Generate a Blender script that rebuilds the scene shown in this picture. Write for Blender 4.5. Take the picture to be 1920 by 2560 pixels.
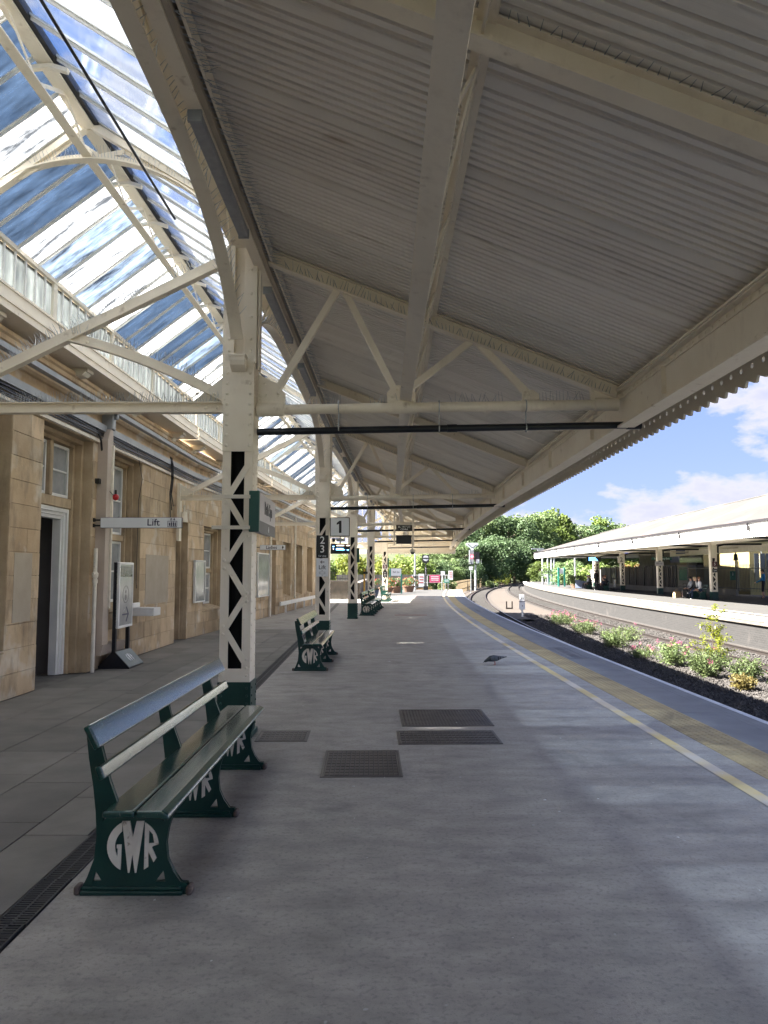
import bpy, bmesh, math, random
from math import radians, sin, cos, pi, sqrt, tan
from mathutils import Vector, Matrix, Quaternion
random.seed(7)
S = bpy.context.scene
for o in list(bpy.data.objects): bpy.data.objects.remove(o)
COL = S.collection

# ------------------------------------------------------------------ camera, sky, sun, exposure
PITCH = math.atan(150 / 1850.)
cam = bpy.data.cameras.new('camera'); camo = bpy.data.objects.new('camera', cam); COL.objects.link(camo)
cam.sensor_fit = 'VERTICAL'; cam.sensor_height = 36; cam.lens = 1850 / 2560 * 36
cam.clip_start = .05; cam.clip_end = 3000
camo.location = (0, 0, 1.6); camo.rotation_euler = (pi / 2 + PITCH, 0, 0)
S.camera = camo
S.render.resolution_x, S.render.resolution_y = 768, 1024

SUN_EL, SUN_AZ = radians(43), radians(-93)          # azimuth from +Y, clockwise positive
W = bpy.data.worlds.new('World'); S.world = W; W.use_nodes = True
nt = W.node_tree; N = nt.nodes; L = nt.links
bg = N['Background']; bg.inputs[1].default_value = .06
sky = N.new('ShaderNodeTexSky'); sky.sky_type = 'NISHITA'; sky.sun_disc = False
sky.sun_elevation = SUN_EL; sky.sun_rotation = SUN_AZ; sky.altitude = 60; sky.air_density = 1.0; sky.dust_density = .2; sky.ozone_density = 3.0
tc = N.new('ShaderNodeTexCoord'); sep = N.new('ShaderNodeSeparateXYZ'); L.new(tc.outputs['Generated'], sep.inputs[0])
def wmath(op, a, b):
    n = N.new('ShaderNodeMath'); n.operation = op
    for i, v in enumerate((a, b)):
        if isinstance(v, (int, float)): n.inputs[i].default_value = v
        elif v is not None: L.new(v, n.inputs[i])
    return n.outputs[0]
zz = wmath('ADD', wmath('MAXIMUM', sep.outputs[2], 0), .16)
comb = N.new('ShaderNodeCombineXYZ')
L.new(sep.outputs[0], comb.inputs[0]); L.new(sep.outputs[1], comb.inputs[1]); L.new(wmath('MULTIPLY', sep.outputs[2], 2.1), comb.inputs[2])
nz = N.new('ShaderNodeTexNoise'); nz.inputs['Scale'].default_value = 6.5; nz.inputs['Detail'].default_value = 9; nz.inputs['Roughness'].default_value = .56
mp = N.new('ShaderNodeMapping'); mp.inputs['Location'].default_value = (0.2, 7.7, 3.3); L.new(comb.outputs[0], mp.inputs[0]); L.new(mp.outputs[0], nz.inputs['Vector'])
rp = N.new('ShaderNodeValToRGB'); L.new(nz.outputs[0], rp.inputs[0])
rp.color_ramp.elements[0].position = .485; rp.color_ramp.elements[1].position = .555
rp.color_ramp.elements[0].color = (0, 0, 0, 1); rp.color_ramp.elements[1].color = (.92, .92, .92, 1)
# cloud tone: bright tops, lilac-grey bodies
cr = N.new('ShaderNodeValToRGB'); L.new(nz.outputs[0], cr.inputs[0])
cr.color_ramp.elements[0].position = .50; cr.color_ramp.elements[0].color = (1.41, 1.37, 1.44, 1)
cr.color_ramp.elements[1].position = .70; cr.color_ramp.elements[1].color = (0.913, 0.957, 1.35, 1)
tint = N.new('ShaderNodeMixRGB'); tint.blend_type = 'MULTIPLY'; tint.inputs[0].default_value = 1; tint.inputs[2].default_value = (1.0, .98, 1.04, 1)
hz = N.new('ShaderNodeValToRGB'); L.new(sep.outputs[2], hz.inputs[0])
hz.color_ramp.elements[0].position = 0.; hz.color_ramp.elements[0].color = (0.574, 0.696, 1.26, 1); hz.color_ramp.elements[1].position = .5; hz.color_ramp.elements[1].color = (0.287, 0.548, 1.24, 1)
hm_ = N.new('ShaderNodeMixRGB'); hm_.inputs[0].default_value = .93; L.new(sky.outputs[0], hm_.inputs[1]); L.new(hz.outputs[0], hm_.inputs[2])
L.new(hm_.outputs[0], tint.inputs[1])
mx = N.new('ShaderNodeMixRGB'); L.new(rp.outputs[0], mx.inputs[0]); L.new(tint.outputs[0], mx.inputs[1]); L.new(cr.outputs[0], mx.inputs[2])
L.new(mx.outputs[0], bg.inputs[0])

sl = bpy.data.lights.new('sun', 'SUN'); sl.energy = 5.0; sl.angle = radians(.9); sl.color = (1, .95, .87)
so = bpy.data.objects.new('sun', sl); COL.objects.link(so)
sdir = Vector((sin(SUN_AZ) * cos(SUN_EL), cos(SUN_AZ) * cos(SUN_EL), sin(SUN_EL)))
so.rotation_euler = sdir.to_track_quat('Z', 'Y').to_euler(); so.location = (-30, 0, 40)
vs = S.view_settings; vs.view_transform = 'Standard'; vs.look = 'None'; vs.exposure = 3.6; vs.gamma = 1; vs.use_curve_mapping = False
S.render.engine = 'CYCLES'
S.cycles.max_bounces = 10; S.cycles.diffuse_bounces = 7; S.cycles.transparent_max_bounces = 12; S.cycles.transmission_bounces = 4
S.cycles.sample_clamp_indirect = 6

# ------------------------------------------------------------------ materials
MATS = {}
def mat(name, c1, c2=None, scale=3., rough=.6, bump=0., bscale=None, rnd=0., metal=0., spec=.5, detail=5, coords='pos', stretch=None, c3=None, s3=30., a3=(.6, .7), coat=0, c4=None, s4=3., a4=(.55, .7), st4=(1, 1, .25), w4=.7):
    m = bpy.data.materials.new(name); m.use_nodes = True; t = m.node_tree; n = t.nodes; l = t.links
    b = n['Principled BSDF']; b.inputs['Roughness'].default_value = rough; b.inputs['Metallic'].default_value = metal
    b.inputs['Specular IOR Level'].default_value = spec
    if coat: b.inputs['Coat Weight'].default_value = coat; b.inputs['Coat Roughness'].default_value = .12
    c2 = c2 or tuple(x * .82 for x in c1)
    if coords == 'pos':
        v = n.new('ShaderNodeNewGeometry').outputs['Position']
    else:
        v = n.new('ShaderNodeTexCoord').outputs['Object']
    if stretch:
        mpp = n.new('ShaderNodeMapping'); mpp.inputs['Scale'].default_value = stretch; l.new(v, mpp.inputs[0]); v = mpp.outputs[0]
    ns = n.new('ShaderNodeTexNoise'); ns.inputs['Scale'].default_value = scale; ns.inputs['Detail'].default_value = detail; ns.inputs['Roughness'].default_value = .6
    l.new(v, ns.inputs['Vector'])
    r = n.new('ShaderNodeValToRGB'); l.new(ns.outputs[0], r.inputs[0])
    r.color_ramp.elements[0].position = .32; r.color_ramp.elements[1].position = .68
    r.color_ramp.elements[0].color = (*c2, 1); r.color_ramp.elements[1].color = (*c1, 1)
    col = r.outputs[0]
    if c3:
        n3 = n.new('ShaderNodeTexNoise'); n3.inputs['Scale'].default_value = s3; n3.inputs['Detail'].default_value = 3; l.new(v, n3.inputs['Vector'])
        r3 = n.new('ShaderNodeValToRGB'); l.new(n3.outputs[0], r3.inputs[0]); r3.color_ramp.elements[0].position = a3[0]; r3.color_ramp.elements[1].position = a3[1]
        x = n.new('ShaderNodeMixRGB'); l.new(r3.outputs[0], x.inputs[0]); l.new(col, x.inputs[1]); x.inputs[2].default_value = (*c3, 1); col = x.outputs[0]
    if c4:
        m4 = n.new('ShaderNodeMapping'); m4.inputs['Scale'].default_value = st4; l.new(v, m4.inputs[0])
        n4 = n.new('ShaderNodeTexNoise'); n4.inputs['Scale'].default_value = s4; n4.inputs['Detail'].default_value = 8; n4.inputs['Roughness'].default_value = .7; l.new(m4.outputs[0], n4.inputs['Vector'])
        r4 = n.new('ShaderNodeValToRGB'); l.new(n4.outputs[0], r4.inputs[0]); r4.color_ramp.elements[0].position, r4.color_ramp.elements[1].position = a4; r4.color_ramp.elements[1].color = (w4, w4, w4, 1)
        x = n.new('ShaderNodeMixRGB'); l.new(r4.outputs[0], x.inputs[0]); l.new(col, x.inputs[1]); x.inputs[2].default_value = (*c4, 1); col = x.outputs[0]
    if rnd:
        oi = n.new('ShaderNodeObjectInfo'); mr = n.new('ShaderNodeMapRange'); l.new(oi.outputs['Random'], mr.inputs[0])
        mr.inputs[3].default_value = 1 - rnd; mr.inputs[4].default_value = 1 + rnd
        hs = n.new('ShaderNodeHueSaturation'); l.new(mr.outputs[0], hs.inputs['Value']); l.new(col, hs.inputs['Color']); col = hs.outputs[0]
    l.new(col, b.inputs['Base Color'])
    if bump:
        nb = n.new('ShaderNodeTexNoise'); nb.inputs['Scale'].default_value = bscale or scale * 8; nb.inputs['Detail'].default_value = 6; l.new(v, nb.inputs['Vector'])
        bp = n.new('ShaderNodeBump'); bp.inputs['Strength'].default_value = bump; bp.inputs['Distance'].default_value = .01
        l.new(nb.outputs[0], bp.inputs['Height']); l.new(bp.outputs[0], b.inputs['Normal'])
    MATS[name] = m; return m
M = MATS
mat('cream', (.84, .77, .64), (.77, .69, .56), 2.2, .5, .12, 60, c3=(.42, .33, .23), s3=9, a3=(.66, .82), c4=(.45, .37, .28), s4=4, a4=(.55, .75), st4=(1, 1, .4), w4=.4)
mat('cream_clean', (.72, .67, .56), (.66, .6, .49), 2.2, .5, .06, 40)
mat('white_paint', (.80, .80, .78), (.70, .70, .69), 3, .45, .05, 30)
mat('green_paint', (.006, .058, .045), (.004, .042, .033), 6, .25, .16, 55, coat=.8, c3=(.16, .20, .18), s3=46, a3=(.64, .76), c4=(.10, .14, .125), s4=9, a4=(.58, .72), st4=(3, .35, 3), w4=.6)
mat('green_iron', (.006, .047, .036), (.004, .035, .027), 5, .34, .18, 60, c3=(.10, .07, .05), s3=14, a3=(.74, .84))
mat('rust_edge', (.15, .11, .09), (.08, .06, .05), 20, .7, .3, 60)
mat('black_paint', (.012, .013, .016), (.008, .008, .01), 5, .4)
mat('black_plastic', (.01, .012, .018), (.007, .008, .012), 5, .28)
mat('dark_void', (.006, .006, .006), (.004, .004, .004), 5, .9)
mat('sheet', (.85, .815, .75), (.76, .72, .65), 1.2, .55, .05, 30, stretch=(.5, 3, 1), c3=(.40, .32, .23), s3=3.2, a3=(.64, .88), rnd=.07, c4=(.30, .26, .21), s4=2.4, a4=(.55, .74), st4=(.25, 1.5, .25), w4=.35)
mat('grey_metal', (.34, .36, .38), (.26, .28, .30), 4, .45, metal=.3)
mat('galv', (.45, .47, .48), (.36, .38, .40), 6, .4, metal=.6)
mat('stone', (0.594, 0.465, 0.308), (0.426, 0.308, 0.185), 1.3, .85, .35, 45, rnd=.16, c3=(.62, .56, .46), s3=2.2, a3=(.56, .72), c4=(.17, .13, .095), s4=2.2, a4=(.52, .70), st4=(1, 1, .35), w4=.75)
mat('stone_trim', (.53, .41, .27), (.39, .29, .175), 2.2, .85, .3, 50, rnd=.08, c4=(.16, .12, .085), s4=2.6, a4=(.52, .70), st4=(1, 1, .22), w4=.7)
mat('stone_dark', (.10, .085, .07), (.05, .045, .04), 2.5, .9, .4, 30, rnd=.2)
mat('mortar', (.33, .26, .18), (.26, .20, .13), 5, .95, .3, 80)
mat('stone_patch', (.46, .40, .32), (.40, .34, .26), 3, .9, .3, 60)
mat('slab', (.22, .205, .185), (.155, .145, .132), 2.0, .75, .25, 70, rnd=.16, c3=(.24, .23, .21), s3=40, a3=(.68, .8))
mat('joint', (.20, .19, .175), (.13, .12, .11), 4, .95)
mat('coping', (0.184, 0.188, 0.192), (0.144, 0.146, 0.152), 2.2, .8, .2, 80, rnd=.06)
mat('edge_white', (.62, .63, .64), (.44, .45, .46), 5, .7, c3=(.3, .3, .3), s3=14, a3=(.62, .72))
mat('tactile', (0.45, 0.351, 0.18), (0.36, 0.279, 0.14), 2.5, .85, .2, 60, rnd=.10)
mat('line_yellow', (.70, .54, .22), (.60, .48, .22), 2.5, .7, c3=(.62, .55, .45), s3=1.2, a3=(.42, .6))
mat('faint_paint', (.15, .15, .165), (.13, .13, .145), 5, .8)
mat('red_paint', (.33, .14, .12), (.22, .13, .12), 6, .8)
mat('iron_cover', (.13, .115, .105), (.085, .075, .07), 5, .5, .25, 60, metal=.25)
mat('iron_dark', (.045, .045, .05), (.03, .03, .033), 6, .6, .2, 60)
mat('platform_wall', (.16, .145, .13), (.11, .10, .09), 2, .9, .3)
mat('ballast_dark', (0.03, 0.0265, 0.024), (0.014, 0.0125, 0.012), 14, .9, .8, 60, rnd=.0)
mat('ballast_pale', (0.046, 0.041, 0.037), (0.03, 0.0265, 0.024), 9, .92, .7, 60, c3=(.018, .015, .013), s3=22, a3=(.5, .66))
mat('ballast_tan', (0.056, 0.043, 0.033), (0.04, 0.03, 0.0225), 9, .92, .7, 60, c3=(.02, .015, .011), s3=24, a3=(.55, .7))
mat('stone_bit_dark', (0.05, 0.044, 0.04), (0.022, 0.02, 0.019), 30, .9, .3, 90)
mat('stone_bit_pale', (0.06, 0.053, 0.048), (0.026, 0.023, 0.021), 5, .9, .3, 90)
mat('rail', (0.011, 0.0065, 0.0045), (0.007, 0.004, 0.003), 8, .7, .2, 60)
mat('rail_top', (0.09, 0.07, 0.058), (0.06, 0.047, 0.038), 8, .35, metal=.6)
mat('sleeper', (0.03, 0.027, 0.024), (0.02, 0.018, 0.016), 5, .9, .3, 50, rnd=.15)
mat('p2_roof', (0.041, 0.0399, 0.0365), (0.0329, 0.0318, 0.0294), .8, .8, .1, 10, c3=(.08, .058, .052), s3=.35, a3=(.48, .62))
mat('asphalt_sun_toned', (0.043, 0.041, 0.039), (0.034, 0.0325, 0.031), .6, .85, .3, 120, c3=(.05, .05, .05), s3=90, a3=(.6, .7))  # asphalt copy with a darker colour to offset full sun
mat('p2_gutter', (.016, .014, .016), (.012, .01, .012), 5, .5)
mat('fence_dark', (.075, .067, .062), (.05, .045, .042), 4, .85, .2, 30, rnd=.2)
mat('fence_grey', (0.136, 0.127, 0.115), (0.093, 0.0868, 0.0775), 4, .9, .2, 30, rnd=.15)
mat('wood_post', (0.248, 0.192, 0.118), (0.186, 0.136, 0.0806), 5, .85, .2, 30, rnd=.15)
mat('pale_wall', (0.179, 0.165, 0.143), (0.143, 0.132, 0.112), 2, .85, .15)
mat('yellow_wall', (0.187, 0.156, 0.0714), (0.165, 0.134, 0.058), 1.5, .8)
mat('blue_glass', (.20, .27, .36), (.12, .17, .24), 1.2, .12, spec=.8)
mat('blue_cloth', (0.0124, 0.0279, 0.205), (0.0093, 0.0186, 0.149), 3, .7)
mat('sign_white', (.80, .82, .83), (.76, .78, .79), 3, .35)
mat('sign_pink_white', (.52, .49, .50), (.48, .455, .46), 3, .4)
mat('sign_grey', (.11, .11, .115), (.09, .09, .095), 3, .5)
mat('sign_black', (.01, .01, .012), (.008, .008, .009), 3, .3)
mat('sign_green', (.008, .075, .055), (.006, .06, .045), 3, .4)
mat('sign_teal', (.02, .22, .17), (.015, .18, .14), 3, .4)
mat('navy', (.02, .018, .06), (.015, .014, .05), 3, .5)
mat('letter_cream', (.78, .73, .62), (.68, .62, .51), 9, .5, .2, 60, c3=(.35, .28, .2), s3=30, a3=(.66, .74))
mat('letter_white', (.82, .82, .82), (.78, .78, .78), 5, .5)
mat('pink', (.62, .10, .20), (.50, .08, .16), 5, .5)
mat('red', (.45, .012, .018), (.4, .01, .015), 5, .3)
mat('maroon', (.09, .02, .03), (.07, .015, .02), 5, .4)
mat('yellow_plant', (.62, .36, .02), (.5, .28, .02), 5, .5)
mat('stand_grey', (.17, .20, .205), (.14, .165, .17), 4, .45)
mat('poster_grey', (.42, .42, .41), (.30, .30, .30), 2.2, .15, c3=(.75, .75, .75), s3=5, a3=(.66, .70), coords='obj')
mat('poster_dark', (.10, .10, .11), (.05, .05, .055), 3, .2)
mat('bin_green', (.02, .10, .06), (.015, .08, .05), 3, .45)
mat('bin_lid', (.20, .22, .03), (.16, .18, .03), 3, .45)
mat('earth', (.10, .085, .06), (.06, .05, .035), .5, .95)
mat('grass_ground', (.07, .085, .03), (.045, .055, .02), .3, .95)
mat('bark', (.09, .065, .045), (.05, .036, .026), 6, .9, .4, 20)
mat('terracotta', (.20, .115, .075), (.14, .08, .055), 5, .85)
mat('skin', (.50, .30, .22), (.46, .27, .19), 5, .5)
mat('hair_dark', (.02, .014, .01), None, 5, .6)
mat('hair_blond', (.60, .48, .28), (.5, .38, .2), 9, .6)
mat('hair_ginger', (.22, .09, .04), None, 9, .6)
for nm, c in dict(shirt_white=(.75, .75, .76), shirt_black=(.015, .015, .018), shirt_blue=(.02, .19, .42), shirt_grey=(.35, .36, .38), shirt_maroon=(.10, .015, .02), jeans=(.02, .035, .085), dark_trousers=(.02, .022, .03), khaki=(.38, .33, .25), shoes_white=(.72, .72, .72), shoes_black=(.012, .012, .012), bag_tan=(.38, .27, .15), case_blue=(.13, .16, .24), case_black=(.02, .02, .022)).items():
    mat(nm, c, None, 14, .8, .15, 60)
mat('feather', (.06, .07, .08), (.025, .03, .035), 30, .6, c3=(.02, .04, .035), s3=60, a3=(.5, .6))
mat('feather_pale', (.15, .165, .18), (.08, .09, .10), 30, .6)
mat('feather_dark', (.02, .02, .024), None, 30, .6)
mat('bird_leg', (.55, .25, .22), None, 30, .6)
mat('litter', (.75, .75, .73), None, 30, .7)

def emit(name, c, s):
    m = bpy.data.materials.new(name); m.use_nodes = True; b = m.node_tree.nodes['Principled BSDF']
    b.inputs['Base Color'].default_value = (*c, 1); b.inputs['Emission Color'].default_value = (*c, 1); b.inputs['Emission Strength'].default_value = s
    M[name] = m
emit('lamp_red', (1, .03, .05), 3.0); emit('screen_blue', (.12, .38, .9), 1.2); emit('screen_orange', (.75, .55, .45), .8)
emit('screen_white', (.8, .8, .85), .8)

def asphalt():
    m = bpy.data.materials.new('asphalt'); m.use_nodes = True; t = m.node_tree; n = t.nodes; l = t.links; b = n['Principled BSDF']
    b.inputs['Specular IOR Level'].default_value = .35
    v = n.new('ShaderNodeNewGeometry').outputs['Position']
    def noise(s, d=5, st=None, r=.6):
        x = n.new('ShaderNodeTexNoise'); x.inputs['Scale'].default_value = s; x.inputs['Detail'].default_value = d; x.inputs['Roughness'].default_value = r
        if st:
            q = n.new('ShaderNodeMapping'); q.inputs['Scale'].default_value = st; l.new(v, q.inputs[0]); l.new(q.outputs[0], x.inputs['Vector'])
        else: l.new(v, x.inputs['Vector'])
        return x.outputs[0]
    def ramp(f, p0, p1, c0, c1):
        r = n.new('ShaderNodeValToRGB'); l.new(f, r.inputs[0]); e = r.color_ramp.elements
        e[0].position, e[1].position = p0, p1; e[0].color = (*c0, 1); e[1].color = (*c1, 1); return r.outputs[0]
    def mixc(f, a, c, bl='MIX'):
        x = n.new('ShaderNodeMixRGB'); x.blend_type = bl
        l.new(f, x.inputs[0]) if not isinstance(f, float) else setattr(x.inputs[0], 'default_value', f)
        l.new(a, x.inputs[1])
        if isinstance(c, tuple): x.inputs[2].default_value = (*c, 1)
        else: l.new(c, x.inputs[2])
        return x.outputs[0]
    base = ramp(noise(.55, 6, (1, .45, 1)), .3, .7, (.285, .262, .23), (.43, .40, .355))
    base = mixc(.75, base, ramp(noise(2.6, 8, (1, 2.0, 1), .68), .3, .7, (.30, .30, .30), (.68, .68, .68)), 'OVERLAY')
    base = mixc(ramp(noise(240, 2), .40, .68, (0, 0, 0), (.45, .45, .45)), base, (.30, .30, .30))
    base = mixc(ramp(noise(150, 3), .60, .72, (0, 0, 0), (.6, .6, .6)), base, (.05, .05, .052))
    base = mixc(ramp(noise(1.3, 9, None, .72), .55, .72, (0, 0, 0), (.55, .55, .55)), base, (.11, .105, .10))
    base = mixc(ramp(noise(38, 4), .52, .68, (0, 0, 0), (.5, .5, .5)), base, (.15, .145, .14))
    base = mixc(ramp(noise(.8, 6, (1, .6, 1), .75), .56, .66, (0, 0, 0), (.38, .38, .38)), base, (.12, .115, .108))
    base = mixc(ramp(noise(11, 2), .735, .76, (0, 0, 0), (.8, .8, .8)), base, (.45, .45, .44))
    base = mixc(ramp(noise(5, 3), .73, .76, (0, 0, 0), (.6, .6, .6)), base, (.035, .035, .037))
    l.new(base, b.inputs['Base Color'])
    rr = n.new('ShaderNodeMapRange'); l.new(noise(2.5, 5), rr.inputs[0]); rr.inputs[3].default_value = .5; rr.inputs[4].default_value = .85; l.new(rr.outputs[0], b.inputs['Roughness'])
    bp = n.new('ShaderNodeBump'); bp.inputs['Strength'].default_value = .5; bp.inputs['Distance'].default_value = .004; l.new(noise(180, 3), bp.inputs['Height']); l.new(bp.outputs[0], b.inputs['Normal'])
    M['asphalt'] = m
asphalt()

def glass(name, dirt_glow, tint, transl, tcol=(.86, .85, .81)):
    m = bpy.data.materials.new(name); m.use_nodes = True; t = m.node_tree; n = t.nodes; l = t.links
    n.remove(n['Principled BSDF']); out = n['Material Output']
    tr = n.new('ShaderNodeBsdfTransparent'); tr.inputs[0].default_value = (*tint, 1)
    tl = n.new('ShaderNodeBsdfTranslucent'); tl.inputs[0].default_value = (*tcol, 1)
    df = n.new('ShaderNodeBsdfDiffuse'); df.inputs[0].default_value = (.55, .56, .54, 1)
    gl = n.new('ShaderNodeBsdfGlossy'); gl.inputs['Roughness'].default_value = .08
    geo = n.new('ShaderNodeNewGeometry'); mpp = n.new('ShaderNodeMapping'); mpp.inputs['Scale'].default_value = (1, 4.5, 1); l.new(geo.outputs['Position'], mpp.inputs[0])
    oi = n.new('ShaderNodeObjectInfo'); ad = n.new('ShaderNodeVectorMath'); ad.operation = 'ADD'; l.new(mpp.outputs[0], ad.inputs[0])
    sc = n.new('ShaderNodeMath'); sc.operation = 'MULTIPLY'; sc.inputs[1].default_value = 50; l.new(oi.outputs['Random'], sc.inputs[0]); l.new(sc.outputs[0], ad.inputs[1])
    ns = n.new('ShaderNodeTexNoise'); ns.inputs['Scale'].default_value = 1.6; ns.inputs['Detail'].default_value = 7; ns.inputs['Roughness'].default_value = .68; l.new(ad.outputs[0], ns.inputs['Vector'])
    mr = n.new('ShaderNodeMapRange'); l.new(ns.outputs[0], mr.inputs[0]); mr.inputs[1].default_value = .36; mr.inputs[2].default_value = .68; mr.inputs[3].default_value = dirt_glow[0]; mr.inputs[4].default_value = dirt_glow[1]
    a = n.new('ShaderNodeMixShader'); a.inputs[0].default_value = transl; l.new(df.outputs[0], a.inputs[1]); l.new(tl.outputs[0], a.inputs[2])
    b = n.new('ShaderNodeMixShader'); l.new(mr.outputs[0], b.inputs[0]); l.new(tr.outputs[0], b.inputs[1]); l.new(a.outputs[0], b.inputs[2])
    lw = n.new('ShaderNodeLayerWeight'); lw.inputs[0].default_value = .5; pw = n.new('ShaderNodeMath'); pw.operation = 'POWER'; l.new(lw.outputs['Facing'], pw.inputs[0]); pw.inputs[1].default_value = 5; fr = n.new('ShaderNodeMath'); fr.operation = 'MULTIPLY_ADD'; l.new(pw.outputs[0], fr.inputs[0]); fr.inputs[1].default_value = .35; fr.inputs[2].default_value = .03
    c = n.new('ShaderNodeMixShader'); l.new(fr.outputs[0], c.inputs[0]); l.new(b.outputs[0], c.inputs[1]); l.new(gl.outputs[0], c.inputs[2])
    l.new(c.outputs[0], out.inputs[0]); M[name] = m
glass('glass_painted_sky', (.03, .10), (.14, .16, .185), .95, (.46, .66, .98))  # sky blue painted into the pane colour; dark tint holds back the sun
glass('glass_frost', (.06, .85), (.14, .155, .175), .98, (.90, .91, .92))  # frosted pane, tint darkened to keep sun stripes off the platform
glass('glass_mid', (.03, .38), (.14, .155, .18), .95, (.66, .79, .95))  # half-frosted pane, pale sky blue and sun-stopping tint in its colour
glass('glass_sky', (.02, .12), (.86, .91, .95), .9)
glass('glass_milky', (.25, .5), (.75, .80, .84), .95)
glass('glass_side', (.14, .30), (.08, .09, .095), .9, (.82, .86, .86))  # side pane tinted nearly black against sun streaks
mat('window_dark', (.035, .04, .045), (.025, .03, .033), 3, .08, spec=.6)
mat('lobby', (.17, .155, .15), (.14, .13, .125), 2, .8)
mat('casing', (.52, .44, .37), (.45, .375, .31), 3, .6)
mat('window_pale', (.38, .40, .41), (.26, .27, .28), 3, .1, spec=.6)

def leafmat(name, dark, light, scale=1.2, trans=.25):
    m = bpy.data.materials.new(name); m.use_nodes = True; t = m.node_tree; n = t.nodes; l = t.links; b = n['Principled BSDF']
    b.inputs['Roughness'].default_value = .55; b.inputs['Specular IOR Level'].default_value = .3
    v = n.new('ShaderNodeTexCoord').outputs['Object']; ns = n.new('ShaderNodeTexNoise'); ns.inputs['Scale'].default_value = scale; ns.inputs['Detail'].default_value = 4; l.new(v, ns.inputs['Vector'])
    r = n.new('ShaderNodeValToRGB'); l.new(ns.outputs[0], r.inputs[0]); r.color_ramp.elements[0].position = .35; r.color_ramp.elements[1].position = .65
    r.color_ramp.elements[0].color = (*dark, 1); r.color_ramp.elements[1].color = (*light, 1)
    oi = n.new('ShaderNodeObjectInfo'); mr = n.new('ShaderNodeMapRange'); l.new(oi.outputs['Random'], mr.inputs[0]); mr.inputs[3].default_value = .75; mr.inputs[4].default_value = 1.25
    hs = n.new('ShaderNodeHueSaturation'); l.new(mr.outputs[0], hs.inputs['Value']); l.new(r.outputs[0], hs.inputs['Color']); l.new(hs.outputs[0], b.inputs['Base Color'])
    tl = n.new('ShaderNodeBsdfTranslucent'); l.new(hs.outputs[0], tl.inputs[0]); x = n.new('ShaderNodeMixShader'); x.inputs[0].default_value = trans
    l.new(b.outputs[0], x.inputs[1]); l.new(tl.outputs[0], x.inputs[2]); l.new(x.outputs[0], n['Material Output'].inputs[0]); M[name] = m
leafmat('leaf_dark', (0.0343, 0.0698, 0.03), (0.0911, 0.134, 0.0536), .5)
leafmat('leaf_mid', (0.0644, 0.107, 0.0375), (0.15, 0.199, 0.0751), .5)
leafmat('leaf_light', (0.0944, 0.146, 0.03), (0.181, 0.231, 0.0601), .5, .35)
leafmat('leaf_hedge', (0.0858, 0.112, 0.0132), (0.178, 0.198, 0.033), .6, .4)
leafmat('leaf_shrub', (0.066, 0.099, 0.0363), (0.132, 0.172, 0.0627), 6, .35)
leafmat('leaf_lime', (.17, .21, .012), (.27, .29, .022), 6, .5)
leafmat('leaf_gold', (.085, .068, .02), (.15, .12, .035), 9, .35)
leafmat('leaf_rust', (0.132, 0.0594, 0.0198), (0.185, 0.112, 0.0396), 3, .3)
leafmat('petal', (.36, .06, .16), (.52, .14, .27), 9, .4)
leafmat('petal_red', (.55, .02, .02), (.6, .05, .03), 9, .3)

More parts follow.
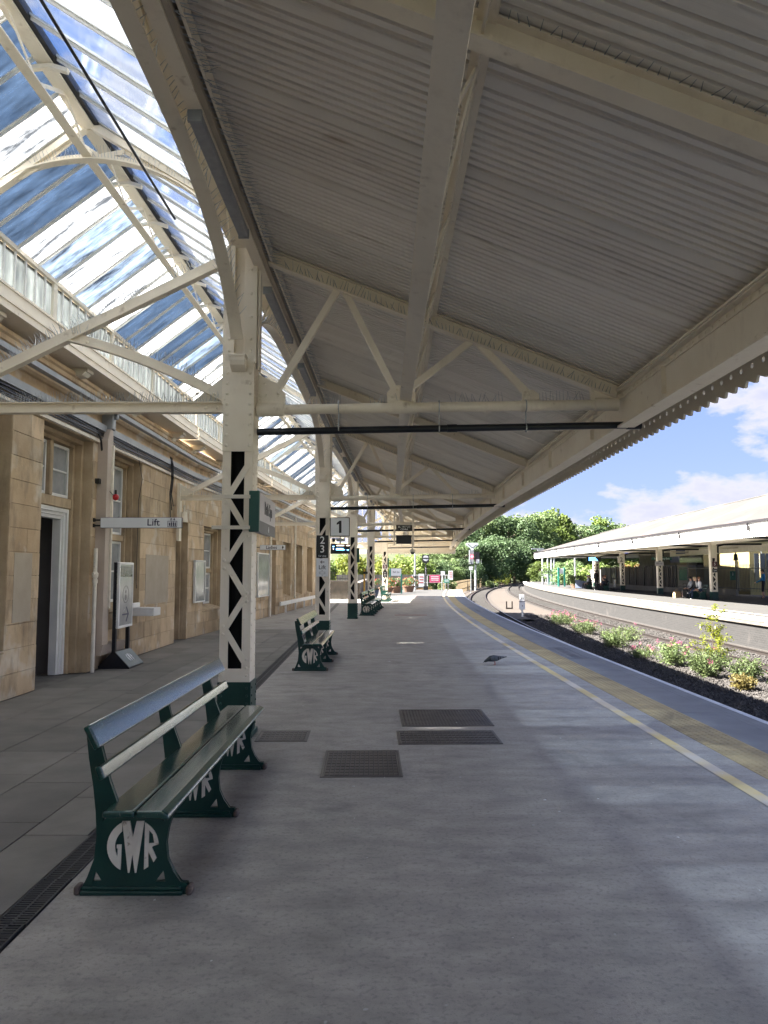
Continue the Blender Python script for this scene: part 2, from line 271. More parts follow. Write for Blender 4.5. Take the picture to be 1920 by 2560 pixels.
# ------------------------------------------------------------------ mesh helpers
class MB:
    def __init__(s): s.v = []; s.f = []; s.mi = []; s.cur = 0
    def add(s, vs, fs):
        o = len(s.v); s.v += [tuple(x) for x in vs]
        for f in fs: s.f.append(tuple(i + o for i in f)); s.mi.append(s.cur)
        return s
    def box(s, x0, x1, y0, y1, z0, z1):
        return s.add([(x0, y0, z0), (x1, y0, z0), (x1, y1, z0), (x0, y1, z0), (x0, y0, z1), (x1, y0, z1), (x1, y1, z1), (x0, y1, z1)],
                     [(0, 3, 2, 1), (4, 5, 6, 7), (0, 1, 5, 4), (1, 2, 6, 5), (2, 3, 7, 6), (3, 0, 4, 7)])
    def bar(s, p, q, w, h, up=(0, 0, 1)):
        p = Vector(p); q = Vector(q); d = (q - p).normalized(); up = Vector(up)
        a = d.cross(up)
        if a.length < 1e-4: a = d.cross(Vector((1, 0, 0)))
        a.normalize(); b = a.cross(d); a *= w / 2; b *= h / 2
        vs = [p - a - b, p + a - b, p + a + b, p - a + b, q - a - b, q + a - b, q + a + b, q - a + b]
        return s.add(vs, [(0, 1, 2, 3), (4, 7, 6, 5), (0, 4, 5, 1), (1, 5, 6, 2), (2, 6, 7, 3), (3, 7, 4, 0)])
    def tube(s, p, q, r, n=10, r2=None, caps=True):
        p = Vector(p); q = Vector(q); d = (q - p).normalized(); r2 = r if r2 is None else r2
        a = d.orthogonal().normalized(); b = d.cross(a)
        vs = []
        for c, rr in ((p, r), (q, r2)):
            for i in range(n): t = 2 * pi * i / n; vs.append(c + (a * cos(t) + b * sin(t)) * rr)
        fs = [(i, (i + 1) % n, n + (i + 1) % n, n + i) for i in range(n)]
        if caps: fs += [tuple(range(n))[::-1], tuple(range(n, 2 * n))]
        return s.add(vs, fs)
    def path(s, pts, r, n=8):
        for i in range(len(pts) - 1): s.tube(pts[i], pts[i + 1], r if not isinstance(r, list) else r[i], n, None if not isinstance(r, list) else r[i + 1])
        return s
    def dome(s, c, nrm, r, n=6, hk=.7):
        c = Vector(c); d = Vector(nrm).normalized(); a = d.orthogonal().normalized(); b = d.cross(a); vs = []
        for k, (rr, hh) in enumerate(((r, 0), (r * .75, r * hk * .7))):
            for i in range(n): t = 2 * pi * i / n; vs.append(c + (a * cos(t) + b * sin(t)) * rr + d * hh)
        vs.append(c + d * r * hk)
        fs = [(i, (i + 1) % n, n + (i + 1) % n, n + i) for i in range(n)] + [(n + i, n + (i + 1) % n, 2 * n) for i in range(n)]
        return s.add(vs, fs)
    def sphere(s, c, rx, ry, rz, n=12, m=8):
        vs = []; fs = []
        for j in range(m + 1):
            ph = pi * j / m
            for i in range(n): t = 2 * pi * i / n; vs.append((c[0] + rx * sin(ph) * cos(t), c[1] + ry * sin(ph) * sin(t), c[2] + rz * cos(ph)))
        for j in range(m):
            for i in range(n): fs.append((j * n + i, (j + 1) * n + i, (j + 1) * n + (i + 1) % n, j * n + (i + 1) % n))
        return s.add(vs, fs)
    def sweep(s, pts, prof, closed=True, caps=True):
        """pts: list of (pos, side vector, up vector); prof: [(a, b)]"""
        k = len(prof); vs = []
        for P, a, b in pts:
            for (x, z) in prof: vs.append(Vector(P) + Vector(a) * x + Vector(b) * z)
        fs = []
        for i in range(len(pts) - 1):
            for j in range(k if closed else k - 1):
                fs.append((i * k + j, i * k + (j + 1) % k, (i + 1) * k + (j + 1) % k, (i + 1) * k + j))
        if caps and closed: fs += [tuple(range(k))[::-1], tuple(range((len(pts) - 1) * k, len(pts) * k))]
        return s.add(vs, fs)
    def loft(s, rings, caps=True):
        k = len(rings[0]); vs = [p for r in rings for p in r]; fs = []
        for i in range(len(rings) - 1):
            for j in range(k): fs.append((i * k + j, i * k + (j + 1) % k, (i + 1) * k + (j + 1) % k, (i + 1) * k + j))
        if caps: fs += [tuple(range(k))[::-1], tuple(range((len(rings) - 1) * k, len(rings) * k))]
        return s.add(vs, fs)
    def merge(s, o, mtx=None):
        k = len(s.v); s.v += [tuple(mtx @ Vector(v)) if mtx else v for v in o.v]
        s.f += [tuple(i + k for i in f) for f in o.f]; s.mi += o.mi; return s
    def mesh(s, name, mats, smooth=False):
        me = bpy.data.meshes.new(name); me.from_pydata(s.v, [], s.f)
        for m_ in (mats if isinstance(mats, (list, tuple)) else [mats]): me.materials.append(M[m_])
        if any(s.mi): me.polygons.foreach_set('material_index', s.mi)
        me.update()
        if smooth:
            bm = bmesh.new(); bm.from_mesh(me); bmesh.ops.remove_doubles(bm, verts=bm.verts, dist=1e-4); bmesh.ops.recalc_face_normals(bm, faces=bm.faces)
            for f in bm.faces: f.smooth = True
            for e in bm.edges: e.smooth = not (len(e.link_faces) == 2 and e.calc_face_angle(0) > radians(40))
            bm.to_mesh(me); bm.free()
        else:
            bm = bmesh.new(); bm.from_mesh(me); bmesh.ops.recalc_face_normals(bm, faces=bm.faces); bm.to_mesh(me); bm.free()
        return me
    def build(s, name, mats, parent=None, mtx=None, smooth=False, bevel=0, seg=2):
        me = s.mesh(name, mats, smooth and not bevel)
        if bevel: bev(me, bevel, seg)
        return inst(name, me, parent, mtx)
def bev(me, w, seg=2):
    bm = bmesh.new(); bm.from_mesh(me); bmesh.ops.remove_doubles(bm, verts=bm.verts, dist=1e-5)
    es = [e for e in bm.edges if len(e.link_faces) == 2 and e.calc_face_angle(0) > radians(35)]
    bmesh.ops.bevel(bm, geom=es, offset=w, segments=seg, profile=.5, affect='EDGES', clamp_overlap=True)
    bm.to_mesh(me); bm.free()
def inst(name, me, parent=None, mtx=None):
    o = bpy.data.objects.new(name, me); COL.objects.link(o)
    if parent is not None: o.parent = parent
    if mtx is not None: o.matrix_basis = mtx
    return o
def thing(name, label, cat, loc=(0, 0, 0), rz=0, group=None):
    o = bpy.data.objects.new(name, None); COL.objects.link(o); o.empty_display_size = .2
    o.location = loc; o.rotation_euler = (0, 0, rz); return tag(o, label, cat, group)
def tag(o, label, cat, group=None):
    o['label'] = label; o['category'] = cat
    if group: o['group'] = group
    return o
def struct(o): o['kind'] = 'structure'; return o
def stuff(o): o['kind'] = 'stuff'; return o
def copy_tree(o, parent=None, mtx=None):
    c = o.copy(); COL.objects.link(c); c.parent = parent
    if mtx is not None: c.matrix_basis = mtx
    for ch in list(o.children): copy_tree(ch, c)
    return c
def XF(x=0, y=0, z=0, rz=0): return Matrix.Translation((x, y, z)) @ Matrix.Rotation(rz, 4, 'Z')
def curve_mesh(name, polys, thick, matn, kind=None):
    """filled 2D outlines (holes allowed) extruded; lies in XY, +-thick/2 in Z"""
    cu = bpy.data.curves.new(name, 'CURVE'); cu.dimensions = '2D'; cu.fill_mode = 'BOTH'; cu.extrude = thick / 2
    for p in polys:
        sp = cu.splines.new('POLY'); sp.points.add(len(p) - 1); sp.use_cyclic_u = True
        for i, (x, y) in enumerate(p): sp.points[i].co = (x, y, 0, 1)
    ob = bpy.data.objects.new(name, cu); COL.objects.link(ob)
    bpy.context.view_layer.update()
    me = bpy.data.meshes.new_from_object(ob.evaluated_get(bpy.context.evaluated_depsgraph_get()))
    bpy.data.objects.remove(ob); bpy.data.curves.remove(cu)
    me.materials.clear(); me.materials.append(M[matn]); me.name = name
    return me
def text_mesh(s, size, matn, thick=.004, align='CENTER', xs=1.):
    cu = bpy.data.curves.new('lettering', 'FONT'); cu.body = s; cu.size = size; cu.extrude = thick / 2; cu.align_x = align; cu.align_y = 'CENTER'; cu.offset = size * .006
    cu.resolution_u = 3
    ob = bpy.data.objects.new('lettering', cu); COL.objects.link(ob); bpy.context.view_layer.update()
    me = bpy.data.meshes.new_from_object(ob.evaluated_get(bpy.context.evaluated_depsgraph_get()))
    bpy.data.objects.remove(ob); bpy.data.curves.remove(cu); me.materials.clear(); me.materials.append(M[matn])
    if xs != 1.: me.transform(Matrix.Diagonal((xs, 1, 1, 1)))
    return me
FRONT = Matrix.Rotation(pi / 2, 4, 'X')            # XY drawing -> faces -Y
def RIGHTF(): return Matrix.Rotation(pi / 2, 4, 'Z') @ FRONT   # XY drawing -> faces +X

# ------------------------------------------------------------------ alignments (metres; camera stands at x=0, y=0)
def colX(y): return -1.46 + max(0, y - 7.46) ** 2 / 880
def edgeX(y): return 4.1 + max(0, y - 15) ** 2 / 924
def t2X(y): return 11.25 + max(0, y - 15) ** 2 / 1140          # centre of far track
def t1X(y): return edgeX(y) + 1.48
def p2X(y): return t2X(y) + 1.55
def wallX(y): return -4.74 if y < 18 else -4.74 + .066 * (y - 18)
def dX(f, y): return (f(y + .05) - f(y - .05)) / .1
def frange(a, b, s):
    n = max(1, int(round((b - a) / s))); return [a + (b - a) * i / n for i in range(n + 1)]
def strip(mb, fl, fr, y0, y1, z, step=2., zr=None, nx=1):
    ys = frange(y0, y1, step); vs = []
    for y in ys:
        for i in range(nx + 1):
            t = i / nx; vs.append((fl(y) * (1 - t) + fr(y) * t, y, z + ((zr if zr is not None else z) - z) * t))
    k = nx + 1
    mb.add(vs, [(j * k + i, j * k + i + 1, (j + 1) * k + i + 1, (j + 1) * k + i) for j in range(len(ys) - 1) for i in range(nx)]); return mb
def follow(f, off, z, y0, y1, step=2.):
    out = []
    for y in frange(y0, y1, step):
        t = Vector((dX(f, y), 1, 0)).normalized(); n_ = Vector((t.y, -t.x, 0)); out.append((Vector((f(y), y, z)) + n_ * off, n_, Vector((0, 0, 1))))
    return out

# ------------------------------------------------------------------ ground, platforms, tracks
g = MB(); g.add([(-900, -300, -1.32), (900, -300, -1.32), (900, 1600, -1.32), (-900, 1600, -1.32)], [(0, 1, 2, 3)])
struct(g.build('ground', 'grass_ground'))
def hill_h(x, y):
    d = t1X(min(y, 420)) - 9 - x
    a = max(0, min(1, (y - 88) / 60)); a = a * a * (3 - 2 * a)
    return -1.3 + a * min(9.5, max(0, d - 1) * .30)
hm = MB(); xs = frange(-150, 170, 10); ys = frange(84, 420, 12)
hm.add([(x, y, hill_h(x, y) - .06) for y in ys for x in xs], [(j * len(xs) + i, j * len(xs) + i + 1, (j + 1) * len(xs) + i + 1, (j + 1) * len(xs) + i) for j in range(len(ys) - 1) for i in range(len(xs) - 1)])
struct(hm.build('hillside', 'grass_ground'))

drX = lambda y: -1.70 - .019 * max(0, y - 4)
P1Y0, P1Y1 = -13, 68.
# platform core and surfacing
p = MB()
ys = frange(P1Y0, P1Y1, 2)
for a, b in zip(ys[:-1], ys[1:]):
    p.add([(-9, a, -1.3), (edgeX(a) - .06, a, -1.3), (edgeX(b) - .06, b, -1.3), (-9, b, -1.3), (-9, a, -.012), (edgeX(a) - .06, a, -.012), (edgeX(b) - .06, b, -.012), (-9, b, -.012)],
          [(4, 5, 6, 7), (1, 2, 6, 5), (3, 0, 4, 7)])
p.add([(-9, P1Y1, -1.3), (edgeX(P1Y1) - .06, P1Y1, -1.3), (edgeX(P1Y1) - .06, P1Y1, -.012), (-9, P1Y1, -.012)], [(0, 1, 2, 3)])
plat = struct(p.build('platform', ['joint']))
a = MB(); strip(a, lambda y: drX(y) + .085, lambda y: edgeX(y) - 1.13, P1Y0, 48.2, 0, 1.5, nx=4)
strip(a, lambda y: wallX(min(y, 39)) - .55 if y > 21 else -9, lambda y: drX(y) - .085, 21, 48.2, -.001, 1.5)
strip(a, lambda y: wallX(39) - .55, lambda y: drX(y) - .085, 48.2, P1Y1, -.001, 1.5)
struct(a.build('asphalt_surface', 'asphalt', plat))
a = MB(); strip(a, lambda y: drX(y) + .085, lambda y: edgeX(y) - 1.13, 48.2, P1Y1, .0005, 1.5, nx=4); struct(a.build('asphalt_surface', 'asphalt_sun_toned', plat))  # same asphalt as under the canopy, colour darkened where the sun falls
# coping slabs
cp = []
for i, y in enumerate(frange(P1Y0, P1Y1, 1.8)[:-1]):
    y2 = y + 1.8 * (P1Y1 - P1Y0) / (1.8 * round((P1Y1 - P1Y0) / 1.8)) - .008
    m_ = MB()
    for (o0, o1, z) in ((-.715, -.262, .001), (-.258, -.192, .001), (-.188, .0, .001)):
        m_.add([(edgeX(y) + o0, y, z), (edgeX(y) + o1, y, z), (edgeX(y2) + o1, y2, z), (edgeX(y2) + o0, y2, z),
                (edgeX(y) + o0, y, z - .1), (edgeX(y) + o1, y, z - .1), (edgeX(y2) + o1, y2, z - .1), (edgeX(y2) + o0, y2, z - .1)], [(0, 1, 2, 3), (0, 4, 5, 1), (1, 5, 6, 2), (2, 6, 7, 3), (3, 7, 4, 0)])
    m_.build('coping_slab', 'coping', plat)
a = MB(); strip(a, lambda y: edgeX(y) - .075, lambda y: edgeX(y) + .004, P1Y0, P1Y1, .005, 1.5)
strip(a, lambda y: edgeX(y) + .004, lambda y: edgeX(y) + .004, P1Y0, P1Y1, .005, 1.5, zr=-.06)
struct(a.build('white_edge_line', 'edge_white', plat))
a = MB(); strip(a, lambda y: edgeX(y) - 1.475, lambda y: edgeX(y) - 1.365, P1Y0, P1Y1, .004, 1.5)
struct(a.build('yellow_line', 'line_yellow', plat))
# tactile slabs
tm = MB(); tm.box(-.205, .205, 0, .396, -.012, .001)
for i in range(6):
    for j in range(6): tm.dome((-.17 + .068 * i, .03 + .067 * j, .001), (0, 0, 1), .016, 5, .3)
tmesh = tm.mesh('tactile_slab', 'tactile')
for y in frange(P1Y0 + 8, P1Y1 - .4, .40):
    inst('tactile_slab', tmesh, plat, XF(edgeX(y) - .922, y, .0015, -math.atan(dX(edgeX, y))))
# paving slabs by the building
cube = MB(); cube.box(0, 1, 0, 1, -1, 0); sm = cube.mesh('paving_slab', 'slab'); bev(sm, .006, 1)
x_edges = [-4.72, -4.1, -3.42, -2.76, -2.2]
for c in range(5):
    y = -3 + .37 * c
    while y < 21:
        ln = random.choice((.76, .9, .9, 1.06)); x0 = x_edges[c]; x1 = x_edges[c + 1] if c < 4 else None
        ye = min(y + ln, 21)
        xr = (x1 if x1 else drX(y + ln / 2) - .085)
        if ye - y > .15:
            o = inst('paving_slab', sm, plat); o.location = (x0 + .004, y + .004, random.uniform(-.0015, .0008)); o.scale = (xr - x0 - .009, ye - y - .009, .012)
        y += ln
# drain channel with slotted gratings
gr = MB()
gr.box(-.075, -.066, 0, .498, -.02, .002); gr.box(.066, .075, 0, .498, -.02, .002); gr.box(-.005, .005, 0, .498, -.02, .001)
for k in range(21):
    gr.box(-.066, .066, k * .0237, k * .0237 + .011, -.016, .0)
gmesh = gr.mesh('drain_grating', 'iron_dark')
dr = thing('drainage_channel', 'slotted iron drainage channel running along the platform beside the paving slabs', 'drain')
a = MB()
for y in frange(0, 20.5, .5): a.box(drX(y) - .08, drX(y) + .08, y, y + .5, -.0118, -.008)
a.build('channel_bed', 'dark_void', dr)
for y in frange(0, 20.5, .5)[:-1]: inst('drain_grating', gmesh, dr, XF(drX(y), y, .003, .019))

# manhole covers in the asphalt
def cover(name, label, x0, x1, y0, y1, pat, rz=0.02):
    w, h = x1 - x0, y1 - y0
    t = thing(name, label, 'manhole cover', ((x0 + x1) / 2, (y0 + y1) / 2, .003), rz, 'iron covers in the platform')
    f = MB()
    f.box(-w / 2, w / 2, -h / 2, -h / 2 + .025, -.004, .004); f.box(-w / 2, w / 2, h / 2 - .025, h / 2, -.004, .004)
    f.box(-w / 2, -w / 2 + .025, -h / 2 + .025, h / 2 - .025, -.004, .004); f.box(w / 2 - .025, w / 2, -h / 2 + .025, h / 2 - .025, -.004, .004)
    f.build('cover_frame', 'iron_cover', t)
    l = MB(); l.box(-w / 2 + .03, w / 2 - .03, -h / 2 + .03, h / 2 - .03, -.004, .0015); lid = l.build('cover_lid', 'iron_dark' if pat != 'solid' else 'iron_cover', t)
    b = MB(); nx, ny = pat if pat != 'solid' else (26, 12)
    for i in range(nx):
        for j in range(ny):
            cx = -w / 2 + .03 + (w - .06) * (i + .5) / nx; cy = -h / 2 + .03 + (h - .06) * (j + .5) / ny
            rx, ry = (w - .06) / nx * .36, (h - .06) / ny * .36
            if pat == 'solid': rx *= .6; ry *= .6
            b.box(cx - rx, cx + rx, cy - ry, cy + ry, .001, .006)
            if pat != 'solid': b.box(cx - rx * 1.36, cx - rx * 1.06, cy - ry * 1.38, cy + ry * 1.38, .001, .0055)
    stuff(b.build('tread_pattern', 'iron_cover', t))
cover('manhole_cover', 'square worn iron manhole cover with a checker tread, by the bench', -.51, .14, 5.93, 6.79, (15, 9))
cover('manhole_cover', 'long solid iron cover plate with rusty edge and fine chequer', .18, 1.14, 7.85, 8.77, 'solid')
cover('manhole_cover', 'narrow long iron grating in front of the solid cover plate', .13, 1.105, 7.04, 7.62, (22, 5))
cover('manhole_cover', 'small worn iron cover at the foot of the nearest column', -1.23, -.735, 7.15, 7.62, (10, 5))

# tracks
def track(fx, label, y0, y1, name='railway_track'):
    t = thing(name, label, 'track', (0, 0, 0), 0)
    prof = [(-.07, -1.06), (.07, -1.06), (.07, -1.045), (.012, -1.03), (.012, -.955), (.036, -.945), (.036, -.915), (-.036, -.915), (-.036, -.945), (-.012, -.955), (-.012, -1.03), (-.07, -1.045)]
    for s in (-.7525, .7525):
        r = MB(); r.sweep(follow(fx, s, 0, y0, y1, 1.6), prof); r.build('rail', 'rail', t)
        r2 = MB(); strip(r2, lambda y: fx(y) + s * sqrt(1 + 0 * y) - .027, lambda y: fx(y) + s + .027, y0, min(y1, 130), -.9135, 1.6); 
        r2.build('rail_running_surface', 'rail_top', t)
    sb = MB(); sb.box(-1.28, 1.28, -.13, .13, -1.2, -1.048); sb.box(-.9, -.6, -.11, .11, -1.048, -1.03); sb.box(.6, .9, -.11, .11, -1.048, -1.03); sme = sb.mesh('sleeper', 'sleeper'); bev(sme, .015, 1)
    for y in frange(max(y0, 6), min(y1, 150), .68): inst('sleeper', sme, t, XF(fx(y), y, 0, -math.atan(dX(fx, y))))
    return t
track(t1X, 'railway track tight against the platform with the covered canopy', -14, 330)
track(t2X, 'rusty railway track beside the brick wall of the far platform', -14, 330)
b = MB(); strip(b, lambda y: edgeX(y) - .06, lambda y: edgeX(y) + 3.45, -16, 40, -1.075, 2, nx=3); struct(b.build('ballast', 'ballast_dark'))
b = MB(); strip(b, lambda y: edgeX(y) + 3.45, lambda y: t2X(y) - .95, -16, 42, -1.045, 2, nx=3); struct(b.build('ballast', 'ballast_pale'))
b = MB(); strip(b, lambda y: t2X(y) - .95, lambda y: t2X(y) + .85, -16, 150, -1.065, 2, nx=3); struct(b.build('ballast', 'ballast_dark'))
b = MB(); strip(b, lambda y: t2X(y) + .85, lambda y: t2X(y) + 1.7, -16, 150, -1.06, 2); struct(b.build('ballast', 'ballast_pale'))
b = MB(); strip(b, lambda y: edgeX(y) - .06 if y < 69 else t1X(y) - 3.2, lambda y: t1X(y) - .95, 40, 330, -1.08, 2); strip(b, lambda y: t1X(y) + .95, lambda y: t2X(y) - .95, 42, 330, -1.05, 2, nx=2); struct(b.build('ballast', 'ballast_tan'))
b = MB(); strip(b, lambda y: t1X(y) - .95, lambda y: t1X(y) + .95, 40, 330, -1.068, 2); strip(b, lambda y: t2X(y) - .95, lambda y: t2X(y) + 2.5, 150, 330, -1.07, 2); struct(b.build('ballast', 'ballast_pale'))
# loose stones
def stones(name, matn, n, fx0, fx1, y0, y1, z, r0, r1, seed):
    rr = random.Random(seed); s = MB()
    base = [(1, 0, 0), (-1, 0, 0), (0, 1, 0), (0, -1, 0), (0, 0, 1), (0, 0, -1)]
    fc = [(0, 2, 4), (2, 1, 4), (1, 3, 4), (3, 0, 4), (2, 0, 5), (1, 2, 5), (3, 1, 5), (0, 3, 5)]
    for i in range(n):
        y = y0 + (y1 - y0) * rr.random() ** 1.5; x = fx0(y) + (fx1(y) - fx0(y)) * rr.random(); r = rr.uniform(r0, r1)
        q = Quaternion((rr.gauss(0, 1), rr.gauss(0, 1), rr.gauss(0, 1), rr.gauss(0, 1))).normalized()
        s.add([q @ Vector(v) * r * rr.uniform(.6, 1.15) + Vector((x, y, z + rr.uniform(-.01, .035))) for v in base], fc)
    me = bpy.data.meshes.new(name); me.from_pydata(s.v, [], s.f); me.materials.append(M[matn])
    return stuff(tag(inst(name, me), {'stone_bit_dark': 'loose dark ballast stones along the foot of the platform', 'stone_bit_pale': 'loose pale gravel among the flowering plants'}[matn], 'gravel'))
stones('loose_ballast', 'stone_bit_dark', 15000, lambda y: edgeX(y) + 1.9, lambda y: edgeX(y) + 3.5, 9, 40, -1.06, .022, .055, 1)
stones('loose_gravel', 'stone_bit_pale', 11000, lambda y: edgeX(y) + 3.4, lambda y: t2X(y) - .95, 13, 46, -1.04, .016, .042, 2)
stones('loose_ballast', 'stone_bit_dark', 5000, lambda y: t2X(y) - .7, lambda y: t2X(y) + .7, 18, 50, -1.06, .02, .05, 3)

# far platform
def brick():
    m = bpy.data.materials.new('brick'); m.use_nodes = True; t = m.node_tree; n = t.nodes; l = t.links; b = n['Principled BSDF']; b.inputs['Roughness'].default_value = .85
    geo = n.new('ShaderNodeNewGeometry'); sp = n.new('ShaderNodeSeparateXYZ'); l.new(geo.outputs['Position'], sp.inputs[0]); cb = n.new('ShaderNodeCombineXYZ'); l.new(sp.outputs[1], cb.inputs[0]); l.new(sp.outputs[2], cb.inputs[1])
    br = n.new('ShaderNodeTexBrick'); l.new(cb.outputs[0], br.inputs['Vector']); br.inputs['Scale'].default_value = 1; br.inputs['Brick Width'].default_value = .235; br.inputs['Row Height'].default_value = .078; br.inputs['Mortar Size'].default_value = .006
    br.inputs['Color1'].default_value = (.017, .016, .0158, 1); br.inputs['Color2'].default_value = (.012, .0112, .011, 1); br.inputs['Mortar'].default_value = (.028, .026, .0245, 1)
    ns = n.new('ShaderNodeTexNoise'); ns.inputs['Scale'].default_value = .9; ns.inputs['Detail'].default_value = 6; l.new(geo.outputs['Position'], ns.inputs['Vector']); r = n.new('ShaderNodeValToRGB'); l.new(ns.outputs[0], r.inputs[0]); r.color_ramp.elements[0].position = .62; r.color_ramp.elements[1].position = .74
    x = n.new('ShaderNodeMixRGB'); l.new(r.outputs[0], x.inputs[0]); l.new(br.outputs[0], x.inputs[1]); x.inputs[2].default_value = (.035, .031, .029, 1); l.new(x.outputs[0], b.inputs['Base Color'])
    bp = n.new('ShaderNodeBump'); bp.inputs['Distance'].default_value = .01; bp.inputs['Strength'].default_value = .6; bp.invert = True; l.new(br.outputs['Fac'], bp.inputs['Height']); l.new(bp.outputs[0], b.inputs['Normal']); M['brick'] = m
brick()
def backX(y): return 25.2 - .16 * (y - 44) if y < 60 else 22.64 + .0 * (y - 60) + max(0, y - 60) ** 2 / 500
P2E = 122
b = MB(); strip(b, lambda y: p2X(y) + .14, lambda y: p2X(y) + .14, -16, P2E, -1.2, 1.5, zr=-.2); p2 = struct(b.build('far_platform', 'brick'))
b = MB(); strip(b, lambda y: p2X(y) + .5, lambda y: backX(max(44, y)) + 2 if y < 100 else max(p2X(y) + .6, backX(100) + 2 - (y - 100) * .05), -16, P2E, 0, 1.5, nx=3); struct(b.build('far_platform_surface', 'asphalt_sun_toned', p2))
ys_ = frange(-16, P2E, 1.22)
for y, y2 in zip(ys_[:-1], ys_[1:]):
    m_ = MB(); y2 -= .006
    m_.add([(p2X(y), y, .003), (p2X(y) + .52, y, .003), (p2X(y2) + .52, y2, .003), (p2X(y2), y2, .003), (p2X(y), y, -.085), (p2X(y2), y2, -.085), (p2X(y2) + .2, y2, -.085), (p2X(y) + .2, y, -.085)], [(0, 1, 2, 3), (0, 3, 5, 4), (4, 5, 6, 7), (0, 4, 7, 1), (3, 2, 6, 5)])
    m_.build('coping_slab', 'white_paint', p2)
b = MB(); strip(b, lambda y: p2X(y) + .035, lambda y: p2X(y) + .035, -16, P2E, -.24, 1.5, zr=-.085); strip(b, lambda y: p2X(y) + .035, lambda y: p2X(y) + .2, -16, P2E, -.24, 1.5); b.build('coping_corbel', 'stone_dark', p2)
b = MB(); strip(b, lambda y: p2X(y) + 1.2, lambda y: p2X(y) + 1.33, -16, P2E, .004, 1.5); b.build('yellow_line', 'line_yellow', p2)
for y, z in ((22.6, -.72), (29.5, -.62), (31, -.66)):
    mk = MB(); mk.box(p2X(y) + .10, p2X(y) + .139, y - .05, y + .05, z - .1, z + .1); mk.build('datum_plate', 'pale_wall', p2)

# ------------------------------------------------------------------ lattice columns
def make_column(label, loc, rz, group):
    t = thing('lattice_column', label, 'column', loc, rz, group)
    w, d = .152, .14
    b = MB(); b.box(-w - .012, w + .012, -d - .012, d + .012, 0, .53); b.box(-w - .03, w + .03, -d - .03, d + .03, 0, .05)
    base = b.build('base', 'green_iron', t, bevel=.004, seg=1)
    rv = MB()
    for z in [.1 + .075 * i for i in range(6)]:
        for sx in (-1, 1):
            for sy in (-1, 1):
                rv.dome((sx * .125, sy * (d + .012), z), (0, sy, 0), .014); rv.dome((sx * (w + .012), sy * .11, z), (sx, 0, 0), .014)
    stuff(rv.build('rivets', 'green_iron', base))
    for s in (-1, 1):                                        # two channels
        c = MB(); c.box(s * w - (.012 if s > 0 else 0), s * w + (0 if s > 0 else .012), -d, d, .53, 3.72)
        for sy in (-1, 1):
            x0, x1 = sorted((s * w, s * (w - .085))); y0, y1 = sorted((sy * d, sy * (d - .011))); c.box(x0 + (.012 if s < 0 else 0), x1 - (.012 if s > 0 else 0), y0, y1, .53, 3.72)
        c.build('channel', 'cream', t, bevel=.003, seg=1)
    rv = MB()
    for sy in (-1, 1):
        zs = [.72 + .322 * i for i in range(7)]
        for i in range(6):
            s = 1 if i % 2 == 0 else -1
            lb = MB(); y = sy * (d + .006)
            lb.bar((s * .098, y, zs[i]), (-s * .098, y, zs[i + 1]), .058, .012, (0, 1, 0)); lb.build('lacing_bar', 'cream', t)
            rv.dome((s * .115, sy * (d + .012), zs[i] + .03), (0, sy, 0), .017); rv.dome((s * .115, sy * (d + .012), zs[i] - .05), (0, sy, 0), .017)
        pl = MB(); y0, y1 = sorted((sy * d, sy * (d + .011))); pl.box(-w, w, y0, y1, .532, .66); pl.build('batten_plate', 'cream', t, bevel=.002, seg=1)
        pl = MB(); pl.box(-w - .002, w + .002, y0 + (0 if sy > 0 else -.002), y1 + (.002 if sy > 0 else 0), 2.80, 3.66); pl.build('cover_plate', 'cream', t, bevel=.002, seg=1)
        for z in (.595,):
            for x in (-.12, .12): rv.dome((x, sy * (d + .011), z), (0, sy, 0), .016)
        for i in range(8):
            for x in (-.115, .115): rv.dome((x, sy * (d + .013), 2.86 + .105 * i), (0, sy, 0), .018)
    for sx in (-1, 1):
        z = .62
        while z < 3.6: rv.dome((sx * w, -.10, z), (sx, 0, 0), .013); rv.dome((sx * w, .10, z + .04), (sx, 0, 0), .013); z += .115
    stuff(rv.build('rivets', 'cream', t))
    p_ = MB(); p_.tube((0, .02, .53), (0, .02, 3.6), .075, 10); p_.build('downpipe', 'dark_void', t, smooth=True)
    q = MB(); q.box(-.10, .10, -.012, .012, .54, 3.62); q.build('inner_plate', 'dark_void', t)
    for sy in (-1, 1):
        k = MB(); pr = [(0, 0), (.10, .055), (.115, .10), (.115, .14), (0, .14)]
        k.sweep([((x, sy * d, 3.60), Vector((0, sy, 0)), Vector((0, 0, 1))) for x in (-.075, .075)], pr); k.box(-.085, .085, min(sy * d, sy * (d + .125)), max(sy * d, sy * (d + .125)), 3.74, 3.765)
        k.build('corbel', 'cream', t, bevel=.003, seg=1)
    u = MB()
    u.box(-.16, -.07, -.07, .07, 3.72, 4.96); u.box(.03, .16, -.07, .07, 3.72, 4.96); u.box(-.07, .03, -.012, .012, 3.72, 4.96)
    u.box(.165, .19, -.05, .05, 3.66, 4.7); u.box(-.19, -.165, -.05, .05, 3.3, 4.7)
    up = u.build('upper_post', 'cream', t, bevel=.003, seg=1)
    rv = MB()
    for z in (3.85, 3.97, 4.2, 4.45, 4.7):
        for x in (-.12, .1): rv.dome((x, -.07, z), (0, -1, 0), .016); rv.dome((x, .07, z), (0, 1, 0), .016)
    stuff(rv.build('rivets', 'cream', up))
    return t
def ang(x0, y0, x1, y1): return -math.atan2(x1 - x0, y1 - y0)
CK = list(range(-2, 5)); CY = {k: 7.46 + 9.14 * k for k in CK}; CP = {k: (colX(CY[k]), CY[k]) for k in CK}
ENDY = 48.6
col0 = None
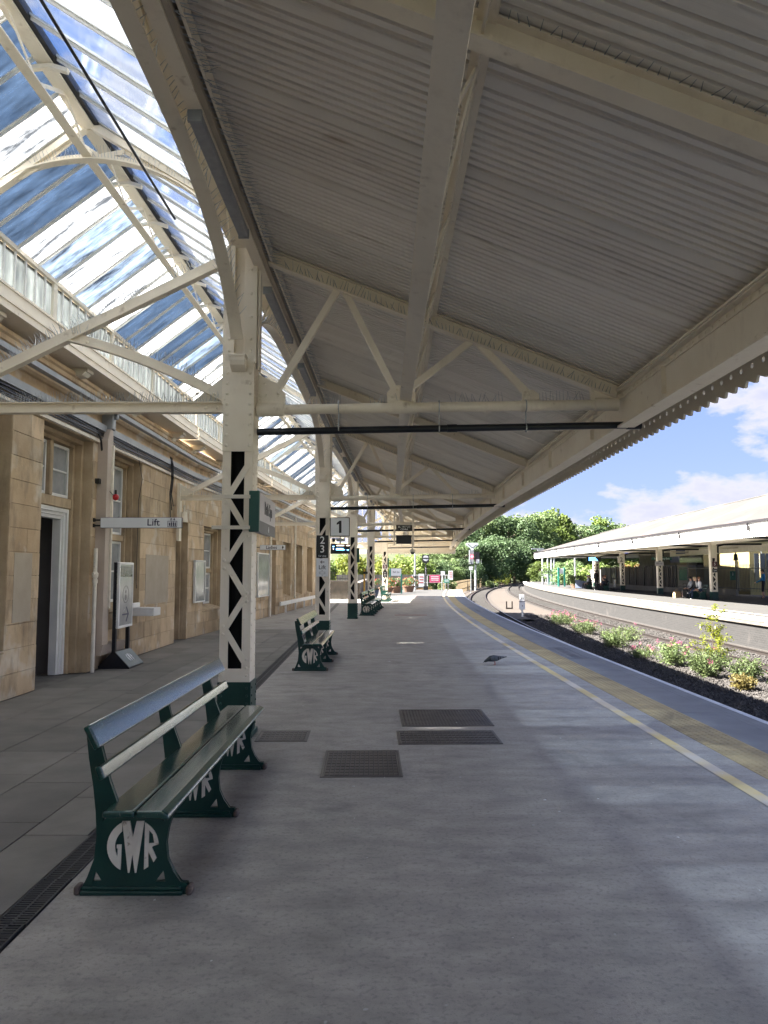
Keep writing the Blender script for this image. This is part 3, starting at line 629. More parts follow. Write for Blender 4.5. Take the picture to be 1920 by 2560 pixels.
NAMES = {-2: 'cream lattice column farthest back along the platform, two bays behind the first bench', -1: 'cream lattice column behind the near end of the first bench', 0: 'cream riveted lattice column on green base carrying the white station name sign',
         1: 'cream lattice column carrying the numeral board and lift arrow sign', 2: 'cream lattice column between the hanging train screen and the row of benches', 3: 'cream lattice column beside the yellow barrier frame',
         4: 'cream lattice column with the maroon numeral five plate'}
for k in CK:
    rz = -math.atan(dX(colX, CY[k]))
    if col0 is None: col0 = make_column(NAMES[k], (*CP[k], 0), rz, 'lattice columns of the near canopy')
    else: c = copy_tree(col0, None, XF(*CP[k], 0, rz)); c['label'] = NAMES[k]

# ------------------------------------------------------------------ canopy over the platform (steel, sloping down to the track)
CAN = thing('platform_canopy', 'long cream steel canopy with grey corrugated roof sloping to the track', 'canopy')
GLZ = thing('glazed_roof', 'pitched glass roof on cream arched trusses between the stone building and the columns', 'glass roof')
def frame(k, y_off=0):
    """matrix of the bay that starts at column k"""
    if k < 4: (x0, y0), (x1, y1) = CP[k], CP[k + 1]
    else: x0, y0 = CP[4]; x1, y1 = colX(ENDY), ENDY
    return XF(x0, y0, 0, ang(x0, y0, x1, y1)) @ Matrix.Translation((0, y_off, 0)), Vector((x1 - x0, y1 - y0)).length
def roofz(x): return 4.99 - .402 * (x - .2)
PITCHR = math.atan(.402)
TIEZ0, TIEZ1 = 3.25, 3.30
def rafter_mb():
    m_ = MB(); p, q = Vector((.2, 0, roofz(.2) - .10)), Vector((3.84, 0, roofz(3.84) - .10)); n_ = Vector((sin(PITCHR), 0, cos(PITCHR)))
    m_.bar(p, q, .012, .13, n_); m_.bar(p - n_ * .065, q - n_ * .065, .11, .014, n_); m_.bar(p + n_ * .065, q + n_ * .065, .10, .012, n_)
    return m_
raf = rafter_mb().mesh('rafter', 'cream')
def spikes(pts_dirs, h=.1, r=.0017, seed=0):
    r = r * 1.9; s = MB(); rr = random.Random(seed)
    for P, u in pts_dirs:
        P = Vector(P); u = (Vector(u) + Vector((rr.gauss(0, .22), rr.gauss(0, .22), rr.gauss(0, .1)))).normalized(); a = u.orthogonal().normalized() * r; b = u.cross(a).normalized() * r
        hh = h * rr.uniform(.8, 1.1)
        s.add([P + a, P - a * .5 + b * .87, P - a * .5 - b * .87, P + u * hh + a * .5, P + u * hh - a * .25 + b * .4, P + u * hh - a * .25 - b * .4], [(0, 1, 4, 3), (1, 2, 5, 4), (2, 0, 3, 5), (3, 4, 5)])
    return s
def lerp(p, q, t): return Vector(p) * (1 - t) + Vector(q) * t
mem = {}
def truss_meshes():
    t = MB(); t.tube((.17, 0, TIEZ0), (3.8, 0, TIEZ1), .052, 14); mem['tie_pipe'] = t.mesh('tie_pipe', 'cream', True)
    mem['pipe_sleeve'] = [MB().tube((x0, 0, TIEZ0 + .0138 * x0), (x1, 0, TIEZ0 + .0138 * x1), r_, 14).mesh('pipe_sleeve', 'cream', True) for x0, x1, r_ in ((.165, .44, .072), (1.5, 1.77, .066), (2.86, 3.05, .062), (3.6, 3.84, .066))]
    rv = MB(); mem['gusset'] = []
    def plate(pts, riv, th=.02):
        mem['gusset'].append(MB().sweep([((0, y, 0), Vector((1, 0, 0)), Vector((0, 0, 1))) for y in (-th, th)], pts).mesh('gusset', 'cream'))
        for (x, z) in riv:
            for sy in (-1, 1): rv.dome((x, sy * th, z), (0, sy, 0), .018)
    plate([(.17, 3.25), (.45, 3.25), (.45, 3.42), (.36, 3.52), (.17, 3.62)], [(.25, 3.4), (.38, 3.42), (.24, 3.52)])
    plate([(1.49, 3.26), (1.78, 3.26), (1.78, 3.42), (1.70, 3.50), (1.55, 3.50), (1.49, 3.42)], [(1.55, 3.38), (1.72, 3.38), (1.6, 3.46), (1.67, 3.46)])
    plate([(2.87, 3.28), (3.04, 3.28), (3.04, 3.40), (2.98, 3.45), (2.87, 3.43)], [(2.93, 3.40)])
    plate([(3.56, 3.29), (3.82, 3.29), (3.82, 3.47), (3.66, 3.56), (3.56, 3.50)], [(3.64, 3.46), (3.74, 3.43)])
    mem['rivets'] = rv.mesh('rivets', 'cream')
    def strut(p, q):
        m_ = MB(); p = Vector((p[0], 0, p[1])); q = Vector((q[0], 0, q[1])); d_ = (q - p).normalized(); n_ = Vector((0, 1, 0))
        m_.bar(p, q, .062, .012, n_); o_ = d_.cross(n_) * .031; m_.bar(p - o_ + n_ * .03, q - o_ + n_ * .03, .01, .05, n_); return m_.mesh('strut', 'cream')
    mem['struts'] = [strut((.36, 3.46), (.98, roofz(.98) - .15)), strut((1.06, roofz(1.06) - .15), (1.57, 3.46)), strut((1.70, 3.46), (2.36, roofz(2.36) - .15)), strut((2.44, roofz(2.44) - .15), (2.95, 3.40))]
truss_meshes()
def add_truss(mtx, spk):
    t = inst('truss_rafter', raf, CAN, mtx)
    inst('tie_pipe', mem['tie_pipe'], t); [inst('pipe_sleeve', q_, t) for q_ in mem['pipe_sleeve']]; [inst('gusset', q_, t) for q_ in mem['gusset']]; stuff(inst('rivets', mem['rivets'], t))
    for s in mem['struts']: inst('strut', s, t)
    if spk:
        pd = [(lerp((.5, 0, 3.30), (3.6, 0, 3.35), i / 90), (0, 0, 1)) for i in range(90) if (i // 8) % 3 < 2]
        stuff(spikes(pd, .1, .0018, 5).build('bird_spikes', 'galv', t))
        pd = [(Vector((x, sy * .05, roofz(x) - .165)), (0, sy * 1.0, .35)) for x in [.45 + .035 * i for i in range(95)] for sy in (-1, 1)]
        stuff(spikes(pd, .12, .0022, 6).build('bird_spikes', 'grey_metal', t))
# corrugated sheets: ribs run down the slope
def sheet_mesh(L_):
    m_ = MB(); prof = []
    pitch = .076; n_ = int(round(L_ / pitch)); pitch = L_ / n_
    for i in range(n_):
        y = i * pitch; prof += [(y, .016), (y + pitch * .10, -.021), (y + pitch * .70, -.021), (y + pitch * .80, .016)]
    prof.append((L_, 0))
    xs_ = [0.12, 4.32]; th = .002
    vs = []
    for x in xs_:
        for (y, dz) in prof: vs.append((x, y, roofz(x) + .012 + dz + (.002)))
    k = len(prof)
    m_.add(vs, [(i, i + 1, k + i + 1, k + i) for i in range(k - 1)])
    # lap flange under the joint
    m_.add([(x, y, roofz(x) - .012) for x in xs_ for y in (-.055, .012)], [(0, 1, 3, 2)])
    return m_.mesh('roof_sheet', 'sheet')
SW = 9.14 / 10
shm = sheet_mesh(SW)
# lattice girder under the roof, tilted square to the slope
GB, GT = Vector((1.68, 0, 3.345)), Vector((1.955, 0, roofz(1.955) - .035))
def lattice_girder(L_):
    b = MB(); n_ = (GT - GB).normalized()
    b.bar(GB, GB + Vector((0, L_, 0)), .118, .014, n_); b.bar(GB + n_ * .04 + Vector((-.03, 0, 0)), GB + n_ * .04 + Vector((-.03, L_, 0)), .012, .07, n_)
    t = MB(); t.bar(GT - n_ * .01, GT - n_ * .01 + Vector((0, L_, 0)), .10, .014, n_); t.bar(GT - n_ * .05, GT - n_ * .05 + Vector((0, L_, 0)), .014, .08, n_)
    w_ = MB(); rv = MB(); N_ = max(2, int(round(L_ / .76))) // 2 * 2; st = L_ / N_
    for i in range(N_):
        p0 = (GB if i % 2 == 0 else GT) + Vector((0, i * st, 0)) + n_ * (.03 if i % 2 == 0 else -.03); p1 = (GT if i % 2 == 0 else GB) + Vector((0, (i + 1) * st, 0)) + n_ * (-.03 if i % 2 == 0 else .03)
        w_.bar(p0, p1, .055, .012, Vector((cos(PITCHR), 0, -sin(PITCHR))))
        q = GT + Vector((0, i * st + .1, 0)) - n_ * .05; rv.dome(q + Vector((.008, 0, 0)), (1, 0, 0), .014); rv.dome(q - Vector((.008, 0, 0)), (-1, 0, 0), .014)
    return b.mesh('bottom_chord', 'cream'), t.mesh('girder_top_chord', 'cream'), w_.mesh('web_lattice', 'cream'), rv.mesh('rivets', 'cream')
# edge girder, gutter, valance
GX = 3.90
def edge_girder(L_):
    b = MB(); b.box(GX - .008, GX + .008, 0, L_, 3.07, 3.44); b.box(GX - .085, GX + .085, 0, L_, 3.44, 3.458); b.box(GX - .085, GX + .085, 0, L_, 3.052, 3.07)
    b.box(GX - .07, GX - .008, 0, L_, 3.425, 3.4395); b.box(GX - .018, GX - .008, 0, L_, 3.37, 3.425); b.box(GX - .018, GX - .008, 0, L_, 3.07, 3.135)
    rv = MB(); y = .06
    while y < L_: rv.dome((GX - .018, y, 3.105), (-1, 0, 0), .0135); rv.dome((GX - .018, y + .05, 3.40), (-1, 0, 0), .0135); y += .115
    y = 1.1
    st = MB()
    while y < L_:
        st.box(GX - .05, GX - .008, y - .006, y + .006, 3.135, 3.37); y += 2.285
    return b.mesh('edge_girder', 'cream'), rv.mesh('rivets', 'cream'), st.mesh('stiffener', 'cream')
VX = 4.20
def valance(L_, matn='cream_clean', holes=True):
    n_ = int(round(L_ / .166)); p_ = L_ / n_; out = []; pts = [(0.004, 3.22), (L_ - .004, 3.22)]
    for i in range(n_ - 1, -1, -1):
        a, b_ = i * p_, (i + 1) * p_
        pts += [(b_ - .002, 3.03), (b_ - p_ * .62, 2.99), (a + p_ * .22, 2.99), (a + p_ * .10, 3.03)]
    polys = [pts]
    if holes:
        for i in range(n_):
            c = (i + .5) * p_; polys.append([(c + .021 * cos(t * pi / 5), 3.125 + .021 * sin(t * pi / 5)) for t in range(10)])
    me = curve_mesh('valance', polys, .022, matn); me.transform(Matrix.Translation((VX, 0, 0)) @ RIGHTF()); return me
def gutter(L_):
    b = MB(); b.box(GX + .085, VX - .012, 0, L_, 3.2, 3.214); b.box(VX - .012, VX + .012, 0, L_, 3.224, 3.50); b.box(VX + .012, VX + .14, 0, L_, 3.36, 3.46); b.box(VX - .02, VX + .03, 0, L_, 3.19, 3.224)
    return b.mesh('gutter_board', 'cream')
# column-line beam and longitudinal arched ribs
def arch_z(d_, L_):
    t = abs(d_ - L_ / 2) / (L_ / 2); return 3.76 + 1.04 * (1 - t ** 5)
def arch_rib(L_):
    ds = [.17 + .03 * i for i in range(8)] + frange(.45, L_ - .45, .28) + [L_ - .17 - .03 * i for i in range(7, -1, -1)]
    fl = MB(); pts = []
    for i, d_ in enumerate(ds):
        a = ds[max(0, i - 1)]; b_ = ds[min(len(ds) - 1, i + 1)]; tg = Vector((0, b_ - a, arch_z(b_, L_) - arch_z(a, L_))).normalized(); up = Vector((1, 0, 0)).cross(tg); pts.append((Vector((-.02, d_, arch_z(d_, L_))), Vector((1, 0, 0)), up))
    fl.sweep(pts, [(-.06, -.008), (.06, -.008), (.06, .008), (-.06, .008)]); fl.sweep(pts, [(-.008, .008), (.008, .008), (.008, .075), (-.008, .075)])
    w_ = MB(); N_ = max(2, int(round(L_ / .65))) // 2 * 2; st = L_ / N_
    for i in range(N_):
        y0, y1 = max(.25, i * st), min(L_ - .25, (i + 1) * st)
        lo0, lo1 = arch_z(y0, L_) + .04, arch_z(y1, L_) + .04
        if i % 2 == 0: w_.bar((-.035, y0, lo0), (-.035, y1, 5.1), .05, .01, (1, 0, 0))
        else: w_.bar((-.035, y0, 5.1), (-.035, y1, lo1), .05, .01, (1, 0, 0))
    w_.bar((.30, 0, 4.86), (.30, L_, 4.86), .02, .14)
    return fl.mesh('arched_rib', 'cream'), w_.mesh('web_lattice', 'cream')
def valley_beam(L_):
    b = MB(); b.box(-.16, .02, 0, L_, 5.08, 5.16); b.box(-.18, -.16, 0, L_, 5.06, 5.42); b.box(.02, .34, 0, L_, 5.0, 5.05); b.box(.02, .04, 0, L_, 5.05, 5.3)
    b.box(.12, .22, 0, L_, 4.74, 4.80); b.box(.12, .135, 0, L_, 4.80, 4.99); b.box(.205, .22, 0, L_, 4.80, 4.99)
    e = MB(); e.box(.222, .262, 0, L_, 4.755, 4.90)
    return b.mesh('valley_beam', 'cream'), e.mesh('timber_fillet', 'stone_patch')
lf = MB(); lf.box(-.045, .045, 0, 1.75, -.075, 0); lfm = lf.mesh('light_fitting', 'shirt_grey'); bev(lfm, .012, 2)
le = MB(); le.box(-.048, .048, -.02, .004, -.08, .003); lem = le.mesh('end_cap', 'grey_metal')
pipe_group = 'black drain pipes slung under the tie rods'
SIGNED = {0: 'the column with the station name sign', 1: 'the column with the numeral board', 2: 'the column by the hanging train screen', 3: 'the column by the yellow frame', 4: 'the column with the maroon five plate', -1: 'the column behind the first bench', -2: 'the column farthest back'}
cache = {}
def cached(fn, L_):
    key = (fn.__name__, round(L_, 2))
    if key not in cache: cache[key] = fn(L_)
    return cache[key]
for k in CK:
    fm, LL = frame(k)
    near = k in (-1, 0, 1)
    add_truss(fm, k in (-1, 0, 1))
    if k < 4:
        r_ = inst('rafter', raf, CAN, fm @ Matrix.Translation((0, LL / 2 + .47, 0)))
        if k <= 1:
            pd = [(Vector((x, sy * .05, roofz(x) - .03)), (0, sy * 1.0, -.1)) for x in [.45 + .05 * i for i in range(66)] for sy in (-1, 1)]
            stuff(spikes(pd, .075, .002, 8).build('bird_spikes', 'grey_metal', r_))
    for i in range(int(round(LL / SW))): inst('roof_sheet', shm, CAN, fm @ Matrix.Translation((0, i * LL / int(round(LL / SW)), .0006 * (i % 2))))
    bc, tch, web, rv = cached(lattice_girder, LL)
    lg = inst('lattice_girder', tch, CAN, fm); inst('bottom_chord', bc, lg); inst('web_lattice', web, lg); stuff(inst('rivets', rv, lg))
    eg, rv, stf = cached(edge_girder, LL)
    e_ = inst('edge_girder', eg, CAN, fm); stuff(inst('rivets', rv, e_)); inst('stiffener', stf, e_)
    inst('valance_board', cached(valance, LL), CAN, fm); inst('gutter_board', cached(gutter, LL), CAN, fm)
    ar, aw = cached(arch_rib, LL); a_ = inst('arched_rib', ar, CAN, fm); inst('web_lattice', aw, a_)
    vb, tf = cached(valley_beam, LL); v_ = inst('valley_beam', vb, CAN, fm); inst('timber_fillet', tf, v_)
    if near:
        pd = [((-.02 + .05 * (1 if i % 2 else -1), .3 + .033 * i, arch_z(.3 + .033 * i, LL) + .01), (.5 if i % 2 else -.5, 0, .8)) for i in range(int((LL - .6) / .033))]
        pd += [((.24 + .03 * (i % 3), .1 + .021 * i, 4.80), (1, .2, -.15)) for i in range(int(LL / .021))]
        stuff(spikes(pd, .13, .002, 12).build('bird_spikes', 'galv', v_))
    for j in range(3):
        y = .5 + j * 3.0
        if y + 1.8 < LL:
            f_ = tag(inst('strip_light', lfm, None, fm @ Matrix.Translation((.17, y, 4.738))), 'unlit grey strip light in its row under the valley beam of the canopy', 'light', 'strip lights under the valley beam'); inst('end_cap', lem, f_); inst('end_cap', lem, f_, Matrix.Translation((0, 1.766, 0)))
    # black pipe
    pt = thing('drain_pipe', 'black drain pipe hung from the tie rod at ' + SIGNED[k], 'pipe', group=pipe_group); pt.matrix_basis = fm
    pm = MB(); pm.tube((.17, -.02, 3.02), (4.02, -.02, 3.085), .036, 12); pm.tube((3.92, -.02, 3.084), (4.06, -.02, 3.086), .046, 12); pm.tube((2.1, -.02, 3.053), (2.2, -.02, 3.055), .041, 12); pm.build('pipe', 'black_plastic', pt, smooth=True)
    for x in (1.0, 2.02, 2.9):
        h = MB(); h.tube((x, -.02, 3.10), (x, -.02, 3.25), .006, 6)
        h.path([(x, -.02 + .062 * sin(t * pi / 8), 3.28 + .062 * cos(t * pi / 8)) for t in range(17)], .006, 5); h.path([(x, -.02 + .042 * sin(t * pi / 8), 3.055 + .042 * cos(t * pi / 8)) for t in range(17)], .006, 5); h.build('pipe_hanger', 'galv', pt)
# end of the canopy
fm, LL = frame(4); me_ = fm @ Matrix.Translation((0, LL, 0))
b = MB(); b.box(-3.3, 4.2, 0, .05, 2.86, 3.55); b.box(-3.3, 4.2, -.03, .0, 2.86, 2.93); b.box(-3.3, 4.2, -.02, 0, 3.2, 3.24); b.build('end_fascia', 'cream', CAN, me_)
b = MB()
b.sweep([((0, y, 0), Vector((1, 0, 0)), Vector((0, 0, 1))) for y in (0.01, .04)], [(.0, 3.55), (4.2, 3.55), (4.2, roofz(4.2)), (.12, roofz(.12)), (0, 5.0)]); b.build('end_gable', 'cream', CAN, me_)
n_ = int(7.4 / .166); pts = [(-3.3, 2.9), (4.2, 2.9)]
for i in range(n_, -1, -1): c = -3.3 + 7.5 * i / (n_ + 1); w_ = 7.5 / (n_ + 1); pts += [(c + w_, 2.82), (c + w_ * .72, 2.77), (c + w_ * .28, 2.77), (c, 2.82)]
me = curve_mesh('valance', [pts] + [[(-3.2 + .168 * i + .024 * cos(t * pi / 4), 2.86 + .012 * sin(t * pi / 4)) for t in range(8)] for i in range(0)], .02, 'cream_clean'); me.transform(FRONT)
inst('end_valance', me, CAN, me_ @ Matrix.Translation((0, -.045, 0)))

# ------------------------------------------------------------------ glazed roof
RX, RZ, EX0, EX1, EZ = -1.66, 6.40, -2.94, -.17, 5.42       # ridge and eaves, from the column line
GP = 9.14 / 18
def slab_between(p, q, y0, y1, th):
    p = Vector(p); q = Vector(q); d_ = (q - p).normalized(); n_ = Vector((0, 1, 0)).cross(d_) * th / 2; m_ = MB()
    m_.add([a + Vector((0, y, 0)) + s * n_ for y in (y0, y1) for a in (p, q) for s in (-1, 1)], [(0, 1, 3, 2), (4, 6, 7, 5), (0, 4, 5, 1), (2, 3, 7, 6), (0, 2, 6, 4), (1, 5, 7, 3)]); return m_
EL, ER, RD = (EX0, 0, EZ), (EX1, 0, EZ), (RX, 0, RZ)
paneL = {g_: slab_between(EL, RD, .02, GP - .02, .008).mesh('glass_pane', g_) for g_ in ('glass_painted_sky', 'glass_frost', 'glass_mid')}
paneR = {g_: slab_between(RD, ER, .02, GP - .02, .008).mesh('glass_pane', g_) for g_ in ('glass_sky', 'glass_milky')}
def gbar(p, q):
    m_ = slab_between(p, q, -.028, .028, .02); d_ = (Vector(q) - Vector(p)).normalized(); n_ = Vector((0, 1, 0)).cross(d_)
    if n_.z < 0: n_ = -n_
    m_.bar(Vector(p) - n_ * .02, Vector(q) - n_ * .02, .014, .03, n_); return m_.mesh('glazing_bar', 'white_paint')
barL, barR = gbar(EL, RD), gbar(RD, ER)
cpane = MB(); cpane.box(EX0 - .004, EX0 + .004, .012, GP / 2 - .012, 4.9, EZ - .04); cpane = cpane.mesh('side_pane', 'glass_side')
cbar = MB(); cbar.box(EX0 - .02, EX0 + .025, -.013, .013, 4.88, EZ - .02); cbar = cbar.mesh('side_bar', 'white_paint')
cpost = MB(); cpost.box(EX0 - .03, EX0 + .04, -.05, .05, 4.88, EZ - .02); cpost = cpost.mesh('side_post', 'cream_clean')
def ridge(L_):
    b = MB(); b.box(RX - .05, RX + .05, 0, L_, RZ - .12, RZ + .05); b.box(RX - .07, RX + .07, 0, L_, RZ - .14, RZ - .12)
    k = MB(); k.box(RX + .052, RX + .115, 0, L_, RZ - .115, RZ - .03)
    lo = MB(); lo.box(RX - .05, RX + .05, 0, L_, 5.95, 5.965); lo.box(RX - .007, RX + .007, 0, L_, 5.965, 6.02)
    w_ = MB(); N_ = max(2, int(round(L_ / .57))) // 2 * 2; st = L_ / N_
    for i in range(N_):
        z0, z1 = (5.98, RZ - .13) if i % 2 == 0 else (RZ - .13, 5.98); w_.bar((RX, i * st, z0), (RX, (i + 1) * st, z1), .035, .008, (1, 0, 0))
    for y in frange(0, L_, 1.03)[1:-1]: w_.bar((RX - .2, y, RZ - .20), (RX + .06, y, RZ - .17), .05, .04); w_.bar((RX + .06, y, RZ - .17), (RX + .22, y, RZ - .22), .05, .04)
    return b.mesh('ridge_beam', 'cream'), k.mesh('lead_flashing', 'black_paint'), lo.mesh('bottom_chord', 'cream'), w_.mesh('web_lattice', 'cream')
def wall_gutter(L_):
    b = MB(); b.box(EX0 - .16, EX0 + .09, 0, L_, 4.86, 4.89); b.box(EX0 + .02, EX0 + .07, 0, L_, 4.64, 4.86); b.box(EX0 - .16, EX0 + .09, 0, L_, 4.60, 4.64); b.box(EX0 + .07, EX0 + .09, 0, L_, 4.70, 4.75)
    b.box(EX0 - .06, EX0 + .05, 0, L_, EZ - .025, EZ + .03); b.box(EX0 - .35, EX0 - .16, 0, L_, 4.60, 4.62)
    return b.mesh('wall_gutter', 'cream')
pr = [(0, 0), (.12, .02), (.16, .07), (.28, .09), (.33, .14), (.36, .14), (.36, .19), (0, .19)]
bk = MB(); bk.sweep([((EX0 - .36, y, 4.405), Vector((1, 0, 0)), Vector((0, 0, 1))) for y in (-.11, .11)], pr); bkm = bk.mesh('gutter_bracket', 'cream_clean'); bev(bkm, .004, 1)
# arched truss across
def arch_truss():
    ch = MB(); ch.bar((EX0 + .05, 0, EZ - .02), (RX, 0, RZ - .08), .09, .07); ch.bar((RX, 0, RZ - .08), (EX1, 0, EZ - .02), .09, .07)
    R_ = 1.85; cx, cz = RX, 5.93 - R_
    al, ar_ = math.asin((EX0 + .10 - cx) / R_), math.asin((EX1 - .02 - cx) / R_)
    arc = [(Vector((cx + R_ * sin(t), 0, cz + R_ * cos(t))), Vector((0, 1, 0)), Vector((sin(t), 0, cos(t)))) for t in frange(al, ar_, .07)]
    a = MB(); a.sweep(arc, [(-.05, -.008), (.05, -.008), (.05, .008), (-.05, .008)]); a.sweep(arc, [(-.008, .008), (.008, .008), (.008, .06), (-.008, .06)])
    w_ = MB(); ts = frange(al + .15, ar_ - .1, .155)
    def top(x): return (RZ - .12 - (RX - x) * (RZ - EZ) / (RX - EX0)) if x < RX else (RZ - .12 - (x - RX) * (RZ - EZ) / (EX1 - RX))
    for i in range(len(ts) - 1):
        x0, z0 = cx + R_ * sin(ts[i]), cz + R_ * cos(ts[i]) + .04; x1, z1 = cx + R_ * sin(ts[i + 1]), cz + R_ * cos(ts[i + 1]) + .04
        if i % 2 == 0: w_.bar((x0, 0, z0), (x1, 0, top(x1)), .05, .012, (0, 1, 0))
        else: w_.bar((x0, 0, top(x0)), (x1, 0, z1), .05, .012, (0, 1, 0))
    return a.mesh('arched_truss', 'cream'), ch.mesh('truss_rafter', 'cream'), w_.mesh('web_lattice', 'cream')
AT = arch_truss()
# lower braces between wall and column
WR = -3.27
def braces():
    t = MB(); t.box(WR, -.165, -.05, .05, 3.22, 3.234); t.box(WR, -.165, -.006, .006, 3.234, 3.32); t.box(WR, -.165, -.045, .045, 3.32, 3.33)
    p, q = Vector((WR + .12, 0, 3.36)), Vector((-.15, 0, 4.86)); m_ = MB(); m_.bar(p, q, .012, .115); n_ = Vector((-(q - p).z, 0, (q - p).x)).normalized(); m_.bar(p - n_ * .055, q - n_ * .055, .09, .012, n_)
    s = MB(); P0, P1, P2 = Vector((-1.78, 0, 4.02)), Vector((-1.0, 0, 3.83)), Vector((-.17, 0, 3.38)); pts = []
    for i in range(11):
        u = i / 10; c_ = P0 * (1 - u) ** 2 + P1 * 2 * u * (1 - u) + P2 * u * u; d_ = (P1 - P0) * (1 - u) + (P2 - P1) * u; d_.normalize(); pts.append((c_, Vector((0, 1, 0)), Vector((-d_.z, 0, d_.x))))
    s.sweep(pts, [(-.045, -.05), (.045, -.05), (.045, -.038), (.007, -.038), (.007, .05), (-.007, .05), (-.007, -.038), (-.045, -.038)])
    g_ = MB(); g_.sweep([((0, y, 0), Vector((1, 0, 0)), Vector((0, 0, 1))) for y in (-.015, .015)], [(WR, 3.2), (WR + .3, 3.28), (WR + .32, 3.42), (WR + .16, 3.5), (WR, 3.6)]); g_.sweep([((0, y, 0), Vector((1, 0, 0)), Vector((0, 0, 1))) for y in (-.015, .015)], [(-.5, 3.33), (-.16, 3.33), (-.16, 3.62)])
    g_.box(WR - .03, WR + .03, -.08, .08, 2.3, 3.6)
    r = MB()
    for x, z in ((-1.9, 3.93), (-1.75, 4.06), (-1.6, 4.08), (-1.6, 3.96), (-.45, 3.42), (-.28, 3.42), (-.24, 3.27), (-.36, 3.27), (WR + .1, 3.45), (WR + .22, 3.36), (WR + .32, 3.47), (WR + .42, 3.52)):
        r.dome((x, -.016, z), (0, -1, 0), .018)
    return t.mesh('tie_beam', 'cream'), m_.mesh('brace', 'cream'), s.mesh('curved_brace', 'cream'), g_.mesh('wall_bracket', 'cream_clean'), r.mesh('rivets', 'cream')
BR = braces(); sp_b = None
rr = random.Random(29)
for k in CK:
    fm, LL = frame(k)
    n_ = int(round(LL / GP))
    rb, lead, lo, web = cached(ridge, LL); r_ = inst('ridge_beam', rb, GLZ, fm); inst('lead_flashing', lead, r_); inst('bottom_chord', lo, r_); inst('web_lattice', web, r_)
    wg = inst('wall_gutter', cached(wall_gutter, LL), GLZ, fm)
    for i in range(n_):
        T_ = fm @ Matrix.Translation((0, i * GP, 0))
        q_ = rr.random(); inst('glass_pane', paneL['glass_frost' if q_ < .40 else 'glass_mid' if q_ < .62 else 'glass_painted_sky'], GLZ, T_); inst('glass_pane', paneR['glass_milky' if rr.random() < .4 else 'glass_sky'], GLZ, T_)
        Tb = T_ @ Matrix.Diagonal((1, 2.4 if i == 0 else 1, 1, 1)); inst('glazing_bar', barL, GLZ, Tb); inst('glazing_bar', barR, GLZ, Tb)
        for j in (0, 1):
            T2 = fm @ Matrix.Translation((0, i * GP + j * GP / 2, 0))
            inst('side_pane', cpane, GLZ, T2)
            if j == 0 and i % 4 == 0: inst('side_post', cpost, GLZ, T2)
            else: inst('side_bar', cbar, GLZ, T2)
    for y in frange(.8, LL - .8, 2.5): inst('gutter_bracket', bkm, wg, Matrix.Translation((0, y, 0)))
    a_ = inst('arched_truss', AT[0], GLZ, fm); inst('truss_rafter', AT[1], a_); inst('web_lattice', AT[2], a_)
    t_ = inst('tie_beam', BR[0], GLZ, fm)
    for nm, me in zip(('brace', 'curved_brace', 'wall_bracket'), BR[1:4]): inst(nm, me, t_)
    stuff(inst('rivets', BR[4], t_))
    if k in (-1, 0, 1, 2):
        if sp_b is None:
            pd = [(lerp((WR + .3, .03 * s, 3.33), (-.2, .03 * s, 3.33), i / 110), (0, .4 * s, 1)) for i in range(110) for s in (-1, 1)]
            pd += [(lerp((WR + .2, .03 * s, 3.45), (-.2, .03 * s, 4.9), i / 110), (-.45, .4 * s, 1)) for i in range(110) for s in (-1, 1)]
            pd += [(Vector((RX + 1.87 * sin(t), .03 * s, 5.93 - 1.85 + 1.87 * cos(t))), (sin(t), .4 * s, cos(t))) for t in frange(-.6, .75, .018) for s in (-1, 1)]
            pd += [(lerp((-1.75, .03 * s, 4.06), (-.3, .03 * s, 3.5), i / 50) + Vector((0, 0, .07 * sin(pi * i / 50))), (.2, .4 * s, 1)) for i in range(50) for s in (-1, 1)]
            sp_b = spikes(pd, .11, .0018, 31).mesh('bird_spikes', 'galv')
        stuff(inst('bird_spikes', sp_b, t_))
# glazed end screen
b = MB(); w_ = MB()
for i in range(9):
    x = EX0 + (EX1 - EX0) * i / 8; zt = RZ - abs(x - RX) * (RZ - EZ) / ((RX - EX0) if x < RX else (EX1 - RX)); w_.box(x - .02, x + .02, 0, .04, 3.55, zt)
w_.box(EX0, EX1, 0, .05, 4.6, 4.68); w_.build('end_screen_bars', 'cream', GLZ, me_)
for i in range(8):
    x, x2 = EX0 + (EX1 - EX0) * i / 8, EX0 + (EX1 - EX0) * (i + 1) / 8
    q = MB(); zt = [RZ - abs(a - RX) * (RZ - EZ) / ((RX - EX0) if a < RX else (EX1 - RX)) for a in (x, x2)]; q.add([(x + .02, .02, 3.55), (x2 - .02, .02, 3.55), (x2 - .02, .02, zt[1]), (x + .02, .02, zt[0])], [(0, 1, 2, 3)]); q.build('end_pane', 'glass_sky', GLZ, me_)
cb_ = MB(); cb_.path([(-2.05, -3 + i, 5.0 + .002 * (i - 5) ** 2) for i in range(0, 11)], .012, 6); tag(cb_.build('hanging_cable', 'black_plastic'), 'black cable strung along under the glass roof', 'cable')

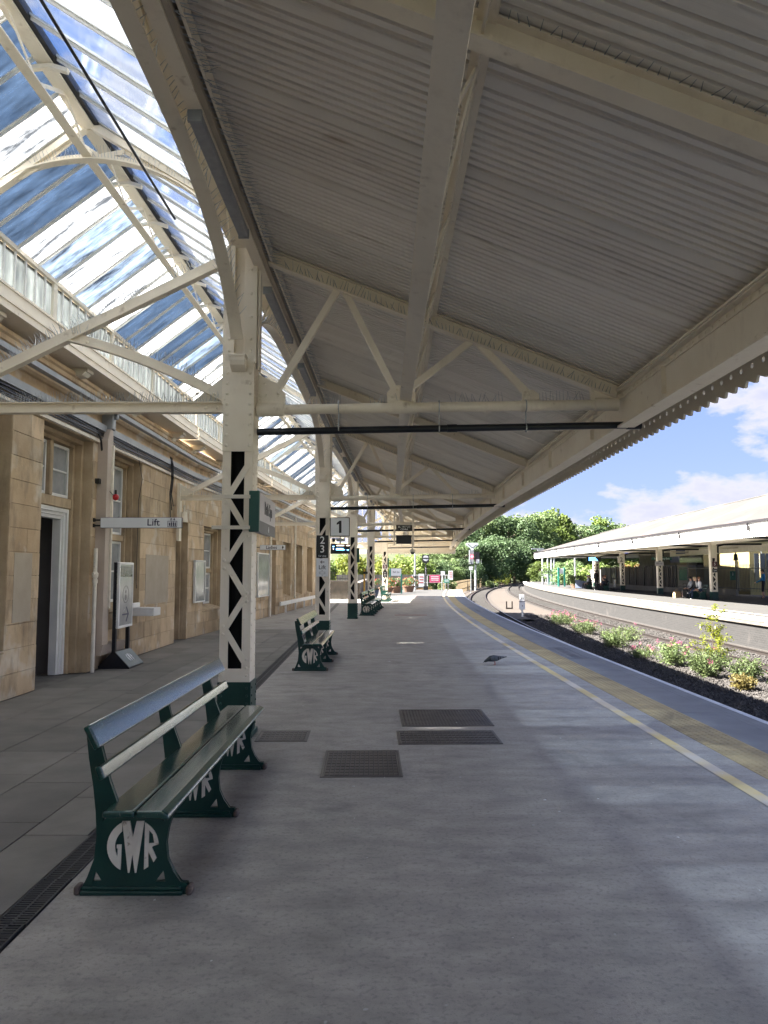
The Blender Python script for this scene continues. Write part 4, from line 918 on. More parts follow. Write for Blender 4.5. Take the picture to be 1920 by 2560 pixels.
# ------------------------------------------------------------------ stone station building
BLD = thing('station_building', 'honey stone station building with mullioned windows along the platform', 'building')
W1 = XF(-4.74, 0, 0); W2 = XF(-4.74, 18, 0, -math.atan(.066))
CH = .31
OPEN1 = [(7.3, 9.33, .62, 3.72), (10.2, 11.95, 0, 3.72), (12.86, 14.4, .93, 3.72), (16.86, 17.9, 0, 2.79), (3.6, 5.4, .62, 3.72), (-.5, 1.4, .62, 3.72)]
OPEN2 = [(1.15, 2.95, .62, 2.79), (5.6, 6.5, 0, 2.79), (9.0, 10.05, 0, 2.79), (11.35, 12.95, .62, 2.79), (14.15, 15.65, .62, 2.79), (16.95, 18.55, .62, 2.79)]
def core(seg, y0, y1, ops, mtx):
    ye = sorted({y0, y1} | {v for o in ops for v in o[:2]}); ze = sorted({0, 4.62} | {v for o in ops for v in o[2:]})
    b = MB()
    for a, c in zip(ye[:-1], ye[1:]):
        for z0, z1 in zip(ze[:-1], ze[1:]):
            if any(o[0] < (a + c) / 2 < o[1] and o[2] < (z0 + z1) / 2 < o[3] for o in ops): continue
            b.box(-.5, -.022, a, c, z0, z1)
    b.build('wall_core', 'mortar', BLD, mtx)
core(1, -14, 18, OPEN1, W1); core(2, 0, 20.6, OPEN2, W2)
bmeshes = []
for i in range(3):
    c = MB(); c.box(-1, 0, 0, 1, 0, 1); me = c.mesh('stone_block', 'stone'); bev(me, .006, 1); bmeshes.append(me)
# unit cube with fixed-size chamfer would stretch: build a few real sizes instead
blk = {}
def block(wd):
    key = round(wd, 2)
    if key not in blk:
        c = MB(); c.box(-.022, 0, .0025, key - .0025, .0025, CH - .0025); me = c.mesh('stone_block', 'stone'); bev(me, .004, 1); blk[key] = me
    return blk[key]
rb = random.Random(3); nb = 0; rest = {1: MB(), 2: MB()}
for seg, ops, mtx, y0, y1 in ((1, OPEN1, W1, -3, 18), (2, OPEN2, W2, 0, 20.6)):
    for c in range(13):
        z = c * CH; cuts = sorted([(o[0], o[1]) for o in ops if o[2] < z + CH / 2 < o[3]]); y = y0
        spans = []
        for a, b_ in cuts:
            if b_ <= y0: continue
            if a > y: spans.append((y, a))
            y = max(y, b_)
        if y < y1: spans.append((y, y1))
        for a, b_ in spans:
            yy = a
            while yy < b_ - .02:
                ln = round(rb.uniform(.48, .98), 1)
                if b_ - yy - ln < .3: ln = b_ - yy
                ok = (seg == 1 and yy > 8.6) or (seg == 2 and yy < 13)
                off = rb.uniform(-.002, .003)
                if ok and nb < 300:
                    o = inst('stone_block', block(ln), BLD, mtx @ Matrix.Translation((off, yy, z))); nb += 1
                else: rest[seg].box(-.022, off, yy + .003, yy + ln - .003, z + .003, z + CH - .003)
                yy += ln
for sg in (1, 2): stuff(rest[sg].build('stone_blocks', 'stone', BLD, W1 if sg == 1 else W2))
def opening(mtx, o, kind):
    y0, y1, z0, z1 = o; st = MB()
    for i, (ins, d0, d1) in enumerate(((.0, .004, .16), (.06, .16, .27), (.12, .27, .40))):
        a, b_, h = y0 + ins, y1 - ins, z1 - ins; t_ = .10
        st.box(-d1, -d0, y0 - .02, a + .0001 + .02, z0, z1 + .02) if False else None
        st.box(-d1, -d0, a - .06, a, z0, h); st.box(-d1, -d0, b_, b_ + .06, z0, h); st.box(-d1, -d0, a - .06, b_ + .06, h, h + .06)
    sill = kind != 'door'
    a, b_, h = y0 + .12, y1 - .12, z1 - .12
    if sill:
        st.sweep([((-.42, y, z0), Vector((1, 0, 0)), Vector((0, 0, 1))) for y in (y0 - .0, y1 + .0)], [(0, -.1), (.40, -.1), (.43, -.02), (.0, .14)])
    win = st.build('window_surround' if sill else 'door_surround', 'stone_trim', BLD, mtx, bevel=.008, seg=1)
    X = -.34
    def light(p, q, zb, zt):
        if q - p < .08: return
        fr = MB(); w_ = .045
        fr.box(X - .03, X + .01, p, p + w_, zb, zt); fr.box(X - .03, X + .01, q - w_, q, zb, zt); fr.box(X - .03, X + .01, p + w_, q - w_, zt - w_, zt); fr.box(X - .03, X + .01, p + w_, q - w_, zb, zb + w_); fr.box(X - .025, X + .003, p + w_, q - w_, (zb + zt) / 2 - .015, (zb + zt) / 2 + .015)
        fr.build('sash_frame', 'white_paint', win, bevel=.006, seg=1)
        pn = MB(); pn.box(X - .022, X - .016, p + w_, q - w_, zb + w_, zt - w_); pn.build('window_glass', 'window_pale', win)
    ml = MB(); mid = (a + b_) / 2
    if kind == 'door':
        zt = 2.60 if z1 > 3 else z1 - .62
        ml.box(X - .06, X + .06, a, b_, zt, zt + .16); ml.box(X - .04, X + .07, mid - .05, mid + .05, zt + .16, h); ml.build('mullion', 'stone_trim', win, bevel=.012, seg=1)
        light(a + .02, mid - .06, zt + .17, h - .02); light(mid + .06, b_ - .02, zt + .17, h - .02)
        if z1 > 3:
            f = MB()
            for i, (w_, dd) in enumerate(((.0, .0), (.05, .03), (.10, .055))):
                f.box(X - .09 - .03 * i, X + .03 - dd, a + w_, a + w_ + .07, 0, zt - w_); f.box(X - .09 - .03 * i, X + .03 - dd, b_ - w_ - .07, b_ - w_, 0, zt - w_); f.box(X - .09 - .03 * i, X + .03 - dd, a + w_ + .07, b_ - w_ - .07, zt - w_ - .07, zt - w_)
            f.build('door_frame', 'white_paint', win, bevel=.008, seg=2)
            r_ = MB(); r_.box(-2.6, -2.55, a - .5, b_ + .9, 0, 2.7); r_.box(-2.6, X - .13, b_ + .02, b_ + .1, 0, 2.7); r_.box(-2.6, X - .13, a - .1, a - .02, 0, 2.7); r_.box(-2.6, X - .13, a - .1, b_ + .1, 2.62, 2.7); r_.build('lobby_wall', 'lobby', win)
            ct = MB(); ct.box(-1.05, -.9, a + .25, a + .55, .75, 1.55); ct.build('hanging_coat', 'dark_void', win, bevel=.05, seg=2)
        else:
            d_ = MB(); d_.box(X - .07, X - .02, a, b_, .02, zt); dd = d_.build('door_leaf', 'maroon' if False else 'stone_dark', win)
            hd = MB(); hd.box(X - .02, X + .02, b_ - .14, b_ - .10, 1.0, 1.14); hd.build('door_handle', 'grey_metal', dd)
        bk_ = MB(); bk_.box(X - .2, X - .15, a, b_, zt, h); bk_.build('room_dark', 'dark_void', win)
    else:
        zt = z0 + (z1 - z0) * .47; n_ = 2 if y1 - y0 > 1.52 else 2
        ml.box(X - .05, X + .05, a, b_, zt - .06, zt + .06); ml.box(X - .045, X + .055, mid - .055, mid + .055, z0 + .03, h); ml.build('mullion', 'stone_trim', win, bevel=.012, seg=1)
        for p, q in ((a + .01, mid - .06), (mid + .06, b_ - .01)): light(p, q, z0 + .12, zt - .065); light(p, q, zt + .065, h - .01)
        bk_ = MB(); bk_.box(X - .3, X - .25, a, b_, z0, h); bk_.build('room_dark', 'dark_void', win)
for o in OPEN1: opening(W1, o, 'door' if o[2] == 0 else 'window')
for o in OPEN2: opening(W2, o, 'door' if o[2] == 0 else 'window')
cor = [(-.022, 4.03), (.03, 4.03), (.03, 4.07), (.0, 4.08), (.0, 4.22), (.04, 4.23), (.07, 4.27), (.07, 4.30), (.10, 4.32), (.13, 4.38), (.17, 4.40), (.17, 4.46), (.20, 4.48), (.20, 4.53), (.02, 4.62), (-.022, 4.62)]
for mtx, y0, y1 in ((W1, -14, 18), (W2, 0, 20.6)):
    c = MB(); c.sweep([((0, y, 0), Vector((1, 0, 0)), Vector((0, 0, 1))) for y in (y0, y1)], cor); c.build('cornice', 'stone', BLD, mtx)
# body and roof behind the front wall, taller main block further back
b = MB(); b.box(-11.8, -5.3, -14, 18, 4.55, 4.75); b.box(-5.32, -5.26, -14, 18, 4.5, 4.9); b.build('flat_roof', 'stone_dark', BLD)
b = MB(); b.box(-6.5, -.5, 0, 20.6, 4.55, 4.75); b.box(-6.5, -6.0, 0, 20.6, 0, 4.6); b.box(-6.5, -.03, 20.1, 20.58, 0, 4.6); b.build('rear_walls', 'stone', BLD, W2)
b = MB(); b.box(-17, -8.6, -16, 10.6, 0, 7.9); b.box(-17.2, -8.4, -16.2, 10.8, 7.9, 8.2); b.build('main_block', 'stone', BLD)
b = MB(); b.sweep([((-12.8, y, 0), Vector((1, 0, 0)), Vector((0, 0, 1))) for y in (-16, 10.6)], [(-4.1, 8.2), (4.1, 8.2), (0, 10.4)]); b.build('main_roof', 'stone_dark', BLD)
pt = MB(); pt.box(.0, .006, 9.5, 9.98, .95, 1.85); pt.build('pale_patch', 'stone_patch', BLD, W1); pt = MB(); pt.box(.0, .006, 14.75, 16.3, .95, 1.95); pt.build('pale_patch', 'stone_patch', BLD, W1)

# services on the wall
def run(name, label, cat, fn_parts, group=None):
    t = thing(name, label, cat, group=group)
    for nm, mb_, mt, mx_ in fn_parts: mb_.build(nm, mt, t, mx_)
    return t
def two(f):
    return [(f(-6, 18.0), W1), (f(0, 20), W2)]
parts = []
for mb_, mx_ in two(lambda a, c: MB().box(.04, .10, a, c, 3.93, 4.04)): parts.append(('tray', mb_, 'grey_metal', mx_))
for mb_, mx_ in two(lambda a, c: MB().box(.18, .27, a, c, 4.24, 4.31)): parts.append(('upper_tray', mb_, 'grey_metal', mx_))
for mb_, mx_ in two(lambda a, c: MB().box(.003, .045, a, c, 3.735, 3.785)): parts.append(('conduit', mb_, 'letter_cream', mx_))
run('cable_tray', 'grey cable trays and pale conduit running along the stone wall under the cornice', 'cable tray', parts)
rr = random.Random(4); ct = thing('cable_bundle', 'sagging bundle of black cables along the stone wall', 'cables')
for i in range(6):
    for mx_, y0, y1 in ((W1, -4, 18), (W2, 0, 19.5)):
        c = MB(); ph = rr.random() * 6; z0 = 3.80 + .021 * i
        c.path([(.05 + .012 * (i % 3), y, z0 + .015 * sin(y * 1.7 + ph)) for y in frange(y0, y1, .55)], .011, 5); c.build('cable', 'black_plastic', ct, mx_)
c = MB()
for off, zb in ((0, 2.75), (.06, 2.95), (.13, 3.05)): c.path([(.09, 15.95 + off, 4.1), (.11, 16.0 + off, 3.9), (.10, 16.05 + off, 3.6), (.09, 15.98 + off, 3.3), (.08, 16.1 + off * 1.5, zb)], .012, 5)
c.path([(.05, 13.9, 3.95), (.02, 14.35, 3.4), (-.05, 14.38, 3.0), (-.05, 14.36, 1.4), (-.05, 14.45, 1.15)], .006, 5)
c.path([(.05, 11.9, 3.98), (.1, 12.0, 3.75), (.05, 12.2, 3.55)], .018, 6)
c.build('drop_cable', 'black_plastic', ct, W1)
cs = thing('downpipe_casing', 'tan square downpipe with grey hopper head beside the mullioned window', 'downpipe', (-4.74, 12.25, 0))
b = MB(); b.box(.0, .17, -.12, .12, .42, 3.78); b.add([(0, -.12, 3.78), (.17, -.12, 3.78), (.17, .12, 3.78), (0, .12, 3.78), (0, -.02, 3.98), (.17, -.02, 3.98), (.17, .10, 3.98), (0, .10, 3.98)], [(0, 1, 5, 4), (1, 2, 6, 5), (2, 3, 7, 6), (3, 0, 4, 7), (4, 5, 6, 7)]); b.build('casing', 'casing', cs, bevel=.006, seg=1)
b = MB(); b.box(.0, .2, .0, .14, 3.98, 4.25); b.tube((.2, .07, 4.2), (.26, .07, 4.2), .05, 8); b.build('hopper_head', 'grey_metal', cs, bevel=.03, seg=2)
b = MB(); b.box(.17, .20, .06, .11, 1.0, 3.72); b.box(.06, .09, .13, .17, 1.0, 3.9); b.build('conduit', 'letter_cream', cs)
b = MB(); b.sweep([((0, y, 0), Vector((1, 0, 0)), Vector((0, 0, 1))) for y in (-.13, .95)], [(0, .25), (.15, .25), (.19, .42), (0, .42)]); b.build('kerb_box', 'casing', cs)
sp = thing('standpipe', 'slim cream standpipe with brass valve beside the white door frame', 'pipe', (-4.66, 11.98, 0))
b = MB(); b.tube((0, 0, 0), (0, 0, 1.98), .032, 10); b.build('pipe', 'letter_cream', sp, smooth=True)
b = MB(); b.sphere((0, 0, 1.55), .05, .06, .07); b.tube((0, -.09, 1.57), (0, .09, 1.57), .022, 8); b.tube((0, 0, 1.42), (0, 0, 1.48), .045, 10); b.build('valve', 'letter_cream', sp, smooth=True)
b = MB(); b.box(0, .06, -.0, .4, .93, 1.02); b.box(0, .45, 0, .42, .78, .93); o = b.build('white_ledge', 'white_paint', None, XF(-4.74, 13.9, 0), bevel=.01); tag(o, 'small white painted ledge box below the mullioned window', 'ledge')
fb = thing('alarm_bell', 'small red alarm bell on a wire arm above the hanging sign', 'bell', (-4.5, 12.35, 2.85))
b = MB(); b.sphere((0, 0, 0), .055, .045, .055); b.build('bell', 'red', fb, smooth=True); b = MB(); b.tube((0, 0, 0), (-.2, -.25, .25), .006, 5); b.box(-.24, -.17, -.3, -.22, .2, .28); b.tube((0, 0, .05), (0, 0, .12), .02, 6); b.build('arm', 'black_paint', fb)
dl = MB(); dl.tube((-4.5, 16.62, 2.72), (-4.5, 16.62, 2.95), .085, 12, .06); dl.tube((-4.5, 16.62, 2.95), (-4.5, 16.62, 3.1), .02, 8); o = dl.build('wall_lamp', 'letter_cream', smooth=True); tag(o, 'small cream bulkhead lamp under the wall bracket', 'lamp')
dp = thing('downpipe', 'slim pale downpipe on the wall beside the long poster', 'pipe', (0, 0, 0)); dp.matrix_basis = W2
b = MB(); b.tube((.07, 8.75, 0), (.07, 8.75, 4.0), .05, 10); b.build('pipe', 'letter_cream', dp, smooth=True)
dp = thing('downpipe', 'slim pale downpipe between the single narrow windows', 'pipe', (0, 0, 0)); dp.matrix_basis = W2
b = MB(); b.tube((.07, 13.55, .5), (.07, 13.55, 4.0), .04, 10); b.build('pipe', 'letter_cream', dp, smooth=True)
wb = thing('wall_bench', 'long white plank seat on short legs against the stone wall', 'bench', (0, 0, 0)); wb.matrix_basis = W2
b = MB(); b.box(.12, .17, 10.2, 20.2, .32, .47); b.build('plank', 'white_paint', wb)
for y in (11.3, 13.4, 15.5, 17.6, 19.6): b = MB(); b.box(.1, .16, y, y + .07, 0, .33); b.build('leg', 'white_paint', wb)
# posters
def poster(name, label, mtx, w_, h_, face, fr='white_paint', th=.06):
    t = thing(name, label, 'poster'); t.matrix_basis = mtx          # face looks along local +x
    b = MB(); e = .035
    b.box(0, th, 0, e, 0, h_); b.box(0, th, w_ - e, w_, 0, h_); b.box(0, th, e, w_ - e, 0, e); b.box(0, th, e, w_ - e, h_ - e, h_); b.build('poster_frame', fr, t, bevel=.006, seg=1)
    b = MB(); b.box(.005, th - .02, e, w_ - e, e, h_ - e); b.build('poster_sheet', face, t); return t
poster('wall_poster', 'white framed narrow poster hung on the stone wall near the corner window', W2 @ Matrix.Translation((.02, .3, .84)), .82, 1.05, 'poster_grey')
poster('wall_poster', 'tall white framed poster behind glass next to the slim downpipe', W2 @ Matrix.Translation((.02, 6.9, .75)), 1.7, 1.5, 'window_pale')
bn = thing('wheelie_bin', 'green wheeled bin with yellowish lid against the stone wall', 'bin', (-4.05, 20.2, 0), -.07)
b = MB(); b.loft([[(x * s, y * s, z) for x, y in ((-.24, -.24), (.24, -.24), (.24, .24), (-.24, .24))] for z, s in ((.06, .85), (.86, 1.05))]); b.build('body', 'bin_green', bn, bevel=.02); b = MB(); b.box(-.28, .28, -.28, .28, .87, .95); b.build('lid', 'bin_lid', bn, bevel=.02)
for s in (-1, 1): b = MB(); b.tube((-.2, s * .22, .09), (-.2, s * .26, .09), .09, 12); b.build('wheel', 'black_plastic', bn)
# low stone wall, railing and end building
lw = thing('low_wall', 'weathered low stone wall topped by black iron railing past the building', 'wall', (-5.2, 44.0, 0))
b = MB(); b.box(0, 3.55, 0, .4, 0, 1.0); b.box(-.03, 3.6, -.04, .44, 1.0, 1.1); b.build('wall_body', 'stone_dark', lw)
b = MB(); b.box(3.35, 3.75, .4, 26, 0, .95); b.build('side_wall', 'stone_dark', lw)
for i in range(22):
    b = MB(); x = .1 + .155 * i; b.tube((x, .2, 1.1), (x, .2, 1.62 + (.05 if i % 11 == 0 else 0)), .014 if i % 11 else .03, 6); b.build('railing_bar', 'black_paint', lw)
b = MB(); b.box(0, 3.5, .185, .215, 1.52, 1.55); b.box(0, 3.5, .185, .215, 1.2, 1.23); b.build('railing_rail', 'black_paint', lw)

# ------------------------------------------------------------------ GWR benches
def arc(cx, cy, r, a0, a1, n): return [(cx + r * cos(radians(a0 + (a1 - a0) * i / n)), cy + r * sin(radians(a0 + (a1 - a0) * i / n))) for i in range(n + 1)]
Gp = arc(0, 0, 1, 115, 243, 16) + [(-.44, .06), (-.62, .06), (-.62, -.08), (-.58, -.08), (-.58, -.40)] + arc(0, 0, .70, 216, 128, 10)
Wp = [(-.43, .95), (-.13, .95), (0, .36), (.13, .95), (.43, .95), (.16, -1), (.11, -1), (0, -.32), (-.11, -1), (-.16, -1)]
Rp = [(.46, .90)] + arc(0, 0, 1, 60, 4, 9) + [(.82, .02), (.74, -.04), (.93, -.45), (.83, -.60), (.62, -.2), (.62, -.78), (.46, -.88)]
Rh = [(.62, .62), (.78, .45), (.84, .12), (.62, .10)]
def scale(p, s, dx=0, dy=0): return [(x * s + dx, y * s + dy) for x, y in p]
RC = (.275, .235); RR = .128
END = [(0, 0), (0, .022), (.025, .035), (.05, .085), (.08, .17), (.09, .28), (.082, .40), (.065, .53), (.04, .66), (.022, .80), (.075, .81), (.115, .67), (.148, .55), (.185, .455), (.20, .41), (.485, .41), (.465, .37), (.45, .32), (.44, .25), (.45, .17), (.478, .11), (.515, .06), (.55, .055), (.55, 0)]
TRI = [[(.075, .062), (.125, .062), (.09, .115)], [(.44, .062), (.39, .062), (.43, .115)], [(.115, .385), (.15, .385), (.12, .35)], [(.43, .385), (.395, .385), (.425, .35)]]
endm = curve_mesh('end_casting', [END] + TRI, .030, 'green_iron'); endm.transform(FRONT); bev(endm, .005, 1)
gwr = curve_mesh('roundel_letters', [scale(Gp, RR, *RC), scale(Wp, RR, *RC), scale(Rp, RR, *RC), scale(Rh, RR, *RC)], .012, 'letter_cream'); gwr.transform(FRONT)
fm_ = MB()
for x in (-.012, .545): fm_.box(x, x + .03, -.036, .036, 0, .045)
footm = fm_.mesh('foot', 'rust_edge'); bev(footm, .012, 2)
fb_ = MB(); fb_.box(0.02, .53, -.034, .034, 0, .022); fb_.box(.03, .52, -.026, .026, .022, .04); plinm = fb_.mesh('plinth_rib', 'green_iron'); bev(plinm, .006, 2)
def make_bench(label, loc, rz, n_sup=3, pitch=1.17, group='station benches along the column line'):
    t = thing('station_bench', label, 'bench', loc, rz, group)
    Ln = pitch * (n_sup - 1) + .36 + .2
    for i in range(n_sup):
        e_ = inst('end_casting', endm, t, Matrix.Translation((0, i * pitch, 0)))
        inst('plinth_rib', plinm, e_); inst('foot', footm, e_)
        inst('roundel_letters', gwr, e_, Matrix.Translation((0, -.017, 0)))
    y0, y1 = -.16, pitch * (n_sup - 1) + .36
    def board(name, pts, m_='green_paint', bv=.012):
        b = MB(); b.sweep([((0, y, 0), Vector((1, 0, 0)), Vector((0, 0, 1))) for y in (y0, y1)], pts); return b.build(name, m_, t, bevel=bv, seg=3)
    board('seat_board', [(.165, .412), (.322, .412), (.322, .447), (.165, .447)]); 
    board('seat_board', [(.330, .412), (.45, .410), (.478, .402), (.494, .412), (.486, .432), (.455, .447), (.330, .447)])
    def slat(x, z, w_, th, name, tilt=21):
        a = radians(tilt); u = Vector((-sin(a), 0, cos(a))); n_ = Vector((cos(a), 0, sin(a))); c = Vector((x, 0, z))
        pts = [c - u * w_ / 2 - n_ * th / 2, c - u * w_ / 2 + n_ * th / 2, c + u * w_ / 2 + n_ * th / 2, c + u * w_ / 2 - n_ * th / 2]
        board(name, [(p_.x, p_.z) for p_ in pts], bv=.010)
    slat(.105, .795, .125, .036, 'back_slat', 28); slat(.150, .625, .07, .034, 'back_slat')
    return t
bench0 = make_bench('dark green bench with cast iron GWR ends beside the column with station name sign', (-1.53, 3.84, 0), .0)
def bench_copy(label, loc, rz): c = copy_tree(bench0, None, XF(*loc, rz)); c['label'] = label; return c
bench_copy('dark green bench with cast iron GWR ends beside the column with the numeral board', (-1.48, 12.2, 0), -.005)
bench_copy('dark green bench just past the column by the hanging screen', (-.92, 27.4, 0), -.05)
bench_copy('dark green bench between the hanging screen column and the yellow barrier', (-.72, 31.2, 0), -.06)
bench_copy('dark green bench in front of the column with maroon five plate', (-.25, 39.9, 0), -.075)

# ------------------------------------------------------------------ signs
def board_sign(name, label, mtx, w_, h_, th, face, edge, texts, cat='sign', group=None, border=.0):
    """board in the local XZ plane facing -Y, centred; texts: (string, size, x, z, material)"""
    t = thing(name, label, cat, group=group); t.matrix_basis = mtx
    b = MB(); b.box(-w_ / 2, w_ / 2, -th / 2, th / 2, -h_ / 2, h_ / 2); b.build('sign_case', edge, t, bevel=min(.006, th / 4), seg=1)
    if face:
        f = MB(); f.box(-w_ / 2 + border, w_ / 2 - border, -th / 2 - .004, -th / 2 - .001, -h_ / 2 + border, h_ / 2 - border); f.build('sign_face', face, t)
    for tx in texts:
        me = text_mesh(tx[0], tx[1], tx[4], xs=tx[5] if len(tx) > 5 else 1.); inst('lettering', me, t, Matrix.Translation((tx[2], -th / 2 - .007, tx[3])) @ FRONT)
    return t
def pict(t, name, polys, matn, x, z, th):
    me = curve_mesh(name, polys, .003, matn); inst(name, me, t, Matrix.Translation((x, -th / 2 - .008, z)) @ FRONT)
def man(cx, cy, h, skirt=False):
    w_ = h * .14; out = [arc(cx, cy + h * .42, h * .085, 0, 330, 9)]
    if skirt: out.append([(cx - w_, cy + h * .30), (cx + w_, cy + h * .30), (cx + w_ * 1.7, cy - h * .12), (cx + w_ * .6, cy - h * .12), (cx + w_ * .6, cy - h * .5), (cx - w_ * .6, cy - h * .5), (cx - w_ * .6, cy - h * .12), (cx - w_ * 1.7, cy - h * .12)])
    else: out.append([(cx - w_, cy + h * .3), (cx + w_, cy + h * .3), (cx + w_ * .8, cy - h * .5), (cx - w_ * .8, cy - h * .5)])
    return out
def box_outline(cx, cy, w_, h_, s):
    o = [(cx - w_ / 2, cy - h_ / 2), (cx + w_ / 2, cy - h_ / 2), (cx + w_ / 2, cy + h_ / 2), (cx - w_ / 2, cy + h_ / 2)]; i = [(cx + (x - cx) * (1 - 2 * s / w_), cy + (y - cy) * (1 - 2 * s / h_)) for x, y in o]; return [o, i]
t = board_sign('lift_sign', 'long white sign reading Lift with lift symbol projecting from the stone wall', XF(-3.955, 12.05, 2.40), 1.33, .175, .05, 'sign_white', 'navy', [('Lift', .155, .20, .0, 'navy', 1.05)], border=.006)
pict(t, 'lift_symbol', box_outline(.51, -.02, .155, .095, .006) + man(.53, -.02, .075) + man(.56, -.025, .065) + man(.495, -.02, .075) + [[(.455, -.05), (.475, -.05), (.475, -.01), (.455, .005)]] + [[(.48, .035), (.485, .06), (.47, .05), (.49, .078), (.51, .05), (.495, .06), (.495, .035)], [(.535, .078), (.535, .055), (.52, .06), (.54, .035), (.56, .06), (.545, .055), (.545, .078)]], 'navy', 0, 0, .05)
for z in (.045, -.045): b = MB(); b.tube((-.665, 0, z), (-.78, 0, z), .014, 8); b.box(-.79, -.765, -.03, .03, z - .03, z + .03); b.build('wall_arm', 'black_paint', t)
t = board_sign('ladies_sign', 'white sign reading Ladies with a figure on the stone wall', W2 @ XF(.62, 6.6, 2.41), .86, .17, .04, 'sign_white', 'sign_black', [('Ladies', .15, -.04, 0, 'sign_black')], border=.006)
pict(t, 'figure_symbol', man(.34, 0, .13, True), 'sign_black', 0, 0, .04); b = MB(); b.tube((-.43, 0, 0), (-.63, 0, 0), .012, 6); b.build('wall_arm', 'black_paint', t)
# station name sign on first column (double sided, angled)
t = thing('station_name_sign', 'white station name sign in a green end frame clamped to the column side', 'sign', (-1.265, 7.22, 0), 0)
R_ = Matrix.Rotation(radians(91), 4, 'Z')
b = MB(); b.box(-.05, .004, -.05, .05, 1.99, 2.39); b.build('sign_frame', 'sign_green', t, R_, bevel=.004, seg=1)
b = MB(); b.box(.004, 1.16, -.045, .045, 2.0, 2.38); b.build('sign_case', 'sign_pink_white', t, R_)
b = MB(); b.box(.007, 1.157, -.049, -.0455, 2.105, 2.378); b.build('sign_face', 'sign_pink_white', t, R_)
b = MB(); b.box(.007, 1.157, -.0495, -.0458, 1.985, 2.103); b.build('grey_band', 'sign_grey', t, R_)
me = text_mesh('Bath Spa', .19, 'sign_grey', xs=.85); inst('lettering', me, t, R_ @ Matrix.Translation((.60, -.051, 2.245)) @ FRONT)
me = curve_mesh('logo', [scale([(-.5, -1), (.5, -1), (.8, -.2), (.3, .6), (0, 1), (-.3, .6), (-.8, -.2)], .03)], .003, 'sign_white'); inst('logo', me, t, R_ @ Matrix.Translation((.62, -.0515, 2.045)) @ FRONT)
b = MB()
for z in (2.33, 2.03): b.box(-.40, -.035, -.09, -.055, z - .017, z + .017)
b.build('clamp_bar', 'cream_clean', t)
# numeral boards on second column
yc = CY[1] - .22; xc = CP[1][0]
t = board_sign('platform_number_sign', 'square white sign with black numeral 1 projecting from the column', XF(xc + .39, yc, 2.595), .43, .42, .10, 'sign_white', 'sign_black', [], border=.015)
pict(t, 'numeral', [[(.035, .135), (.035, -.135), (-.02, -.135), (-.02, .065), (-.07, .045), (-.07, .085), (-.01, .135)]], 'sign_black', 0, 0, .10)
t = board_sign('car_stop_sign', 'tall black board with white numerals 2 and 3 on the column', XF(xc, yc + .03, 2.16), .26, .50, .03, 'sign_black', 'sign_black', [('2', .23, 0, .135, 'letter_white'), ('3', .23, 0, -.06, 'letter_white'), ('Car stop', .05, 0, -.205, 'letter_white')])
t = board_sign('lift_arrow_sign', 'white board with left arrow and the word Lift below the numerals', XF(xc, yc + .03, 1.70), .26, .40, .03, 'sign_white', 'sign_white', [('Lift', .125, 0, .0, 'sign_black')])
pict(t, 'arrow', [[(-.045, .12), (-.01, .155), (.005, .155), (-.02, .128), (.05, .128), (.05, .112), (-.02, .112), (.005, .085), (-.01, .085)]], 'sign_black', 0, 0, .03)
pict(t, 'lift_symbol', box_outline(0, -.12, .09, .05, .004) + [[(-.065, -.15), (-.06, -.15), (-.06, -.09), (-.065, -.09)], [(.06, -.15), (.065, -.15), (.065, -.09), (.06, -.09)]] + [[(-.012, -.075), (.012, -.075), (0, -.06)], [(-.012, -.165), (0, -.18), (.012, -.165)]], 'sign_black', 0, 0, .03)
# maroon five plate and small plates on the fifth column
yc = CY[4] - .2; xc = CP[4][0]
board_sign('car_stop_sign', 'maroon plate with white numeral 5 on the far column', XF(xc, yc, 1.92), .29, .29, .03, 'maroon', 'sign_white', [('5', .22, 0, 0, 'letter_white')], border=.025)
board_sign('stop_sign', 'small dark board below the maroon plate with white HST 2-4 lettering', XF(xc, yc, 1.46), .26, .36, .03, 'sign_black', 'sign_black', [('HST', .075, 0, .09, 'letter_white'), ('2-4', .10, 0, -.03, 'letter_white'), ('stop', .05, 0, -.13, 'letter_white')])
for k, lb in ((2, 'green framed sign edge on the column by the hanging screen'), (4, 'green framed sign edge on the far column')):
    s_ = thing('station_name_sign', lb, 'sign', (CP[k][0] + .19, CY[k] - .15, 0), 0); b = MB(); b.box(-.03, .03, -.03, .45, 1.95, 2.4); b.build('sign_case', 'sign_pink_white', s_); b = MB(); b.box(-.04, .04, -.1, -.03, 1.93, 2.42); b.build('sign_frame', 'sign_green', s_)
# hanging screens
hs = thing('departure_screen', 'black hanging train departure screen with blue text by the column', 'screen', (-1.45, 24.6, 0), .05)
b = MB(); b.box(-.32, .32, -.09, .09, 2.2, 2.53); b.build('screen_case', 'black_plastic', hs, bevel=.01)
for i, (x, z, w_, c) in enumerate(((-.23, 2.44, .06, 'screen_blue'), (-.23, 2.38, .012, 'screen_white'), (.0, 2.475, .24, 'screen_orange'), (.25, 2.475, .1, 'screen_orange'), (-.02, 2.37, .24, 'screen_blue'), (-.0, 2.335, .28, 'screen_blue'), (.25, 2.33, .06, 'screen_blue'))):
    b = MB(); b.box(x - w_ / 2, x + w_ / 2, -.093, -.091, z - .012 if i != 1 else z - .04, z + .012); b.build('screen_text', c, hs)
b = MB(); b.tube((0, 0, 2.53), (0, 0, 3.3), .025, 8); b.box(-.15, .15, -.05, .05, 2.62, 2.72); b.build('hanger', 'grey_metal', hs)
b = MB(); b.tube((-.22, 0, 2.6), (-.22, 0, 2.72), .06, 10); b.build('camera_dome', 'black_plastic', hs)
fr_ = thing('driver_screen_frame', 'cream drop frame holding two black driver screens under the canopy', 'screen frame', (.60, 22.0, 0), 0)
